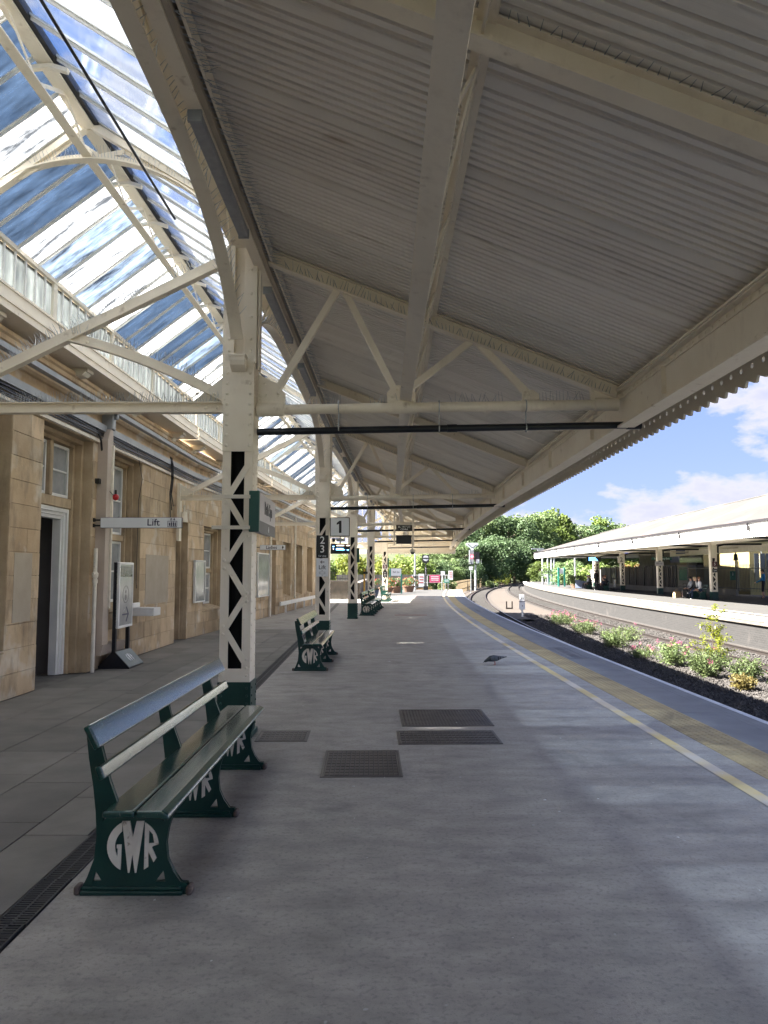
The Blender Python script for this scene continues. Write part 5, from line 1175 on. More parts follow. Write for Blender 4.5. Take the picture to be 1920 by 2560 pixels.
for x in (-.29, .27): b = MB(); b.box(x - .025, x + .025, -.025, .025, 2.38, 3.3); b.build('drop_post', 'cream', fr_)
b = MB(); b.box(-.24, .22, -.06, .06, 2.43, 2.69); b.build('screen', 'black_plastic', fr_)
b = MB(); b.box(-.24, .24, -.04, .04, 2.81, 2.99); b.build('number_board', 'sign_black', fr_)
for s_, z in (('BL 1917 (1)', 2.935), ('CD/RA', 2.86)): inst('lettering', text_mesh(s_, .075, 'letter_white'), fr_, Matrix.Translation((0, -.045, z)) @ FRONT)
cc = thing('dome_camera', 'white dome camera hanging below the last tie rod', 'camera', (1.30, 33.6, 0)); b = MB(); b.tube((0, 0, 2.55), (0, 0, 3.2), .03, 8); b.tube((0, 0, 2.5), (0, 0, 2.62), .13, 12); b.build('housing', 'cream_clean', cc); b = MB(); b.sphere((0, 0, 2.5), .1, .1, .11); b.build('dome', 'black_plastic', cc, smooth=True)

# poster stand by the wall
ps = thing('poster_stand', 'free standing poster stand on a wedge base with GWR letters', 'poster stand', (-4.49, 12.42, 0))
b = MB(); b.sweep([((0, y, 0), Vector((1, 0, 0)), Vector((0, 0, 1))) for y in (0, .72)], [(-.27, 0), (.27, 0), (.27, .02), (.03, .27), (-.03, .27), (-.27, .02)]); b.build('wedge_base', 'black_plastic', ps)
a_ = math.atan2(.25, .24); Ms = Matrix.Translation((.153, .36, .149)) @ Matrix.Rotation(pi / 2 - 0, 4, 'Z') @ Matrix.Rotation(a_, 4, 'X')
b = MB(); b.box(-.36, .36, -.17, .17, 0, .004); b.build('base_panel', 'stand_grey', ps, Ms)
for pts_, k_ in ((Gp, 0), (Wp, 1), (Rp, 2)):
    inst('letter', curve_mesh('letter', [scale(pts_, .085, (-.035, 0, .035)[k_])], .003, 'letter_white'), ps, Ms @ Matrix.Translation((0, 0, .008)))
for y in (.03, .67): b = MB(); b.box(-.03, .03, y - .03, y + .03, .24, 1.76); b.build('post', 'black_plastic', ps)
b = MB(); b.box(-.02, .04, 0, .04, .66, 1.76); b.box(-.02, .04, .66, .70, .66, 1.76); b.box(-.02, .04, .04, .66, 1.72, 1.76); b.box(-.02, .04, .04, .66, .66, .70); b.build('poster_frame', 'white_paint', ps, Matrix.Translation((.03, 0, 0)), bevel=.008)
b = MB(); b.box(-.01, .03, .04, .66, .70, 1.72); b.build('poster_sheet', 'poster_grey', ps, Matrix.Translation((.03, 0, 0)))
b = MB(); b.box(.031, .034, .06, .64, 1.52, 1.70); b.build('poster_header', 'poster_dark', ps, Matrix.Translation((.03, 0, 0)))
pm_ = [[(.6, 0), (0, 0)]]
inst('print', curve_mesh('print', [arc(0, 0, .15, 0, 350, 20), arc(0, 0, .135, 0, 350, 20), arc(0, .045, .03, 0, 340, 10), arc(0, -.05, .05, 0, 340, 10)], .002, 'sign_grey'), ps, Matrix.Translation((.062, .35, 1.22)) @ RIGHTF())
inst('print', curve_mesh('print', [[(-.16, .012), (.10, .012), (.02, .12), (.05, .13), (.16, 0), (.05, -.13), (.02, -.12), (.10, -.012), (-.16, -.012)]], .002, 'navy'), ps, Matrix.Translation((.062, .36, .88)) @ RIGHTF())
# faint stencilled box on the coping
for y in (14.4, 30.5):
    m_ = thing('platform_stencil', 'faint worn stencilled warning box on the platform edge' + (' nearer the flowers' if y < 20 else ' toward the far end'), 'marking', (edgeX(y) - .47, y, .005), pi / 2 - .02)
    inst('outline', curve_mesh('outline', box_outline(.5, 0, 2.0, .36, .025), .001, 'faint_paint'), m_); inst('lettering', text_mesh('MIND THE GAP', .24, 'faint_paint', .001), m_, Matrix.Translation((.5, 0, 0)))
for (x0, x1, y0, y1) in ((.4, 1.6, 27.6, 27.95), (.9, 2.2, 49.5, 50.2)):
    b = MB(); b.box(x0, x1, y0, y1, .0012, .003); o = b.build('red_floor_mark', 'red_paint'); tag(o, 'worn red floor marking on the asphalt ' + ('beyond the last column' if y0 > 40 else 'level with the hanging screen'), 'marking')

# ------------------------------------------------------------------ vegetation
def leaves(n, pos_fn, size, rr, aspect=1.6, up=.35):
    m_ = MB()
    for i in range(n):
        c, nrm = pos_fn(rr); s = size * rr.uniform(.6, 1.35)
        d_ = Vector((rr.gauss(0, 1), rr.gauss(0, 1), rr.gauss(0, 1))); nn = (Vector(nrm) * .9 + d_ * .55 + Vector((0, 0, up))).normalized()
        a = nn.orthogonal().normalized(); a.rotate(Quaternion(nn, rr.random() * 6.28)); b = nn.cross(a); a *= s * aspect / 2; b *= s / 2; c = Vector(c); bend = nn * s * .18
        m_.add([c - a, c - b * .8 + bend, c + a, c + b * .8 + bend], [(0, 1, 2, 3)])
    return m_
def blob_fn(blobs, shell=.55):
    ws = [b[3] * b[4] * b[5] for b in blobs]; tot = sum(ws)
    def fn(rr):
        t = rr.random() * tot
        for b, w_ in zip(blobs, ws):
            t -= w_
            if t <= 0: break
        v = Vector((rr.gauss(0, 1), rr.gauss(0, 1), rr.gauss(0, 1))).normalized(); r = shell + (1 - shell) * rr.random() ** .6
        if rr.random() < .12: r *= 1.12
        return (b[0] + v.x * b[3] * r, b[1] + v.y * b[4] * r, b[2] + v.z * b[5] * r), v
    return fn
def crown_blobs(rr, kind):
    bl = []
    if kind == 'tall':
        for i in range(22): z = .30 + .66 * i / 22; r = .19 * (1.05 - abs(z - .5) * 1.5) + .03; a = rr.random() * 6.28; q = rr.uniform(.2, .8) * r; bl.append((q * cos(a), q * sin(a), z, r * .55, r * .55, r * .62))
    else:
        for i in range(30):
            a = rr.random() * 6.28; z = rr.uniform(.34, .90); lim = .36 * sqrt(max(.06, 1 - ((z - .58) / .42) ** 2)); q = lim * sqrt(rr.random()); r = rr.uniform(.07, .135); bl.append((q * cos(a), q * sin(a), z, r * 1.2, r * 1.2, r))
        for i in range(7): a = i * .9 + rr.random(); bl.append((.22 * cos(a), .22 * sin(a), rr.uniform(.16, .34), .10, .10, .09))
    return bl
def tree_meshes(seed, kind, n, size):
    rr = random.Random(seed); bl = crown_blobs(rr, kind)
    cm = leaves(n, blob_fn(bl, .72), size, rr, 1.4)
    tm_ = MB(); tm_.path([(0, 0, -.05), (.004, 0, .15), (-.008, .005, .35), (.005, -.004, .6), (0, 0, .82)], [.028, .022, .017, .011, .004], 8)
    for b in bl[::4]: tm_.tube((0, 0, max(.12, b[2] - .2)), (b[0], b[1], b[2]), .008, 5, .002)
    return cm, tm_
LEAFK = ['leaf_dark', 'leaf_mid', 'leaf_light']
TM = {}
for kd, seeds in (('broad', (1, 2, 3)), ('tall', (4, 5))):
    for sd in seeds:
        cm, tm_ = tree_meshes(sd, kd, 5200, .030)
        for lk in LEAFK: TM[(kd, sd, lk)] = (cm.mesh('crown', lk), None)
        tmsh = tm_.mesh('trunk', 'bark')
        for lk in LEAFK: TM[(kd, sd, lk)] = (TM[(kd, sd, lk)][0], tmsh)
def px(u, v, Y):                                   # direction of a picture point; Y is the distance chosen for the thing
    a, b = (u - 960) / 1850, (1280 - v) / 1850; yy = cos(PITCH) - b * sin(PITCH); return a / yy * Y, 1.6 + (sin(PITCH) + b * cos(PITCH)) / yy * Y
rt = random.Random(11)
TL = {('broad', 'leaf_dark'): 'dark green broad tree in the wood on the railway hillside', ('broad', 'leaf_mid'): 'mid green broad tree in the wood on the railway hillside', ('broad', 'leaf_light'): 'pale green broad tree in the wood on the railway hillside',
      ('tall', 'leaf_dark'): 'dark narrow tree rising from the hillside wood', ('tall', 'leaf_mid'): 'mid green narrow tree rising from the hillside wood', ('tall', 'leaf_light'): 'bright green narrow tree rising from the hillside wood'}
def tree(u, vt, Y, kind, lk, wide=1.0, sink=0):
    X, Zt = px(u, vt, Y); z0 = hill_h(X, Y) - sink; h = Zt - z0
    t = thing('tree', TL[(kind, lk)], 'tree', (X, Y, z0), rt.random() * 6.28, 'trees of the hillside wood'); w_ = h * wide
    t.scale = (w_, w_, h)
    sd = rt.choice((1, 2, 3) if kind == 'broad' else (4, 5)); c, tr = TM[(kind, sd, lk)]
    inst('crown', c, t); inst('trunk', tr, t)
# skyline row, left to right
for (u, vt, Y, kd, lk, w_) in [(1075, 1340, 190, 'broad', 'leaf_mid', 1.1), (1110, 1330, 180, 'broad', 'leaf_dark', 1.1), (1150, 1312, 175, 'broad', 'leaf_dark', 1.2), (1190, 1296, 190, 'broad', 'leaf_mid', 1.1), (1235, 1290, 200, 'broad', 'leaf_dark', 1.1), (1270, 1280, 195, 'broad', 'leaf_dark', 1.1), (1305, 1277, 215, 'broad', 'leaf_mid', 1.2), (1335, 1283, 210, 'broad', 'leaf_mid', 1.0),
        (1380, 1268, 225, 'tall', 'leaf_light', 1.25), (1395, 1278, 222, 'tall', 'leaf_light', 1.25), (1420, 1300, 235, 'broad', 'leaf_mid', 1.2), (1450, 1302, 245, 'broad', 'leaf_dark', 1.1), (1490, 1286, 250, 'tall', 'leaf_light', 1.2), (1512, 1292, 255, 'tall', 'leaf_mid', 1.3), (1550, 1310, 260, 'broad', 'leaf_mid', 1.2), (1600, 1320, 265, 'broad', 'leaf_dark', 1.2), (1650, 1330, 270, 'broad', 'leaf_mid', 1.2)]:
    tree(u, vt, Y, kd, lk, w_)
for (u, vt, Y, lk, w_) in [(1095, 1375, 128, 'leaf_mid', 1.2), (1130, 1365, 132, 'leaf_mid', 1.2), (1160, 1355, 138, 'leaf_dark', 1.2), (1195, 1350, 142, 'leaf_dark', 1.3), (1225, 1345, 150, 'leaf_dark', 1.3), (1255, 1340, 165, 'leaf_dark', 1.3), (1285, 1340, 175, 'leaf_dark', 1.3), (1320, 1345, 190, 'leaf_mid', 1.3), (1350, 1352, 200, 'leaf_dark', 1.3), (1390, 1350, 210, 'leaf_mid', 1.3), (1430, 1352, 215, 'leaf_mid', 1.3), (1470, 1355, 220, 'leaf_dark', 1.3),
        (1060, 1395, 105, 'leaf_mid', 1.3), (1090, 1398, 106, 'leaf_dark', 1.3), (1120, 1392, 112, 'leaf_mid', 1.3), (1150, 1395, 116, 'leaf_dark', 1.3), (1178, 1398, 122, 'leaf_dark', 1.3), (1210, 1392, 140, 'leaf_dark', 1.4), (1240, 1395, 160, 'leaf_dark', 1.4), (1275, 1398, 180, 'leaf_dark', 1.4), (1320, 1400, 190, 'leaf_mid', 1.4), (1350, 1402, 160, 'leaf_light', 1.4), (1385, 1405, 150, 'leaf_mid', 1.4), (1425, 1402, 150, 'leaf_mid', 1.4)]:
    tree(u, vt, Y, 'broad', lk, w_)
for (u, vt, Y) in [(1255, 1425, 190), (1300, 1420, 205)]: tree(u, vt, Y, 'broad', 'leaf_light', 1.6)
# bushes
def bush(label, u, vt, Y, lk, wide, n=1500, size=.10, z0=0., grp=None, X=None):
    x, Zt = px(u, vt, Y); x = X if X is not None else x; h = Zt - z0; rr = random.Random(int(u * 7 + Y)); bl = []
    for i in range(12): a = rr.random() * 6.28; q = wide * .5 * sqrt(rr.random()); r = rr.uniform(.16, .3) * min(wide, h); bl.append((q * cos(a), q * sin(a), rr.uniform(.2, .75) * h, r, r, r * 1.05))
    t = thing('bush', label, 'bush', (x, Y, z0), 0, grp); leaves(n, blob_fn(bl, .5), size, rr).build('foliage', lk, t)
    s_ = MB()
    for b in bl[:6]: s_.tube((0, 0, 0), b[:3], .03, 5, .008)
    s_.build('stems', 'bark', t)
gb = 'overgrown bank behind the end of the platform'
for i, (u, lk) in enumerate([(790, 'leaf_light'), (830, 'leaf_light'), (862, 'leaf_hedge'), (890, 'leaf_light'), (915, 'leaf_hedge'), (945, 'leaf_hedge'), (975, 'leaf_hedge'), (1003, 'leaf_light'), (1035, 'leaf_light')]):
    bush({'leaf_light': 'fresh green bush on the overgrown bank behind the platform end', 'leaf_hedge': 'yellow green bush on the overgrown bank behind the platform end'}[lk], u, 1372 + (i * 37 % 14), 78 + (i * 5 % 9), lk, 4.2, 2600, .22, -1.0, gb)
for (u, vt, Y, lb, lk, w_) in [(1000, 1415, 84, 'brownish seedy bush behind the closed gate', 'leaf_rust', 2.2), (1255, 1427, 155, 'bright yellow green bush by the bend of the track', 'leaf_hedge', 4.6), (1318, 1434, 218, 'rounded yellow green bush farther along the bend', 'leaf_hedge', 5), (1222, 1449, 125, 'low dark bush beside the wooden fence', 'leaf_shrub', 2.6), (1120, 1440, 72, 'low bush in front of the wooden fence', 'leaf_shrub', 1.6), (1050, 1445, 76, 'low tangled bush behind the pink notice', 'leaf_rust', 2.4)]:
    bush(lb, u, vt, Y, lk, w_, 1600, .13, -1.1)
# flowering plants between the tracks
def valerian(label, x, y, w_, h, n, pink, grp='pink flowering plants between the tracks', lk='leaf_shrub'):
    rr = random.Random(int(x * 91 + y * 37)); t = thing('valerian_plant', label, 'plant', (x, y, -1.05), 0, grp)
    st = MB(); tips = []
    for i in range(int(26 * w_)):
        a = rr.random() * 6.28; q = w_ * .5 * sqrt(rr.random()); hh = h * rr.uniform(.6, 1.05) * (1 - .3 * q / (w_ * .5)); tip = Vector((q * cos(a) * 1.1, q * sin(a) * 1.1, hh)); st.tube((q * .35 * cos(a), q * .35 * sin(a), 0), tip, .006, 4, .003); tips.append(tip)
    st.build('stems', 'bark', t)
    def fn(r_):
        tp = r_.choice(tips); f = r_.uniform(.22, .97); p_ = Vector((tp.x * (.35 + .65 * f), tp.y * (.35 + .65 * f), tp.z * f)); d_ = Vector((r_.gauss(0, .055), r_.gauss(0, .055), r_.gauss(0, .05))); return p_ + d_, d_
    leaves(n, fn, .042, rr, 2.0).build('foliage', lk, t)
    if pink:
        tp = [p_ for p_ in tips if rr.random() < pink]
        if tp:
            def ff(r_): q = r_.choice(tp); d_ = Vector((r_.gauss(0, .035), r_.gauss(0, .035), r_.gauss(0.02, .03))); return q + d_, d_
            leaves(26 * len(tp), ff, .022, rr, 1.2).build('flowers', 'petal', t)
for a in [('bushy green plant with pink flower heads next to the lime sapling', 8.15, 21.2, 1.15, .85, 2300, .42), ('full green plant at the foot of the lime sapling', 8.2, 18.9, 1.15, .85, 2500, .05), ('full green plant with bare stems next to the golden tuft', 8.85, 18.3, .8, .72, 1300, .0),
          ('loose yellow green plant between two pink flowering ones', 8.2, 26.4, 1.35, .8, 2000, .04), ('wide pink flowering plant behind the loose yellow green one', 8.6, 31.8, 1.3, .75, 1800, .6), ('wide pink flowering plant next to the white marker post', 8.9, 37.5, 1.5, .75, 1800, .65),
          ('pink flowering plant at the edge of the gravel past the golden tuft', 8.5, 15.8, .8, .8, 1400, .55), ('sparse seed heads near the far rails', 9.5, 28.5, .9, .75, 500, .1), ('sprawling pink flowers beside the ballast edge', 7.9, 22.9, .7, .5, 600, .6)]: valerian(*a)
valerian('small golden tuft on the pale gravel', 8.05, 16.9, .55, .36, 1500, 0, None, 'leaf_gold')
sp_ = thing('sapling', 'lime yellow sapling with feathery leaves among the flowering plants', 'sapling', (8.75, 19.9, -1.05)); rr = random.Random(77); st = MB(); br = []
st.path([(0, 0, 0), (.02, .02, .6), (-.01, 0, 1.1), (.03, .02, 1.62)], [.018, .014, .009, .003], 6)
for i in range(30):
    z = .3 + 1.3 * rr.random(); a = rr.random() * 6.28; ln = (.5 if z < 1.0 else .3) * rr.uniform(.35, 1.25); p0 = Vector((.01, .01, z)); p1 = p0 + Vector((ln * cos(a), ln * sin(a), rr.uniform(-.08, .28))); st.tube(p0, p1, .005, 4, .002); br.append((p0, p1))
st.build('stem', 'bark', sp_)
def fn(r_): p0, p1 = r_.choice(br); f = r_.uniform(.25, 1.02); return p0.lerp(p1, f) + Vector((r_.gauss(0, .038), r_.gauss(0, .038), r_.gauss(-.02, .045))), (0, 0, 1)
leaves(2000, fn, .040, rr, 1.9).build('foliage', 'leaf_lime', sp_)

# ------------------------------------------------------------------ lineside and platform-end things
def post(name, label, cat, x, y, z0, z1, r, m_='galv', grp=None):
    t = thing(name, label, cat, (x, y, z0), 0, grp); b = MB(); b.tube((0, 0, 0), (0, 0, z1 - z0), r, 10, r * .8); b.build('post', m_, t, smooth=True); return t
# planters
for (x, y, lb, pk) in ((.15, 52.5, 'round planter of leafy flowers next to the far column', 'petal_red'), (.9, 56.8, 'round planter overflowing with pink flowers behind the green board', 'petal'), (1.95, 59.5, 'round planter with one tall red flower near the lamp post', 'petal_red')):
    t = thing('flower_planter', lb, 'planter', (x, y, 0), 0, 'planters at the platform end'); b = MB(); b.loft([[(r * cos(a * pi / 8), r * sin(a * pi / 8), z) for a in range(16)] for r, z in ((.34, 0), (.5, .4), (.56, .46), (.56, .5), (.5, .5))]); b.build('tub', 'terracotta', t)
    rr = random.Random(int(y * 10)); bl = [(rr.gauss(0, .3), rr.gauss(0, .3), rr.uniform(.55, 1.05), .25, .25, .25) for i in range(10)]; leaves(900, blob_fn(bl, .4), .08, rr).build('foliage', 'leaf_shrub', t); leaves(120, blob_fn(bl, .9), .06, rr).build('flowers', pk, t)
# green name board
gbn = thing('name_board', 'white station name board on two green posts at the platform end', 'sign', (.88, 55.2, 0), .05)
for x in (-.42, .42): b = MB(); b.box(x - .05, x + .05, -.05, .05, 0, 1.86 if x < 0 else 1.45); b.build('post', 'sign_teal', gbn)
b = MB(); b.box(-.36, .40, -.03, .03, 1.32, 1.86); b.build('board', 'sign_white', gbn); inst('lettering', text_mesh('Bath Spa', .19, 'sign_grey', xs=.75), gbn, Matrix.Translation((.02, -.034, 1.6)) @ FRONT)
# yellow barrier frame
yb = thing('barrier_frame', 'yellow post frame with white pole standing behind the benches', 'barrier', (-.85, 37.2, 0), -.2)
for x in (-.14, .16): b = MB(); b.box(x - .035, x + .035, -.035, .035, 0, 1.75); b.build('post', 'yellow_plant', yb)
b = MB(); b.box(-.17, .19, -.05, .05, 1.5, 1.62); b.build('clamp', 'black_paint', yb); b = MB(); b.tube((.02, .05, 1.1), (.02, .05, 2.75), .05, 10); b.build('white_pole', 'white_paint', yb)
# end gate with notices
gt = thing('end_gate', 'galvanised tubular gate closing off the platform end', 'gate', (2.55, 66.8, 0), -.04)
for x in (.0, 1.35, 2.65, 2.95, 3.2): b = MB(); b.tube((x, 0, 0), (x, 0, 1.35), .035, 8); b.build('gate_post', 'galv', gt)
for x0, x1 in ((.0, 1.3), (1.38, 2.62), (2.65, 3.2)):
    for z in (.65, 1.32): b = MB(); b.tube((x0, 0, z), (x1, 0, z), .025, 8); b.build('gate_rail', 'galv', gt)
def notice(label, x, y, z, w_, h_, c1, c2):
    t = thing('notice', label, 'notice', (x, y, z)); b = MB(); b.box(-w_ / 2, w_ / 2, -.012, .012, -h_ / 2, h_ / 2); b.build('panel', c1, t)
    for i in range(3): b = MB(); b.box(-w_ * .36, w_ * .36, -.016, -.013, h_ * (.22 - .22 * i), h_ * (.30 - .22 * i)); b.build('print_line', c2, t)
notice('white warning notice with red lower band on the gate', 3.35, 66.6, .86, .5, 1.15, 'sign_white', 'red'); notice('pink notice on the middle panel of the gate', 4.55, 66.6, 1.0, .95, .68, 'pink', 'sign_white'); notice('small teal notice beside the gate', 5.62, 66.6, .80, .5, .36, 'sign_teal', 'sign_white'); notice('tilted white notice with red foot past the gate', 6.15, 68.5, 1.3, .4, .85, 'sign_white', 'red')
lp = post('lamp_post', 'tall pale lamp post standing at the platform end by the gate', 'lamp post', 2.72, 65.2, 0, 5.2, .09, 'galv'); b = MB(); b.tube((0, 0, 5.2), (.7, 0, 5.4), .04, 8); b.box(.5, 1.1, -.1, .1, 5.36, 5.46); b.build('lamp_head', 'galv', lp); b = MB(); b.tube((0, 0, 1.05), (0, 0, 1.25), .1, 10); b.build('band', 'black_paint', lp)
sg = post('banner_signal', 'black banner repeater signal with round white face on a black post', 'signal', 3.72, 66.2, 0, 2.5, .05, 'black_paint')
b = MB(); b.sweep([((0, y, 0), Vector((1, 0, 0)), Vector((0, 0, 1))) for y in (-.08, .08)], [(-.31, 2.55), (-.15, 2.38), (.15, 2.38), (.31, 2.55), (.31, 3.12), (-.31, 3.12)]); b.build('signal_head', 'black_paint', sg)
b = MB(); b.tube((0, -.085, 2.82), (0, -.09, 2.82), .25, 20); b.build('signal_face', 'sign_white', sg); b = MB(); b.box(-.25, .25, -.098, -.092, 2.76, 2.88); b.build('banner_arm', 'black_paint', sg)
b = MB(); b.box(-.13, .13, -.07, -.05, 1.25, 2.0); b.build('number_plate', 'sign_black', sg)
for i, s_ in enumerate('BL12'): inst('lettering', text_mesh(s_, .2, 'letter_white'), sg, Matrix.Translation((0, -.074, 1.9 - .17 * i)) @ FRONT)
b = MB(); b.box(-.2, .2, -.15, .15, 0, .35); b.build('base', 'black_paint', sg)
# colour light signal with route indicator
S2 = (12.95, 108.)
cs_ = post('colour_light_signal', 'colour light signal showing red under a white route indicator plate', 'signal', S2[0] + .35, S2[1], -1.1, 1.9, .12, 'galv'); cs_.scale = (1.42, 1.42, 1.24)
b = MB(); b.box(-.65, .55, -.2, .2, 3.05, 3.12); b.build('platform_step', 'black_paint', cs_)
b = MB(); b.box(-.62, -.18, -.15, .15, 3.35, 4.75); b.box(-.55, -.25, -.14, .14, 3.12, 3.4); b.build('signal_head', 'grey_metal', cs_); b = MB(); b.tube((-.36, -.16, 3.98), (-.36, -.24, 3.98), .13, 14); b.build('red_lamp', 'lamp_red', cs_)
b = MB(); b.box(-.08, .42, -.15, .15, 3.35, 4.55); b.build('side_head', 'black_paint', cs_); b = MB(); b.box(.05, .38, -.2, -.16, 3.2, 3.65); b.build('junction_box', 'sign_white', cs_)
b = MB(); b.sweep([((0, y, 0), Vector((1, 0, 0)), Vector((0, 0, 1))) for y in (-.05, .05)], [(-.42, 4.75), (-.2, 4.75), (-.15, 4.95), (.32, 5.35), (.32, 5.52), (.22, 5.6), (-.85, 5.6), (-.95, 5.5), (-.92, 5.32), (-.5, 4.95)]); b.build('route_plate', 'sign_white', cs_)
b = MB(); b.bar((-.28, -.06, 5.0), (-.75, -.06, 5.45), .06, .02, (0, 1, 0)); b.bar((-.28, -.06, 5.0), (.12, -.06, 5.38), .06, .02, (0, 1, 0)); b.build('route_lights', 'black_paint', cs_)
for i in range(4): b = MB(); x = -.68 + i * .42; b.tube((x, -.2, 3.12), (x, -.2, 3.6), .015, 6); b.build('rail_post', 'galv', cs_)
for (u, vt, Y, lb) in [(1218, 1405, 140, 'slim grey lamp post beyond the signal, straight head'), (1233, 1408, 150, 'grey lamp post with flat arm beyond the signal'), (1286, 1402, 185, 'grey lamp post against the dark trees by the bend')]:
    x, zt = px(u, vt, Y); t = post('lamp_post', lb, 'lamp post', x, Y, -1.2, zt, .07, 'galv'); b = MB(); b.box(-.9, .15, -.12, .12, zt + 1.2 - .06, zt + 1.2 + .06); b.build('lamp_head', 'galv', t)
for (u, vt, Y, w_, lb) in [(1177, 1416, 95, .46, 'small square sign on a post beside the wooden fence'), (1107, 1428, 72, .40, 'small square sign on a post behind the gate'), (1291, 1433, 190, .9, 'small yellow warning sign by the far bend')]:
    x, zt = px(u, vt, Y); t = post('sign_post', lb, 'sign', x, Y, -1.1, zt, .05, 'galv'); b = MB(); b.box(-w_ / 2, w_ / 2, -.06, -.04, zt + 1.1 - w_, zt + 1.1); b.build('panel', 'line_yellow' if 'yellow' in lb else 'sign_white', t)
# wooden paling fence
wf = thing('paling_fence', 'pale wooden paling fence curving beside the track past the platform end', 'fence', (0, 0, 0))
def fx(y): return t1X(y) - 2.6 - (.6 if y < 72 else 0)
for i, y in enumerate(frange(69, 132, .75)):
    b = MB(); b.box(-.05, .05, -.02, .02, -1.0, .55); b.build('paling', 'wood_post', wf, XF(fx(y), y, 0, -.2))
for z in (-.55, .3):
    b = MB(); b.sweep(follow(fx, 0, z, 69, 132, 2), [(-.02, -.04), (.02, -.04), (.02, .04), (-.02, .04)]); b.build('fence_rail', 'wood_post', wf)
bf = thing('boundary_fence', 'long dark grey boundary fence on the bank behind the planters', 'fence', (-4.5, 70.5, 0), 0)
for i in range(14): b = MB(); b.box(i * .62, i * .62 + .6, 0, .05, .05, 1.35); b.build('fence_panel', 'fence_grey', bf)
# white marker post between tracks
x_, z_ = px(1299, 1478, 43.0)
mk = thing('marker_post', 'white track marker post with black band between the tracks', 'marker', (8.25, 44.5, -1.05), 0)
b = MB(); b.tube((0, 0, 0), (0, 0, .5), .06, 8); b.build('post', 'white_paint', mk); b = MB(); b.box(-.16, .16, -.08, .08, .42, .88); b.box(-.13, .13, -.07, .07, .90, 1.30); b.build('plate', 'white_paint', mk); b = MB(); b.box(-.165, .165, -.085, .085, .86, .91); b.build('band', 'navy', mk)
b = MB()
for x in (-.05, .05): b.box(x - .02, x + .02, -.084, -.081, 1.02, 1.12)
b.box(-.02, .02, -.084, -.081, .6, .68); b.build('marks', 'sign_black', mk)
fk = thing('trackside_stub', 'small rusty two pronged stub in the tan ballast', 'stub', (9.0, 53.5, -1.05)); b = MB(); b.box(-.25, .25, -.05, .05, 0, .1); b.build('base', 'rail', fk)
for x in (-.2, .2): b = MB(); b.box(x - .04, x + .04, -.04, .04, .1, .55); b.build('prong', 'rail', fk)

# ------------------------------------------------------------------ far platform: canopy, columns, fences, buildings
def cX(y): return 19.2 + (y - 43.3) * .058 + max(0, y - 60) ** 2 / 900
def fX(y): return 15.0 + max(0, y - 47) ** 2 / 900
def rX(y): return cX(y) + .75
def bX(y): return rX(y) + 5.0
C2 = thing('far_canopy', 'long pale ridged canopy with white fascia over the far platform', 'canopy')
Y0, Y1 = 9., 80.
ysr = frange(Y0, Y1, 3.55)
for a, c in zip(ysr[:-1], ysr[1:]):
    e = MB(); hip = c > Y1 - .1; c_ = c - .004
    r0, r1 = rX(a), rX(c_)
    yr = c_ - (4.0 if hip else 0); ysub = frange(a, c_, 1.2)
    def slope(f0, f1, z0, z1):
        vs = []
        for y in ysub:
            for i, (f, z) in enumerate(((f0, z0), (f1, z1))): vs.append((f(y), (min(y, Y1 - 4.5) if i == 1 else y), z))
        e.add(vs, [(2 * i, 2 * i + 1, 2 * i + 3, 2 * i + 2) for i in range(len(ysub) - 1)]); e.add([(x, y, z - .05) for x, y, z in vs], [(2 * i, 2 * i + 2, 2 * i + 3, 2 * i + 1) for i in range(len(ysub) - 1)])
    slope(fX, lambda y: rX(min(y, Y1 - 4.5)), 3.66, 5.52); slope(bX, lambda y: rX(min(y, Y1 - 4.5)), 3.66, 5.52)
    e.build('roof_panel', 'p2_roof', C2)
h_ = MB(); h_.add([(fX(Y1), Y1, 3.66), (bX(Y1), Y1, 3.66), (rX(Y1 - 4.5), Y1 - 4.5, 5.52)], [(0, 1, 2)]); h_.build('hip_end', 'p2_roof', C2)
b = MB(); b.path([(rX(y), y, 5.53) for y in frange(Y0, Y1 - 4.5, 3)], .05, 6); b.build('ridge_cap', 'p2_roof', C2)
for i, (a, c) in enumerate(zip(ysr[:-1], ysr[1:])):
    b = MB(); c_ = c - .01; b.add([(fX(a), a, 3.10), (fX(c_), c_, 3.10), (fX(c_), c_, 3.6), (fX(a), a, 3.6), (fX(a) + .04, a, 3.10), (fX(c_) + .04, c_, 3.10), (fX(c_) + .04, c_, 3.6), (fX(a) + .04, a, 3.6)], [(0, 1, 2, 3), (4, 7, 6, 5), (0, 4, 5, 1), (3, 2, 6, 7), (0, 3, 7, 4), (1, 5, 6, 2)]); b.build('fascia_board', 'white_paint', C2)
    n_ = 21; p_ = 1 / n_; Lf = sqrt((fX(c) - fX(a)) ** 2 + (c - a) ** 2); pts = [(0, .12), (Lf, .12)]
    for k in range(n_ - 1, -1, -1): pts += [((k + 1) * Lf / n_, .03), ((k + .5) * Lf / n_, -.06)]
    pts += [(0, .03)]
    me = curve_mesh('valance', [pts], .02, 'white_paint'); me.transform(RIGHTF()); inst('valance_board', me, C2, XF(fX(a) + .055, a, 3.06, ang(fX(a), a, fX(c), c)))
    if i % 2 == 0: b = MB(); b.box(fX(a) - .12, fX(a) - .01, a - .04, a + .04, 3.28, 3.5); b.path([(fX(a) - .1, a, 3.62), (fX(a) - .08, a, 3.4), (fX(a) + .1, a, 3.1)], .04, 6); b.build('outlet', 'p2_gutter', C2)
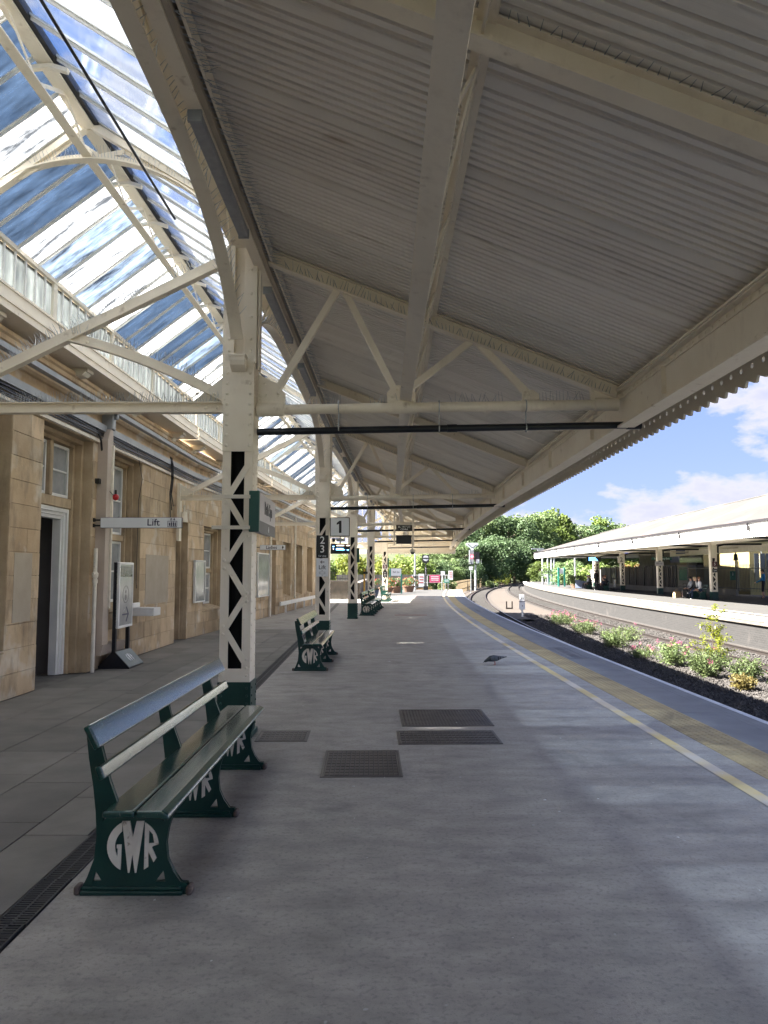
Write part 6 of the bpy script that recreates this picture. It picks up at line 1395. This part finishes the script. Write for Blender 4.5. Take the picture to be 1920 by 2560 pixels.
for nm, z0, z1, off, m_ in (('gutter', 3.60, 3.70, -.08, 'p2_gutter'), ('fascia_line', 3.38, 3.395, -.006, 'navy')):
    b = MB(); b.sweep(follow(fX, off, 0, Y0, Y1, 2.5), [(0, z0), (.075 if nm == 'gutter' else .005, z0), (.075 if nm == 'gutter' else .005, z1), (0, z1)]); b.build(nm, m_, C2)
b = MB(); b.box(fX(Y1), bX(Y1), Y1 - .02, Y1 + .02, 3.1, 3.62); b.build('end_fascia', 'white_paint', C2)
b = MB(); b.sweep(follow(bX, 0, 0, Y0, Y1, 2.5), [(0, 3.0), (.05, 3.0), (.05, 3.62), (0, 3.62)]); b.build('back_fascia', 'cream', C2)
for nm, f in (('long_beam', cX),):
    b = MB(); b.sweep(follow(f, 0, 0, Y0, Y1, 2.5), [(-.12, 3.2), (.12, 3.2), (.12, 3.5), (-.12, 3.5)]); b.build(nm, 'cream', C2)
P2C = [13.6, 23.5, 33.4, 43.3, 53.3, 63.5, 73.6]
LB = {13.6: 'far platform lattice column, first of the row out of sight', 23.5: 'far platform lattice column toward the open end of the canopy', 33.4: 'far platform lattice column before the seated trio', 43.3: 'far platform lattice column at the bench of the seated trio', 53.3: 'far platform lattice column in front of the iron railings', 63.5: 'far platform lattice column beside the leaning bicycle', 73.6: 'far platform lattice column behind the standing traveller'}
for y in P2C:
    c = copy_tree(col0, None, XF(cX(y), y, 0, -.06)); c['label'] = LB[y]; c['group'] = 'lattice columns of the far canopy'; c.scale = (1.15, 1.15, .86)
    b = MB(); b.box(fX(y) + .06, bX(y) - .05, y - .04, y + .04, 3.26, 3.36); b.bar((fX(y) + .1, y, 3.55), (rX(y), y, 5.4), .08, .1); b.bar((bX(y) - .1, y, 3.55), (rX(y), y, 5.4), .08, .1); b.build('truss', 'cream', C2)
    b = MB(); b.path([(cX(y) + .25, y - .15, 2.7), (cX(y) + .25, y - .15, 3.1), (cX(y) + .6, y - .15, 3.2), (cX(y) + 2.8, y - .15, 3.22)], .05, 8); b.build('downpipe', 'black_plastic', C2)
    b = MB(); b.path([(fX(y) + .2, y + .2, 3.2), (cX(y) - .2, y + .2, 3.12)], .05, 8); b.build('downpipe', 'black_plastic', C2)
c = copy_tree(col0, None, XF(23.4, 82.5, 0, -.1)); c['label'] = 'far platform lattice column, paler, behind the waiting travellers'; c['group'] = 'lattice columns of the far canopy'; c.scale = (1.1, 1.1, .86)
# fences at the back
df = thing('timber_fence', 'dark close boarded timber fence on a pale plinth behind the far platform', 'fence', (0, 0, 0))
for i, y in enumerate(frange(58.2, 80, .30)):
    b = MB(); b.box(0, .03, 0, .285, .42, 2.05 + .03 * ((i * 7) % 3)); b.build('board', 'fence_dark', df, XF(backX(y) + .02 * (i % 2), y, 0, -.04 - .004 * max(0, y - 60)))
for i, y in enumerate(frange(58.2, 80, 2.2)): b = MB(); b.box(-.06, 0, -.05, .05, 0, 2.15); b.build('fence_post', 'black_paint', df, XF(backX(y) - .01, y, 0))
gf = thing('timber_fence', 'weathered grey timber fence continuing past the dark one', 'fence', (0, 0, 0))
for i, y in enumerate(frange(80.3, 96, .32)): b = MB(); b.box(0, .03, 0, .3, .1, 1.9); b.build('board', 'fence_grey', gf, XF(backX(y) + .02 * (i % 2), y, 0, -.12))
pl = MB(); pl.sweep(follow(backX, -.14, 0, 50.6, 92, 2), [(-.1, 0), (.12, 0), (.12, .42), (-.1, .42)]); tag(pl.build('plinth_wall', 'pale_wall'), 'low pale plinth wall under the fences of the far platform', 'wall')
ir = thing('iron_railing', 'black spiked iron railing and gate behind the far platform', 'railing', (0, 0, 0))
for i, y in enumerate(frange(47.6, 58, .15)):
    b = MB(); hgt = 2.05 if i % 20 else 2.3; b.tube((0, 0, .3), (0, 0, hgt), .014 if i % 20 else .05, 5); b.tube((0, 0, hgt), (0, 0, hgt + .09), .02 if i % 20 else .05, 5, .002); b.build('railing_bar', 'black_paint', ir, XF(backX(y), y, 0))
for z in (.5, 1.85): b = MB(); b.sweep(follow(backX, 0, z, 47.6, 58, 1.5), [(-.02, -.025), (.02, -.025), (.02, .025), (-.02, .025)]); b.build('railing_rail', 'black_paint', ir)
lpn = thing('lantern_post', 'black lantern post rising from the iron railing', 'lamp post', (backX(51.6) + .5, 51.6, 0)); b = MB(); b.tube((0, 0, 0), (0, 0, 2.4), .07, 8); b.tube((0, 0, 2.4), (0, 0, 2.75), .17, 6, .12); b.tube((0, 0, 2.75), (0, 0, 2.95), .14, 6, .02); b.build('lantern', 'black_paint', lpn)
sw = thing('stone_wall', 'weathered block wall with metal handrail at the back of the far platform', 'wall', (0, 0, 0)); rr = random.Random(9)
for c in range(4):
    y = 38.0 + .3 * (c % 2)
    while y < 47.2:
        b = MB(); b.box(0, .3, 0.005, .795, c * .28 + .005, c * .28 + .275); b.build('stone_block', 'mortar' if c else 'stone_dark', sw, XF(backX(44) - .16 * (y - 44) * .6, y, 0, .1)); y += .8
b = MB(); b.box(-.05, .35, 0, 9.4, 1.12, 1.2); b.build('coping', 'stone_dark', sw, XF(backX(44) + .6, 38.0, 0, .1))
for i in range(7): b = MB(); b.tube((.1, i * 1.5, .0), (.1, i * 1.5, 2.2), .025, 6); b.build('handrail_post', 'galv', sw, XF(backX(44) + .4, 38.0, 0, .1))
for z in (1.65, 2.2): b = MB(); b.tube((.1, 0, z), (.1, 9.3, z), .025, 6); b.build('handrail', 'galv', sw, XF(backX(44) + .4, 38.0, 0, .1))
# buildings behind
yb_ = thing('yellow_building', 'yellow rendered building with dark windows behind the block wall', 'building', (27.6, 56, -1))
b = MB(); b.box(0, 12, 0, 8, 0, 6.2); b.build('wall', 'yellow_wall', yb_)
for x in (.35, 1.25): b = MB(); b.box(x, x + .8, -.05, .0, 1.9, 4.0); w_ = b.build('window', 'window_dark', yb_); b = MB(); b.box(x + .37, x + .43, -.07, -.051, 1.9, 4.0); b.build('glazing_bar', 'line_yellow', w_)
b = MB(); b.box(2.6, 3.6, -.3, -.01, 0, 6.1); b.build('pilaster', 'pale_wall', yb_)
b = MB(); b.bar((.3, -.1, 5.6), (.9, -.1, 4.0), .05, .05); b.bar((2.2, -.1, 5.6), (1.5, -.1, 4.0), .05, .05); b.build('strut', 'grey_metal', yb_)
gb_ = thing('glass_building', 'blue grey glazed building with slanting louvres behind the railing', 'building', (27.4, 69, -1))
b = MB(); b.box(0, 8, 0, 8, 0, 4.3); b.build('glass_wall', 'blue_glass', gb_)
for i in range(14): b = MB(); b.bar((.6 + .28 * i, -.12, 4.2), (1.9 + .28 * i, -.12, 2.4), .05, .05); b.build('louvre', 'galv', gb_)
for i in range(12): b = MB(); b.box(0, 1.5, -.1, -.01, 1.2 + .22 * i, 1.34 + .22 * i); b.build('slat', 'shirt_grey', gb_)
b = MB(); b.box(-.9, -.05, -.3, 8, 0, 4.6); b.build('white_pier', 'pale_wall', gb_)
ds = thing('dark_shed', 'dark roofed shed between the yellow and glazed buildings', 'building', (26.5, 60.5, -1)); b = MB(); b.box(0, 3.2, 1, 6, 0, 4.2); b.build('wall', 'window_dark', ds); b = MB(); b.box(-.3, 3.6, .4, 6, 4.2, 5.0); b.build('roof', 'case_blue', ds)
kk = thing('kiosk', 'low kiosk with teal posters and pale roof behind the railing', 'kiosk', (24.9, 63, 0)); b = MB(); b.box(0, 2.4, 0, 3, 0, 2.2); b.build('wall', 'shirt_grey', kk); b = MB(); b.box(-.2, 2.6, -.2, 3.2, 2.2, 2.4); b.build('roof', 'pale_wall', kk)
for i, m_ in enumerate(('sign_teal', 'mortar', 'blue_glass')): b = MB(); b.box(.15 + .75 * i, .8 + .75 * i, -.04, -.01, .9, 2.0); b.build('poster', m_, kk)
um = thing('parasol', 'large blue parasol with white lettering beyond the dark fence', 'parasol', (28.6, 90, 0.25))
um.scale = (1.25, 1.25, 1.12)
b = MB(); n_ = 8; b.add([(0, 0, 3.55)] + [(2.0 * cos(2 * pi * i / n_ + .39), 2.0 * sin(2 * pi * i / n_ + .39), 2.95) for i in range(n_)] + [(2.02 * cos(2 * pi * i / n_ + .39), 2.02 * sin(2 * pi * i / n_ + .39), 2.72) for i in range(n_)], [(0, 1 + i, 1 + (i + 1) % n_) for i in range(n_)] + [(1 + i, 9 + i, 9 + (i + 1) % n_, 1 + (i + 1) % n_) for i in range(n_)]); b.build('canopy', 'blue_cloth', um)
b = MB(); b.tube((0, 0, 0), (0, 0, 3.5), .04, 8); b.build('pole', 'black_paint', um)
for s_, x in (('LU', -.65), ('O', .62)): inst('lettering', text_mesh(s_, .52, 'letter_white', xs=1.3), um, Matrix.Translation((x, -1.45, 3.17)) @ Matrix.Rotation(radians(20), 4, 'X') @ Matrix.Identity(4) @ Matrix.Rotation(radians(12), 4, 'X'))
for (u, vt, Y, lk, w_, lb) in [(1400, 1400, 92, 'leaf_mid', 4.5, 'round green bush behind the grey timber fence'), (1450, 1405, 90, 'leaf_mid', 4.5, 'leafy bush behind the joint of the two timber fences'), (1490, 1398, 88, 'leaf_light', 4, 'pale bush behind the dark fence'), (1600, 1398, 84, 'leaf_hedge', 4, 'yellowish bush beyond the parasol'), (1640, 1395, 82, 'leaf_light', 4, 'green bush left of the kiosk roof'), (1575, 1405, 83, 'leaf_rust', 3, 'reddish bush under the parasol edge'), (1680, 1380, 84, 'leaf_dark', 5, 'dark bush behind the kiosk')]:
    bush(lb, u, vt, Y, lk, w_, 2200, .2, -.3)
# far platform signs
board_sign('platform_number_sign', 'cream sign with black numeral 2 hanging from the far canopy', XF(cX(62) - .45, 62, 2.62), .58, .58, .06, 'letter_cream', 'letter_cream', [('2', .5, 0, 0, 'sign_black')])
t = board_sign('departure_screen', 'black departure screen with blue lines hanging from the far canopy', XF(cX(66) - 1.9, 66, 2.74), 1.25, .40, .15, 'black_plastic', 'black_plastic', [], 'screen')
for i in range(3): b = MB(); b.box(-.45, .15 + .1 * i, -.088, -.085, .10 - .11 * i, .14 - .11 * i); b.build('screen_text', 'screen_blue', t)
board_sign('exit_sign', 'long green sign with pale letters hanging from the far canopy', XF(cX(57) + 1.35, 57, 2.62), 1.55, .24, .05, 'sign_green', 'sign_green', [('Emergency Exit', .19, 0, 0, 'sign_white')])
board_sign('car_stop_sign', 'maroon plate with white numeral 5 on the far platform column', XF(cX(43.3), 43.08, 2.05), .28, .30, .03, 'maroon', 'sign_black', [('5', .22, 0, 0, 'letter_white')])
board_sign('stop_sign', 'small dark board with white 2-4 below the far platform five plate', XF(cX(43.3), 43.08, 1.68), .28, .20, .03, 'sign_black', 'sign_black', [('2-4', .13, 0, 0, 'letter_white')])
board_sign('station_name_sign', 'small pale sign on the far platform column before the railings', XF(cX(53.3) - .1, 53.05, 2.2), .62, .30, .05, 'sign_pink_white', 'sign_grey', [('Bath Spa', .12, 0, 0, 'sign_grey')])
board_sign('green_notice', 'small green and white notice fixed to the railing by the column', XF(23.9, 50.9, 1.35), .38, .62, .03, 'sign_green', 'sign_green', [('i', .3, 0, .1, 'letter_white')], 'notice')
gsn = thing('green_sign_post', 'green framed notice with white header at the end of the far platform', 'sign', (19.6, 82, 0));
for x in (-.32, .32): b = MB(); b.box(x - .08, x + .08, -.08, .08, 0, 2.1); b.build('post', 'sign_teal', gsn)
b = MB(); b.box(-.26, .26, -.05, .05, 1.4, 2.0); b.build('panel', 'sign_white', gsn)
gm = thing('mesh_fence', 'green mesh fence at the end of the far platform', 'fence', (20.3, 92, 0)); 
for i in range(12): b = MB(); b.tube((i * .2, 0, 0), (i * .2, 0, 1.9), .02, 5); b.build('fence_wire', 'sign_teal', gm)
for i, (u, Y) in enumerate(((1356, 97), (1369, 103), (1378, 109), (1385, 116))):
    x, _ = px(u, 1400, Y); t = post('lamp_post', 'slim pale lamp post in the row at the end of the far platform', 'lamp post', x, Y, 0, 4.6 + .02 * i, .13, 'galv', 'lamp posts at the end of the far platform'); b = MB(); b.box(-1.4, .2, -.15, .15, 4.55, 4.7); b.build('lamp_head', 'galv', t); b = MB(); b.tube((0, 0, 1.3), (0, 0, 1.7), .15, 8); b.build('band', 'black_paint', t)
x, _ = px(1437, 1400, 84); t = post('lamp_post', 'pale lamp post in front of the grey timber fence', 'lamp post', x, 84, 0, 4.4, .1, 'galv')
x, zt = px(1364, 1429, 112); t = post('sign_post', 'round white sign at the tip of the far platform', 'sign', x, 112, -.2, zt - .4, .05, 'galv'); b = MB(); b.tube((0, -.05, zt - .2), (0, -.08, zt - .2), .5, 18); b.build('disc', 'sign_white', t)
pb = thing('flower_planter', 'leafy round planter bush on the far platform by the suitcases', 'planter', (19.0, 73.5, 0)); b = MB(); b.loft([[(r * cos(a * pi / 8), r * sin(a * pi / 8), z) for a in range(16)] for r, z in ((.4, 0), (.6, .42), (.55, .45))]); b.build('tub', 'terracotta', pb); rr = random.Random(5); bl = [(rr.gauss(0, .4), rr.gauss(0, .4), rr.uniform(.5, 1.2), .35, .35, .3) for i in range(12)]; leaves(1200, blob_fn(bl, .4), .09, rr).build('foliage', 'leaf_shrub', pb)

# benches, luggage, bicycle and people on the far platform
def pbench(label, x, y, rz): c = copy_tree(bench0, None, XF(x, y, 0, rz)); c['label'] = label; c['group'] = 'benches of the far platform'
pbench('green bench with the seated trio on the far platform', 19.15, 46.1, pi - .05); pbench('green bench with the seated pair by the bicycle on the far platform', 19.75, 66.6, pi - .1); pbench('green bench with the lone sitter and luggage on the far platform', 19.6, 71.2, pi - .1)
def person(label, loc, rz, pose, cols, hair='hair_dark', hairlen=0, cap=None):
    """facing local -Y; pose 'sit' or 'stand'; cols: top, legs, shoes, short sleeves?, shorts?"""
    top, legs, shoes, sleeves, shorts = cols
    V, E_, R_, T_ = [], [], [], []
    def v(p, r, parent=None, kind='top'):
        V.append(p); R_.append(r); T_.append(kind)
        if parent is not None: E_.append((parent, len(V) - 1))
        return len(V) - 1
    arms = pose.get('arms', ((.30, -.18, -.30), (.30, -.18, -.30)))
    if pose['k'] == 'sit':
        pel = v((0, 0, .53), .13, None, 'legs'); ch = v((0, pose.get('lean', 0) * .5 + .02, .78), .135, pel); sh = v((0, pose.get('lean', 0) + .02, 1.00), .125, ch)
        hips = [(s * .09, -.04, .53) for s in (-1, 1)]; kn = [(s * .11, -.46, .53) for s in (-1, 1)]; an = [(s * .11, -.44 + .05 * s, .09) for s in (-1, 1)]
        if pose.get('cross'): kn[1] = (.05, -.47, .62); an[1] = (-.22, -.62, .35)
    else:
        pel = v((0, 0, .95), .13, None, 'legs'); ch = v((0, .01, 1.2), .135, pel); sh = v((0, .02, 1.40), .13, ch)
        hips = [(s * .09, 0, .92) for s in (-1, 1)]; kn = [(s * .11, -.03, .5) for s in (-1, 1)]; an = [(s * .12, .02, .09) for s in (-1, 1)]
    nk = v((0, V[sh][1] - .01, V[sh][2] + .12), .055, sh, 'skin'); hd = v((0, V[nk][1] - .03, V[nk][2] + .11), .085, nk, 'skin'); ht = v((0, V[nk][1] - .02, V[nk][2] + .20), .075, hd, 'skin')
    for i, s in enumerate((-1, 1)):
        h = v(hips[i], .095, pel, 'legs'); k = v(kn[i], .065 if not shorts else .06, h, 'legs'); c_ = v(tuple((Vector(kn[i]) * .6 + Vector(an[i]) * .4)), .055, k, 'skin' if shorts else 'legs'); a = v(an[i], .042, c_, 'skin' if shorts else 'legs')
        v((an[i][0] + .01 * s, an[i][1] - .14, an[i][2] - .05 if pose['k'] == 'stand' or an[i][2] < .2 else an[i][2] + .05), .038, a, 'shoes')
        ex, ey, ez = arms[i]
        s0 = v((s * .19, V[sh][1], V[sh][2] - .01), .065, sh); e = v((s * (.19 + .06), V[sh][1] + .0 + ey * .35, V[sh][2] - .27), .045, s0, 'top')
        hand = pose.get('hand', {}).get(i, (s * ex * .5, V[sh][1] + ey - .12, V[sh][2] + ez - .12)); w_ = v(hand, .032, e, 'skin' if sleeves else 'top')
        d_ = (Vector(hand) - Vector(V[e])).normalized(); sd = Vector((1, 0, 0)) if abs(d_.x) < .8 else Vector((0, 0, 1)); pm = v(tuple(Vector(hand) + d_ * .06), .034, w_, 'skin')
        for f in range(4): v(tuple(Vector(V[pm]) + d_ * (.085 - .01 * abs(f - 1.3)) + sd * (.022 * (f - 1.5))), .0095, pm, 'skin')
        v(tuple(Vector(V[w_]) + d_ * .06 + sd * .05), .010, w_, 'skin')
    me = bpy.data.meshes.new('person'); me.from_pydata(V, E_, []); ob = bpy.data.objects.new('person', me); COL.objects.link(ob)
    ob.modifiers.new('s', 'SKIN'); ob.modifiers.new('d', 'SUBSURF').levels = 1
    sv = me.skin_vertices[0].data
    for i, r in enumerate(R_): sv[i].radius = (r, r * (.78 if T_[i] in ('top', 'legs') and r > .1 else 1)); 
    sv[0].use_root = True; bpy.context.view_layer.update()
    out = bpy.data.meshes.new_from_object(ob.evaluated_get(bpy.context.evaluated_depsgraph_get())); bpy.data.objects.remove(ob)
    out.materials.clear(); ks = {'top': 0, 'legs': 1, 'skin': 2, 'shoes': 3}
    for m_ in (top, legs, 'skin', shoes): out.materials.append(M[m_])
    VV = [Vector(p) for p in V]
    for pol in out.polygons:
        c = pol.center; bi, bd = 0, 9
        for i, p in enumerate(VV):
            dd = (c - p).length - R_[i] * .8
            if dd < bd: bi, bd = i, dd
        pol.material_index = ks[T_[bi]]; pol.use_smooth = True
    t = inst('person', out, None, XF(*loc, rz)); tag(t, label, 'person')
    hx, hy, hz_ = V[hd]; hr = MB(); hr.sphere((0, hy + .018, hz_ + .045), .094, .105, .095, 12, 8)
    if hairlen: hr.sphere((0, hy + .05, hz_ - .03), .10, .09, .12, 10, 6)
    hr.build('hair', hair, t, smooth=True)
    fc = MB(); fc.sphere((0, hy - .095, hz_ - .005), .014, .02, .022, 6, 4)
    for s in (-1, 1): fc.sphere((s * .088, hy, hz_), .012, .025, .032, 6, 4)
    fc.build('nose_and_ears', 'skin', t, smooth=True)
    ey = MB()
    for s in (-1, 1): ey.sphere((s * .032, hy - .08, hz_ + .022), .011, .008, .007, 6, 4)
    ey.box(-.022, .022, hy - .086, hy - .078, hz_ - .046, hz_ - .040); ey.build('eyes_and_mouth', 'hair_dark', t)
    if cap: cp_ = MB(); cp_.sphere((0, hy + .0, hz_ + .075), .10, .11, .06, 12, 6); cp_.box(-.07, .07, hy - .19, hy - .06, hz_ + .055, hz_ + .07); cp_.build('cap', cap, t, smooth=True)
    return t
RZ_ = -pi / 2                       # facing the track (-X)
person('seated person in dark cap, grey shirt and pale shorts on the far platform bench', (18.88, 45.75, -.04), RZ_, {'k': 'sit', 'arms': ((.2, -.3, -.3), (.2, -.3, -.28))}, ('shirt_grey', 'khaki', 'shoes_black', True, True), cap='shirt_black')
person('seated person with blond hair in black top on the far platform bench', (18.88, 45.05, -.04), RZ_, {'k': 'sit', 'lean': -.05}, ('shirt_black', 'dark_trousers', 'shoes_black', False, False), 'hair_blond', 1)
person('seated person in white shirt and jeans, legs crossed, hand to face', (18.88, 44.3, -.04), RZ_, {'k': 'sit', 'lean': -.10, 'cross': True, 'hand': {0: (-.05, -.28, 1.2)}}, ('shirt_white', 'jeans', 'shoes_white', True, False), 'hair_ginger')
person('standing person in blue hooded top and dark shorts by the block wall', (22.75, 44.6, 0), -2.2, {'k': 'stand', 'arms': ((.3, -.25, -.3), (.3, -.25, -.3))}, ('shirt_blue', 'dark_trousers', 'shoes_black', False, True), 'hair_dark')
person('standing person in maroon top with a dark backpack', (18.75, 65.6, 0), -2.7, {'k': 'stand'}, ('shirt_maroon', 'dark_trousers', 'shoes_white', False, False), 'hair_dark')
person('seated person in dark blue top by the bicycle', (19.45, 65.6, -.04), RZ_, {'k': 'sit', 'lean': -.08}, ('jeans', 'dark_trousers', 'shoes_black', True, False), 'hair_dark')
person('seated person in black top hunched forward beside the dark blue one', (19.45, 64.85, -.04), RZ_, {'k': 'sit', 'lean': -.16, 'hand': {0: (-.1, -.35, 1.02), 1: (.1, -.35, 1.0)}}, ('shirt_black', 'dark_trousers', 'shoes_black', True, False), 'hair_ginger')
person('seated person in pale top amid the luggage', (19.3, 70.3, -.04), RZ_, {'k': 'sit'}, ('shirt_grey', 'dark_trousers', 'shoes_black', False, False), 'hair_dark', 0, 'shirt_white')
person('seated person in black coat beside the luggage', (19.3, 69.5, -.04), RZ_, {'k': 'sit', 'lean': -.05}, ('shirt_black', 'dark_trousers', 'shoes_black', False, False), 'hair_dark', 1)
bp_ = MB(); bp_.sphere((18.62, 65.32, 1.22), .2, .17, .3, 12, 8); tag(bp_.build('backpack', 'case_black', smooth=True), 'black backpack on the back of the standing person in maroon', 'backpack')
def suitcase(label, x, y, w_, d_, h, m_):
    t = thing('suitcase', label, 'suitcase', (x, y, 0), -.3); b = MB(); b.box(-w_ / 2, w_ / 2, -d_ / 2, d_ / 2, .05, h); b.build('shell', m_, t, bevel=.03)
    b = MB(); b.path([(-.1, .08, h), (-.1, .08, h + .35), (.1, .08, h + .35), (.1, .08, h)], .012, 6); b.build('handle', 'black_paint', t)
    for x_ in (-w_ / 2 + .04, w_ / 2 - .04): b = MB(); b.tube((x_ - .015, 0, .03), (x_ + .015, 0, .03), .03, 8); b.build('wheel', 'black_paint', t)
suitcase('large blue grey suitcase standing by the lone sitters', 18.7, 71.6, .5, .32, .85, 'case_blue'); suitcase('second blue suitcase behind the large one', 19.0, 70.9, .45, .3, .75, 'case_blue'); suitcase('small black suitcase at the feet of the seated trio', 18.35, 45.35, .3, .35, .55, 'case_black')
bg_ = thing('paper_bag', 'tan carrier bag on the ground by the seated trio', 'bag', (18.15, 46.1, 0), .3); b = MB(); b.loft([[(x * s, y * s, z) for x, y in ((-.22, -.12), (.22, -.12), (.22, .12), (-.22, .12))] for z, s in ((0, 1), (.2, 1.05), (.42, .85))]); b.build('bag_body', 'bag_tan', bg_, bevel=.02); b = MB(); b.path([(-.1, 0, .42), (-.05, 0, .55), (.05, 0, .55), (.1, 0, .42)], .01, 5); b.build('handle', 'bag_tan', bg_)
bc = thing('bicycle', 'pale bicycle leaning by the far platform column', 'bicycle', (19.55, 63.0, 0), 1.15)
for x in (-.52, .52):
    b = MB(); b.path([(x + .33 * cos(a * pi / 12), 0, .34 + .33 * sin(a * pi / 12)) for a in range(25)], .018, 6); w_ = b.build('wheel', 'black_plastic', bc)
    b = MB()
    for a in range(8): b.tube((x, 0, .34), (x + .32 * cos(a * pi / 4), 0, .34 + .32 * sin(a * pi / 4)), .003, 4)
    b.build('spokes', 'galv', w_)
b = MB()
for p, q in (((-.52, 0, .34), (-.12, 0, .34)), ((-.52, 0, .34), (-.22, 0, .85)), ((-.12, 0, .34), (-.24, 0, .92)), ((-.12, 0, .34), (.38, 0, .80)), ((-.2, 0, .80), (.36, 0, .86)), ((.52, 0, .34), (.36, 0, .98))): b.tube(p, q, .019, 7)
b.build('frame', 'white_paint', bc); b = MB(); b.tube((.36, -.27, 1.02), (.36, .27, 1.02), .014, 6); b.build('handlebar', 'black_paint', bc); b = MB(); b.loft([[(-.38, s * .08, .95), (-.38, s * .08, .97), (-.14, s * .02, .97), (-.14, s * .02, .95)] for s in (-1, 1)]); b.build('saddle', 'black_paint', bc)

# ------------------------------------------------------------------ pigeon and litter
pg = thing('pigeon', 'grey pigeon pecking at the asphalt near the yellow line', 'pigeon', (1.92, 12.95, 0), .05)
def ring(c, d_, ry, rz_, n=12):
    c = Vector(c); d_ = Vector(d_).normalized(); s = Vector((0, 1, 0)); u = s.cross(d_).normalized(); return [c + s * ry * cos(2 * pi * i / n) + u * rz_ * sin(2 * pi * i / n) for i in range(n)]
b = MB(); b.loft([ring((-.195, 0, .055), (1, 0, .4), .006, .006), ring((-.172, 0, .067), (1, 0, .4), .021, .022), ring((-.15, 0, .078), (1, 0, .6), .024, .026), ring((-.125, 0, .09), (1, 0, .5), .028, .034), ring((-.09, 0, .105), (1, 0, .2), .05, .05), ring((-.03, 0, .113), (1, 0, 0), .06, .056), ring((.04, 0, .115), (1, 0, .1), .052, .045), ring((.09, 0, .122), (1, 0, .15), .035, .025), ring((.15, 0, .132), (1, 0, .15), .03, .012), ring((.20, 0, .140), (1, 0, .15), .034, .006)])
b.build('body', 'feather', pg, smooth=True)
for s in (-1, 1):
    w_ = MB(); w_.loft([ring((-.085, s * .043, .115), (1, 0, 0), .008, .025, 10), ring((-.03, s * .058, .118), (1, 0, 0), .012, .045, 10), ring((.05, s * .05, .122), (1, 0, .05), .012, .032, 10), ring((.14, s * .022, .135), (1, 0, .1), .006, .012, 10), ring((.175, s * .012, .138), (1, 0, .1), .002, .004, 10)]); wo = w_.build('wing', 'feather_pale', pg, smooth=True)
    k = MB(); k.box(.035, .05, s * .066 - .004, s * .066 + .004, .09, .15); k.box(.07, .083, s * .055 - .004, s * .055 + .004, .1, .15); k.build('wing_bar', 'feather_dark', wo)
    l_ = MB(); l_.tube((-.01, s * .022, .07), (.0, s * .022, .006), .006, 6)
    for a in (-.5, 0, .5): l_.tube((0, s * .022, .006), (-.03 * cos(a), s * .022 + .03 * sin(a), .003), .0035, 5)
    l_.build('leg', 'bird_leg', pg)
b = MB(); b.tube((-.192, 0, .055), (-.212, 0, .042), .006, 6, .002); b.build('beak', 'feather_dark', pg)
rl = random.Random(15)
spots = [(.09, 13.4)] + [(rl.uniform(-1.2, 3.0), rl.uniform(2.9, 9)) for i in range(26)]
for i, (x, y) in enumerate(spots):
    b = MB(); s = .028 if i == 0 else rl.uniform(.004, .012); b.add([(-s, -s * .6, .003), (s * .8, -s * .5, .002), (s, s * .7, .006), (-s * .7, s * .6, .004), (0, 0, .003 + s * .5)], [(0, 1, 4), (1, 2, 4), (2, 3, 4), (3, 0, 4)])
    tag(b.build('litter_scrap', 'litter', None, XF(x, y, 0, rl.random() * 6)), 'crumpled white paper scrap on the asphalt' if i == 0 else 'tiny white crumb on the dark asphalt', 'litter', None if i == 0 else 'white crumbs scattered on the asphalt')
